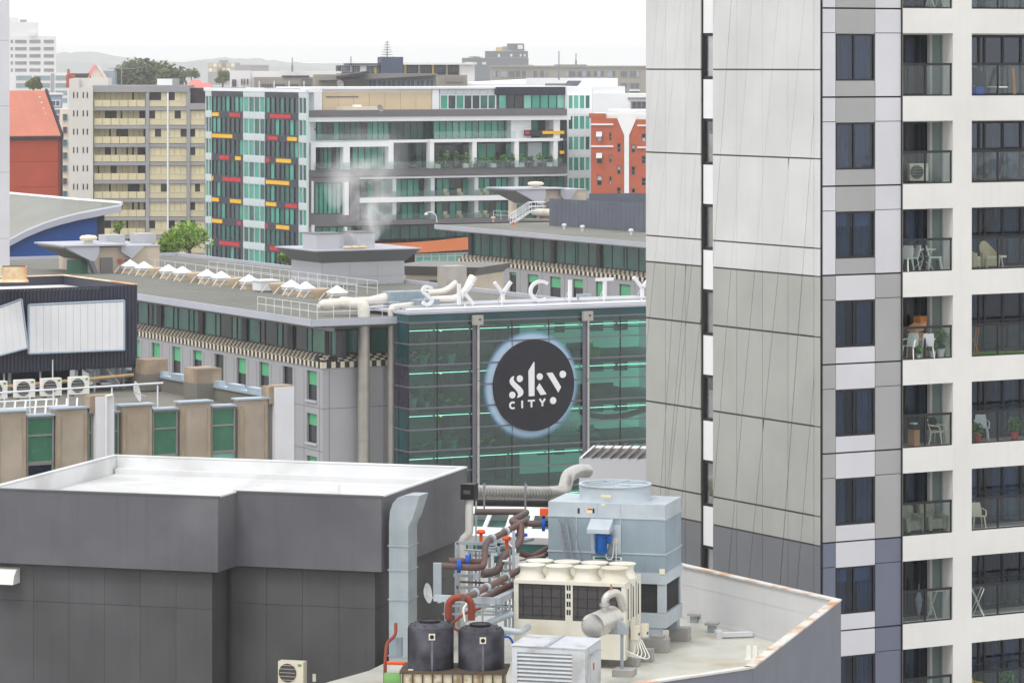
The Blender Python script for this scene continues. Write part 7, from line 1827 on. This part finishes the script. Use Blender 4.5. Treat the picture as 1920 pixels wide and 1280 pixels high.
b.b('left_block', 'far_grey', 390, 450, 118, 160); b.b('right_block', 'far_grey', 440, 504, 122, 160, -3, 8); b.b('plant_room', 'far_grey', 411, 428, 113, 118, 2, 6)
for k in range(2):
    for q in range(6): b.b('panel', ['far_yellow', 'far_white', 'far_yellow', 'far_win'][(k + q) % 4], 391 + q * 8.4, 398 + q * 8.4, 119 + k * 9, 126 + k * 9, -.3, -.01)
b.w(470, 503, 123, 128, 5, y=-3.4)
b = FB('white_rooftop_house', 'white flat-roofed building with small windows on the skyline', 433, 700, 6)
b.b('wall', 'far_white', 433, 470, 133, 220); b.b('long_wall', 'far_white', 470.2, 640, 134, 220, .4, 9)
for x in (452, 457, 463): b.w(x, x + 2.6, 148, 159)
b.w(435, 443, 149, 163, 2); b.b('greige_wing', 'far_greige', 477, 592, 145, 168, -3, .3)
for k in range(4): b.w(490 + k * 25, 510 + k * 25, 157, 165, 4, y=-3.35); b.b('lamp_post', 'far_white', 485 + k * 28, 487 + k * 28, 152, 166, -3.6, -3.4)
b.b('roof_edge', 'far_dark', 530, 580, 142, 145, -3.3, .3); b.w(565, 586, 148, 152.5, 3, y=-3.35)
b = FB('dark_roofed_house', 'modern house with dark sloping roofs at skyline centre', 600, 640, 6)
f = b.f
for (pts, nm) in (([(597, 151), (700, 148), (815, 141), (815, 144), (700, 151), (605, 153)], 'roof'), ([(630, 143), (685, 134), (690, 134), (690, 138), (632, 147)], 'upper_roof')):
    MB().prism([(f.S(x), f.Z(x, y)) for x, y in pts][::-1], 'y', -3, 6).build(nm, 'far_dark', b.o)
b.b('wall', 'far_greige', 590, 640, 140, 168, 0, 6); b.b('upper_wall', 'far_grey', 634, 820, 138, 168, 2, 8)
for k in range(7): b.w(690 + k * 18, 706 + k * 18, 150, 164, 2, 'far_win', 'far_bluegrey', -.35)
b = FB('black_framed_apartments', 'black and white apartments with yellow posts along the skyline', 634, 780, 8)
b.b('dark_roof', 'far_dark', 650, 720, 119, 122.5, -1, 6); b.b('wall', 'far_dark', 634, 720, 123, 160, .5, 6); b.b('navy_box', 'far_navy', 715, 756, 107, 160, -2, 6); b.b('white_frame', 'far_white', 756, 890, 118, 121.5, -2, 6); b.b('rear_wall', 'far_dark', 756, 862, 121.6, 165, 1, 6); b.b('white_end', 'far_white', 862, 890, 121.6, 170, -1, 6); b.b('white_cube', 'far_white', 876, 890, 117, 117.9, -1, 3)
for k in range(5): b.b('yellow_post', 'far_yellow' if k % 2 == 0 else 'far_greige', 758 + k * 26, 762 + k * 26, 121.8, 142, -.6, -.2)
for k in range(4): b.w(763 + k * 26, 783 + k * 26, 124, 137, 3, 'far_win', 'far_dark', .7)
b.b('white_wall', 'far_white', 675, 687, 124, 137, 0, .4); b.b('orange_panel', 'far_yellow', 702, 706, 126, 139, -.1, .3)
for k in range(6): b.w(640 + k * 12, 650 + k * 12, 126, 136, 2, 'far_win', 'far_bluegrey', .2)
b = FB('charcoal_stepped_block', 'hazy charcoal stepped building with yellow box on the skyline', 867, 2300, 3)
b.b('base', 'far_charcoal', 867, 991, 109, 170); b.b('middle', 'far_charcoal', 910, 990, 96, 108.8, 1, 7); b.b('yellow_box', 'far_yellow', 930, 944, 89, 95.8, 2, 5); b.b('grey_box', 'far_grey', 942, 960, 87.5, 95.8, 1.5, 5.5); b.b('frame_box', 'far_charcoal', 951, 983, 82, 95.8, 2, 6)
for (a, c, y0, y1, n_) in ((913, 925, 101, 108, 2), (929, 938, 101, 108, 2), (956, 966, 101, 107, 2), (974, 986, 101, 107, 3), (875, 895, 116, 122, 4), (900, 912, 116, 122, 3), (953, 965, 84, 94, 2), (970, 981, 84, 93, 1)): b.w(a, c, y0, y1, n_, ['far_win', 'far_white'], 'far_charcoal', -.35 if y0 > 110 else .65 if y0 > 97 else 1.15)
for k in range(9): tree_ = None
foliage(MB(), (b.f.S(890), .6, b.f.Z(890, 108)), 5.0, .8, 160, .5).build('roof_garden', 'leaf_olive', b.o)
b = FB('greige_apartment_block', 'greige apartment block with recessed balconies on right skyline', 925, 1500, 2)
b.b('wall', 'far_greige', 920, 1230, 126, 230, 0, 9); b.b('cornice', 'far_greige', 918, 1232, 123.5, 126, -.8, 9); b.b('raised_bay', 'far_greige', 955, 1000, 122, 126, -1.0, 9); b.b('roof_edge', 'far_charcoal', 1040, 1100, 121.5, 123.4, 0, 4)
for (a, c) in ((925, 933), (938, 951), (953, 965), (967, 975), (979, 990), (1000, 1007), (1013, 1020), (1025, 1027), (1060, 1079), (1083, 1108), (1113, 1133), (1139, 1153), (1163, 1176), (1181, 1199)): b.w(a, c, 133, 145, 3 if c - a > 10 else 2, ['far_win', 'far_bluegrey', 'far_win'])
for k in range(2):
    for (a, c) in ((1163, 1176), (1181, 1199)): b.w(a, c, 156 + k * 14, 167 + k * 14, 2, 'far_win')
for px in (1200, 1162): b.b('balcony_slab', 'far_white', px - 20, px, 168, 171, -1.5, -.1)
b = FB('white_stepped_annex', 'plain white stepped annex right of the navy penthouse box', 1112, 545, 14)
b.b('wall', 'apt_white', 1112, 1240, 176, 420, 0, 10); b.b('upper_wall', 'apt_white', 1112, 1172, 162, 175.8, .5, 10); b.b('long_parapet', 'apt_white', 1010, 1158, 147, 172, 6, 14); b.b('slit', 'far_grey', 1178, 1240, 183, 186, -.3, -.05)
b.w(1184, 1212, 190, 205, 3, 'far_win', 'far_grey')
b = FB('white_vault_roof', 'long low white vaulted roof above the penthouse', 880, 560, 6)
f = b.f
MB().tube([(f.S(880), 2, f.Z(880, 160)), (f.S(1010), 2, f.Z(1010, 156)), (f.S(1015), 2, f.Z(1015, 156))], [.5, .7, .3], 12).build('vault', 'white_pure', b.o, smooth=True); b.b('base', 'apt_white', 870, 1012, 157, 190, 1, 8)
b.b('grey_kiosk', 'far_greige', 822, 876, 141, 168, -1, 3); b.b('kiosk_panel', 'far_grey', 835, 867, 146, 154, -1.2, -1.01)
sk = thing('rooftop_skylight', 'tilted glass rooftop skylight right of the white vault', 'skylight', loc=W(1050, 163, 540)); MB().box(-2.2, 1.8, 0, 2, 0, .5).build('base', 'far_grey', sk); MB().loft([[(.6, -.1, .2), (2.6, -.1, .2), (2.6, .0, .1), (.6, 0, .1)], [(1.2, .8, .9), (3.2, .8, .9), (3.2, .9, .8), (1.2, .9, .8)]]).build('glazing', 'far_win', sk)
for (px, y0, y1, d, lb) in ((1048, 96, 150, 545, 'tall thin antenna mast left of the tower on the skyline'), (1080, 100, 124, 1015, 'thin pale mast on the greige block roof'), (548, 108, 135, 700, 'slim mast on the white rooftop house'), (658, 106, 136, 780, 'thin mast above the black-framed apartments')):
    a = W(px, y1, d); bb = W(px, y0, d); o_ = thing('antenna_mast', lb, 'antenna', loc=a, group='skyline masts'); MB().tube([(0, 0, 0), (0, 0, (bb - a).z)], .09 * d / 545, 6).build('pole', 'alu', o_); MB().tube([(0, 0, 0), (0, 0, (bb - a).z * .45)], .16 * d / 545, 6).build('base_tube', 'alu', o_)
for k, (px, py, d, w_, lb) in enumerate(((365, 158, 980, 5.5, 'hazy pink hipped roof right of the fig tree'), (385, 164, 940, 4.0, 'second pink roof beside the strip block'), (349, 172, 860, 6.0, 'low brown roof behind the slab end'))):
    o_ = thing('hipped_house', lb, 'house', loc=W(px, py + 6, d)); MB().loft([[(-w_ / 2, 0, 0), (w_ / 2, 0, 0), (w_ / 2, 6, 0), (-w_ / 2, 6, 0)], [(-w_ * .2, 2.8, 2), (w_ * .2, 2.8, 2), (w_ * .2, 3.2, 2), (-w_ * .2, 3.2, 2)]]).build('roof', 'far_pink' if k < 2 else 'far_greige', o_); MB().box(-w_ / 2 + .3, w_ / 2 - .3, .3, 5.7, -20, 0).build('wall', 'far_cream', o_)
for k, (px, py, d, r_, lb) in enumerate(((637, 158, 600, .7, 'grey satellite dish on roof above tan penthouse'), (712, 204, 489, .5, 'small dish on the cream roof unit of terraced block'), (1046, 150, 560, .5, 'white dish near the rooftop skylight'))):
    o_ = thing('satellite_dish', lb, 'dish', loc=W(px, py, d), group='far dishes'); o_.rotation_euler = (R(65), 0, R(40)); MB().lathe([(0, 0), (r_ * .5, .04), (r_, .18), (r_ * 1.03, .18), (r_ * .5, .06), (0, .02)], (0, 0, 0), 18, cap=False).build('reflector', 'far_grey', o_, smooth=True); MB().tube([(0, 0, 0), (0, -r_ * 1.5, -r_)], .05, 5).build('mount', 'alu', o_)
# hills
mk('forest', C(84, 96, 88), .9, .2, .02)
for k, (d, base, amp, seed) in enumerate(((7400, 104, 30, 3), (8800, 92, 30, 8))):
    rr_ = random.Random(seed); m = MB(); n_ = 220; top = []
    for i in range(n_ + 1):
        px = -500 + 2900 * i / n_
        h_ = base + 14 + (px + 100) / 95.0 - amp * (.5 * sin(px / 95 + seed) + .3 * sin(px / 41 + seed * 2)) * .35 - rr_.random() * 4 - (7 if px < 300 else 0) * sin(max(0, min(1, px / 300)) * pi)
        h_ += max(0, px - 380) / 22
        top.append(W(px, min(h_, 138), d))
    for i in range(n_): a, c = top[i], top[i + 1]; m.poly((a.x, a.y - 500, 0), (c.x, c.y - 500, 0), c, a); m.poly(a, c, (c.x, c.y + 600, 0), (a.x, a.y + 600, 0))
    m.build('hills' if k == 0 else 'far_hills', 'forest', kind='structure')
# ---------------------------------------------------------------- air: haze box and steam from the flues
m = bpy.data.materials.new('haze_air'); m.use_nodes = True
n, l = m.node_tree.nodes, m.node_tree.links; n.clear()
o_ = n.new('ShaderNodeOutputMaterial'); v = n.new('ShaderNodeVolumePrincipled')
v.inputs['Color'].default_value = (1, 1, 1, 1); v.inputs['Density'].default_value = .00017; v.inputs['Anisotropy'].default_value = .5
l.new(v.outputs[0], o_.inputs['Volume']); MATS['haze_air'] = m
hb = MB().box(-5500, 5500, -650, 9600, -1, 100).build('haze', 'haze_air', kind='stuff')
m = bpy.data.materials.new('steam_air'); m.use_nodes = True
n, l = m.node_tree.nodes, m.node_tree.links; n.clear()
o_ = n.new('ShaderNodeOutputMaterial'); v = n.new('ShaderNodeVolumePrincipled'); v.inputs['Color'].default_value = (1, 1, 1, 1)
tc = n.new('ShaderNodeTexCoord'); nz = n.new('ShaderNodeTexNoise'); nz.inputs['Scale'].default_value = .33; nz.inputs['Detail'].default_value = 4; nz.inputs['Distortion'].default_value = .6
l.new(tc.outputs['Object'], nz.inputs['Vector'])
mr = n.new('ShaderNodeMapRange'); mr.inputs[1].default_value = .47; mr.inputs[2].default_value = .75; mr.inputs[3].default_value = 0; mr.inputs[4].default_value = 1; l.new(nz.outputs['Fac'], mr.inputs[0])
sp_ = n.new('ShaderNodeSeparateXYZ'); l.new(tc.outputs['Object'], sp_.inputs[0])
ln = n.new('ShaderNodeVectorMath'); ln.operation = 'MULTIPLY'; ln.inputs[1].default_value = (1, 1, 0); l.new(tc.outputs['Object'], ln.inputs[0])
le = n.new('ShaderNodeVectorMath'); le.operation = 'LENGTH'; l.new(ln.outputs[0], le.inputs[0])
rad = n.new('ShaderNodeMapRange'); rad.inputs[1].default_value = 3.9; rad.inputs[2].default_value = .5; l.new(le.outputs['Value'], rad.inputs[0])
hf = n.new('ShaderNodeMapRange'); hf.inputs[1].default_value = 10.0; hf.inputs[2].default_value = 0.0; l.new(sp_.outputs['Z'], hf.inputs[0])
def mul(a, b):
    x = n.new('ShaderNodeMath'); x.operation = 'MULTIPLY'; l.new(a, x.inputs[0])
    if isinstance(b, float): x.inputs[1].default_value = b
    else: l.new(b, x.inputs[1])
    return x.outputs[0]
l.new(mul(mul(mul(mr.outputs[0], rad.outputs[0]), hf.outputs[0]), 1.7), v.inputs['Density'])
l.new(v.outputs[0], o_.inputs['Volume']); MATS['steam_air'] = m
m.cycles.volume_step_rate = 1.0
st_o = MB().lathe([(1.2, 0), (2.2, 1.5), (3.4, 4), (4.2, 7), (4.0, 9.5), (2.5, 10.3)], (0, 0, 0), 20).build('steam', 'steam_air', kind='stuff', loc=W(685, 462, 304))
tag(st_o, 'white steam drifting up from the flues of the flared plant room', 'steam')
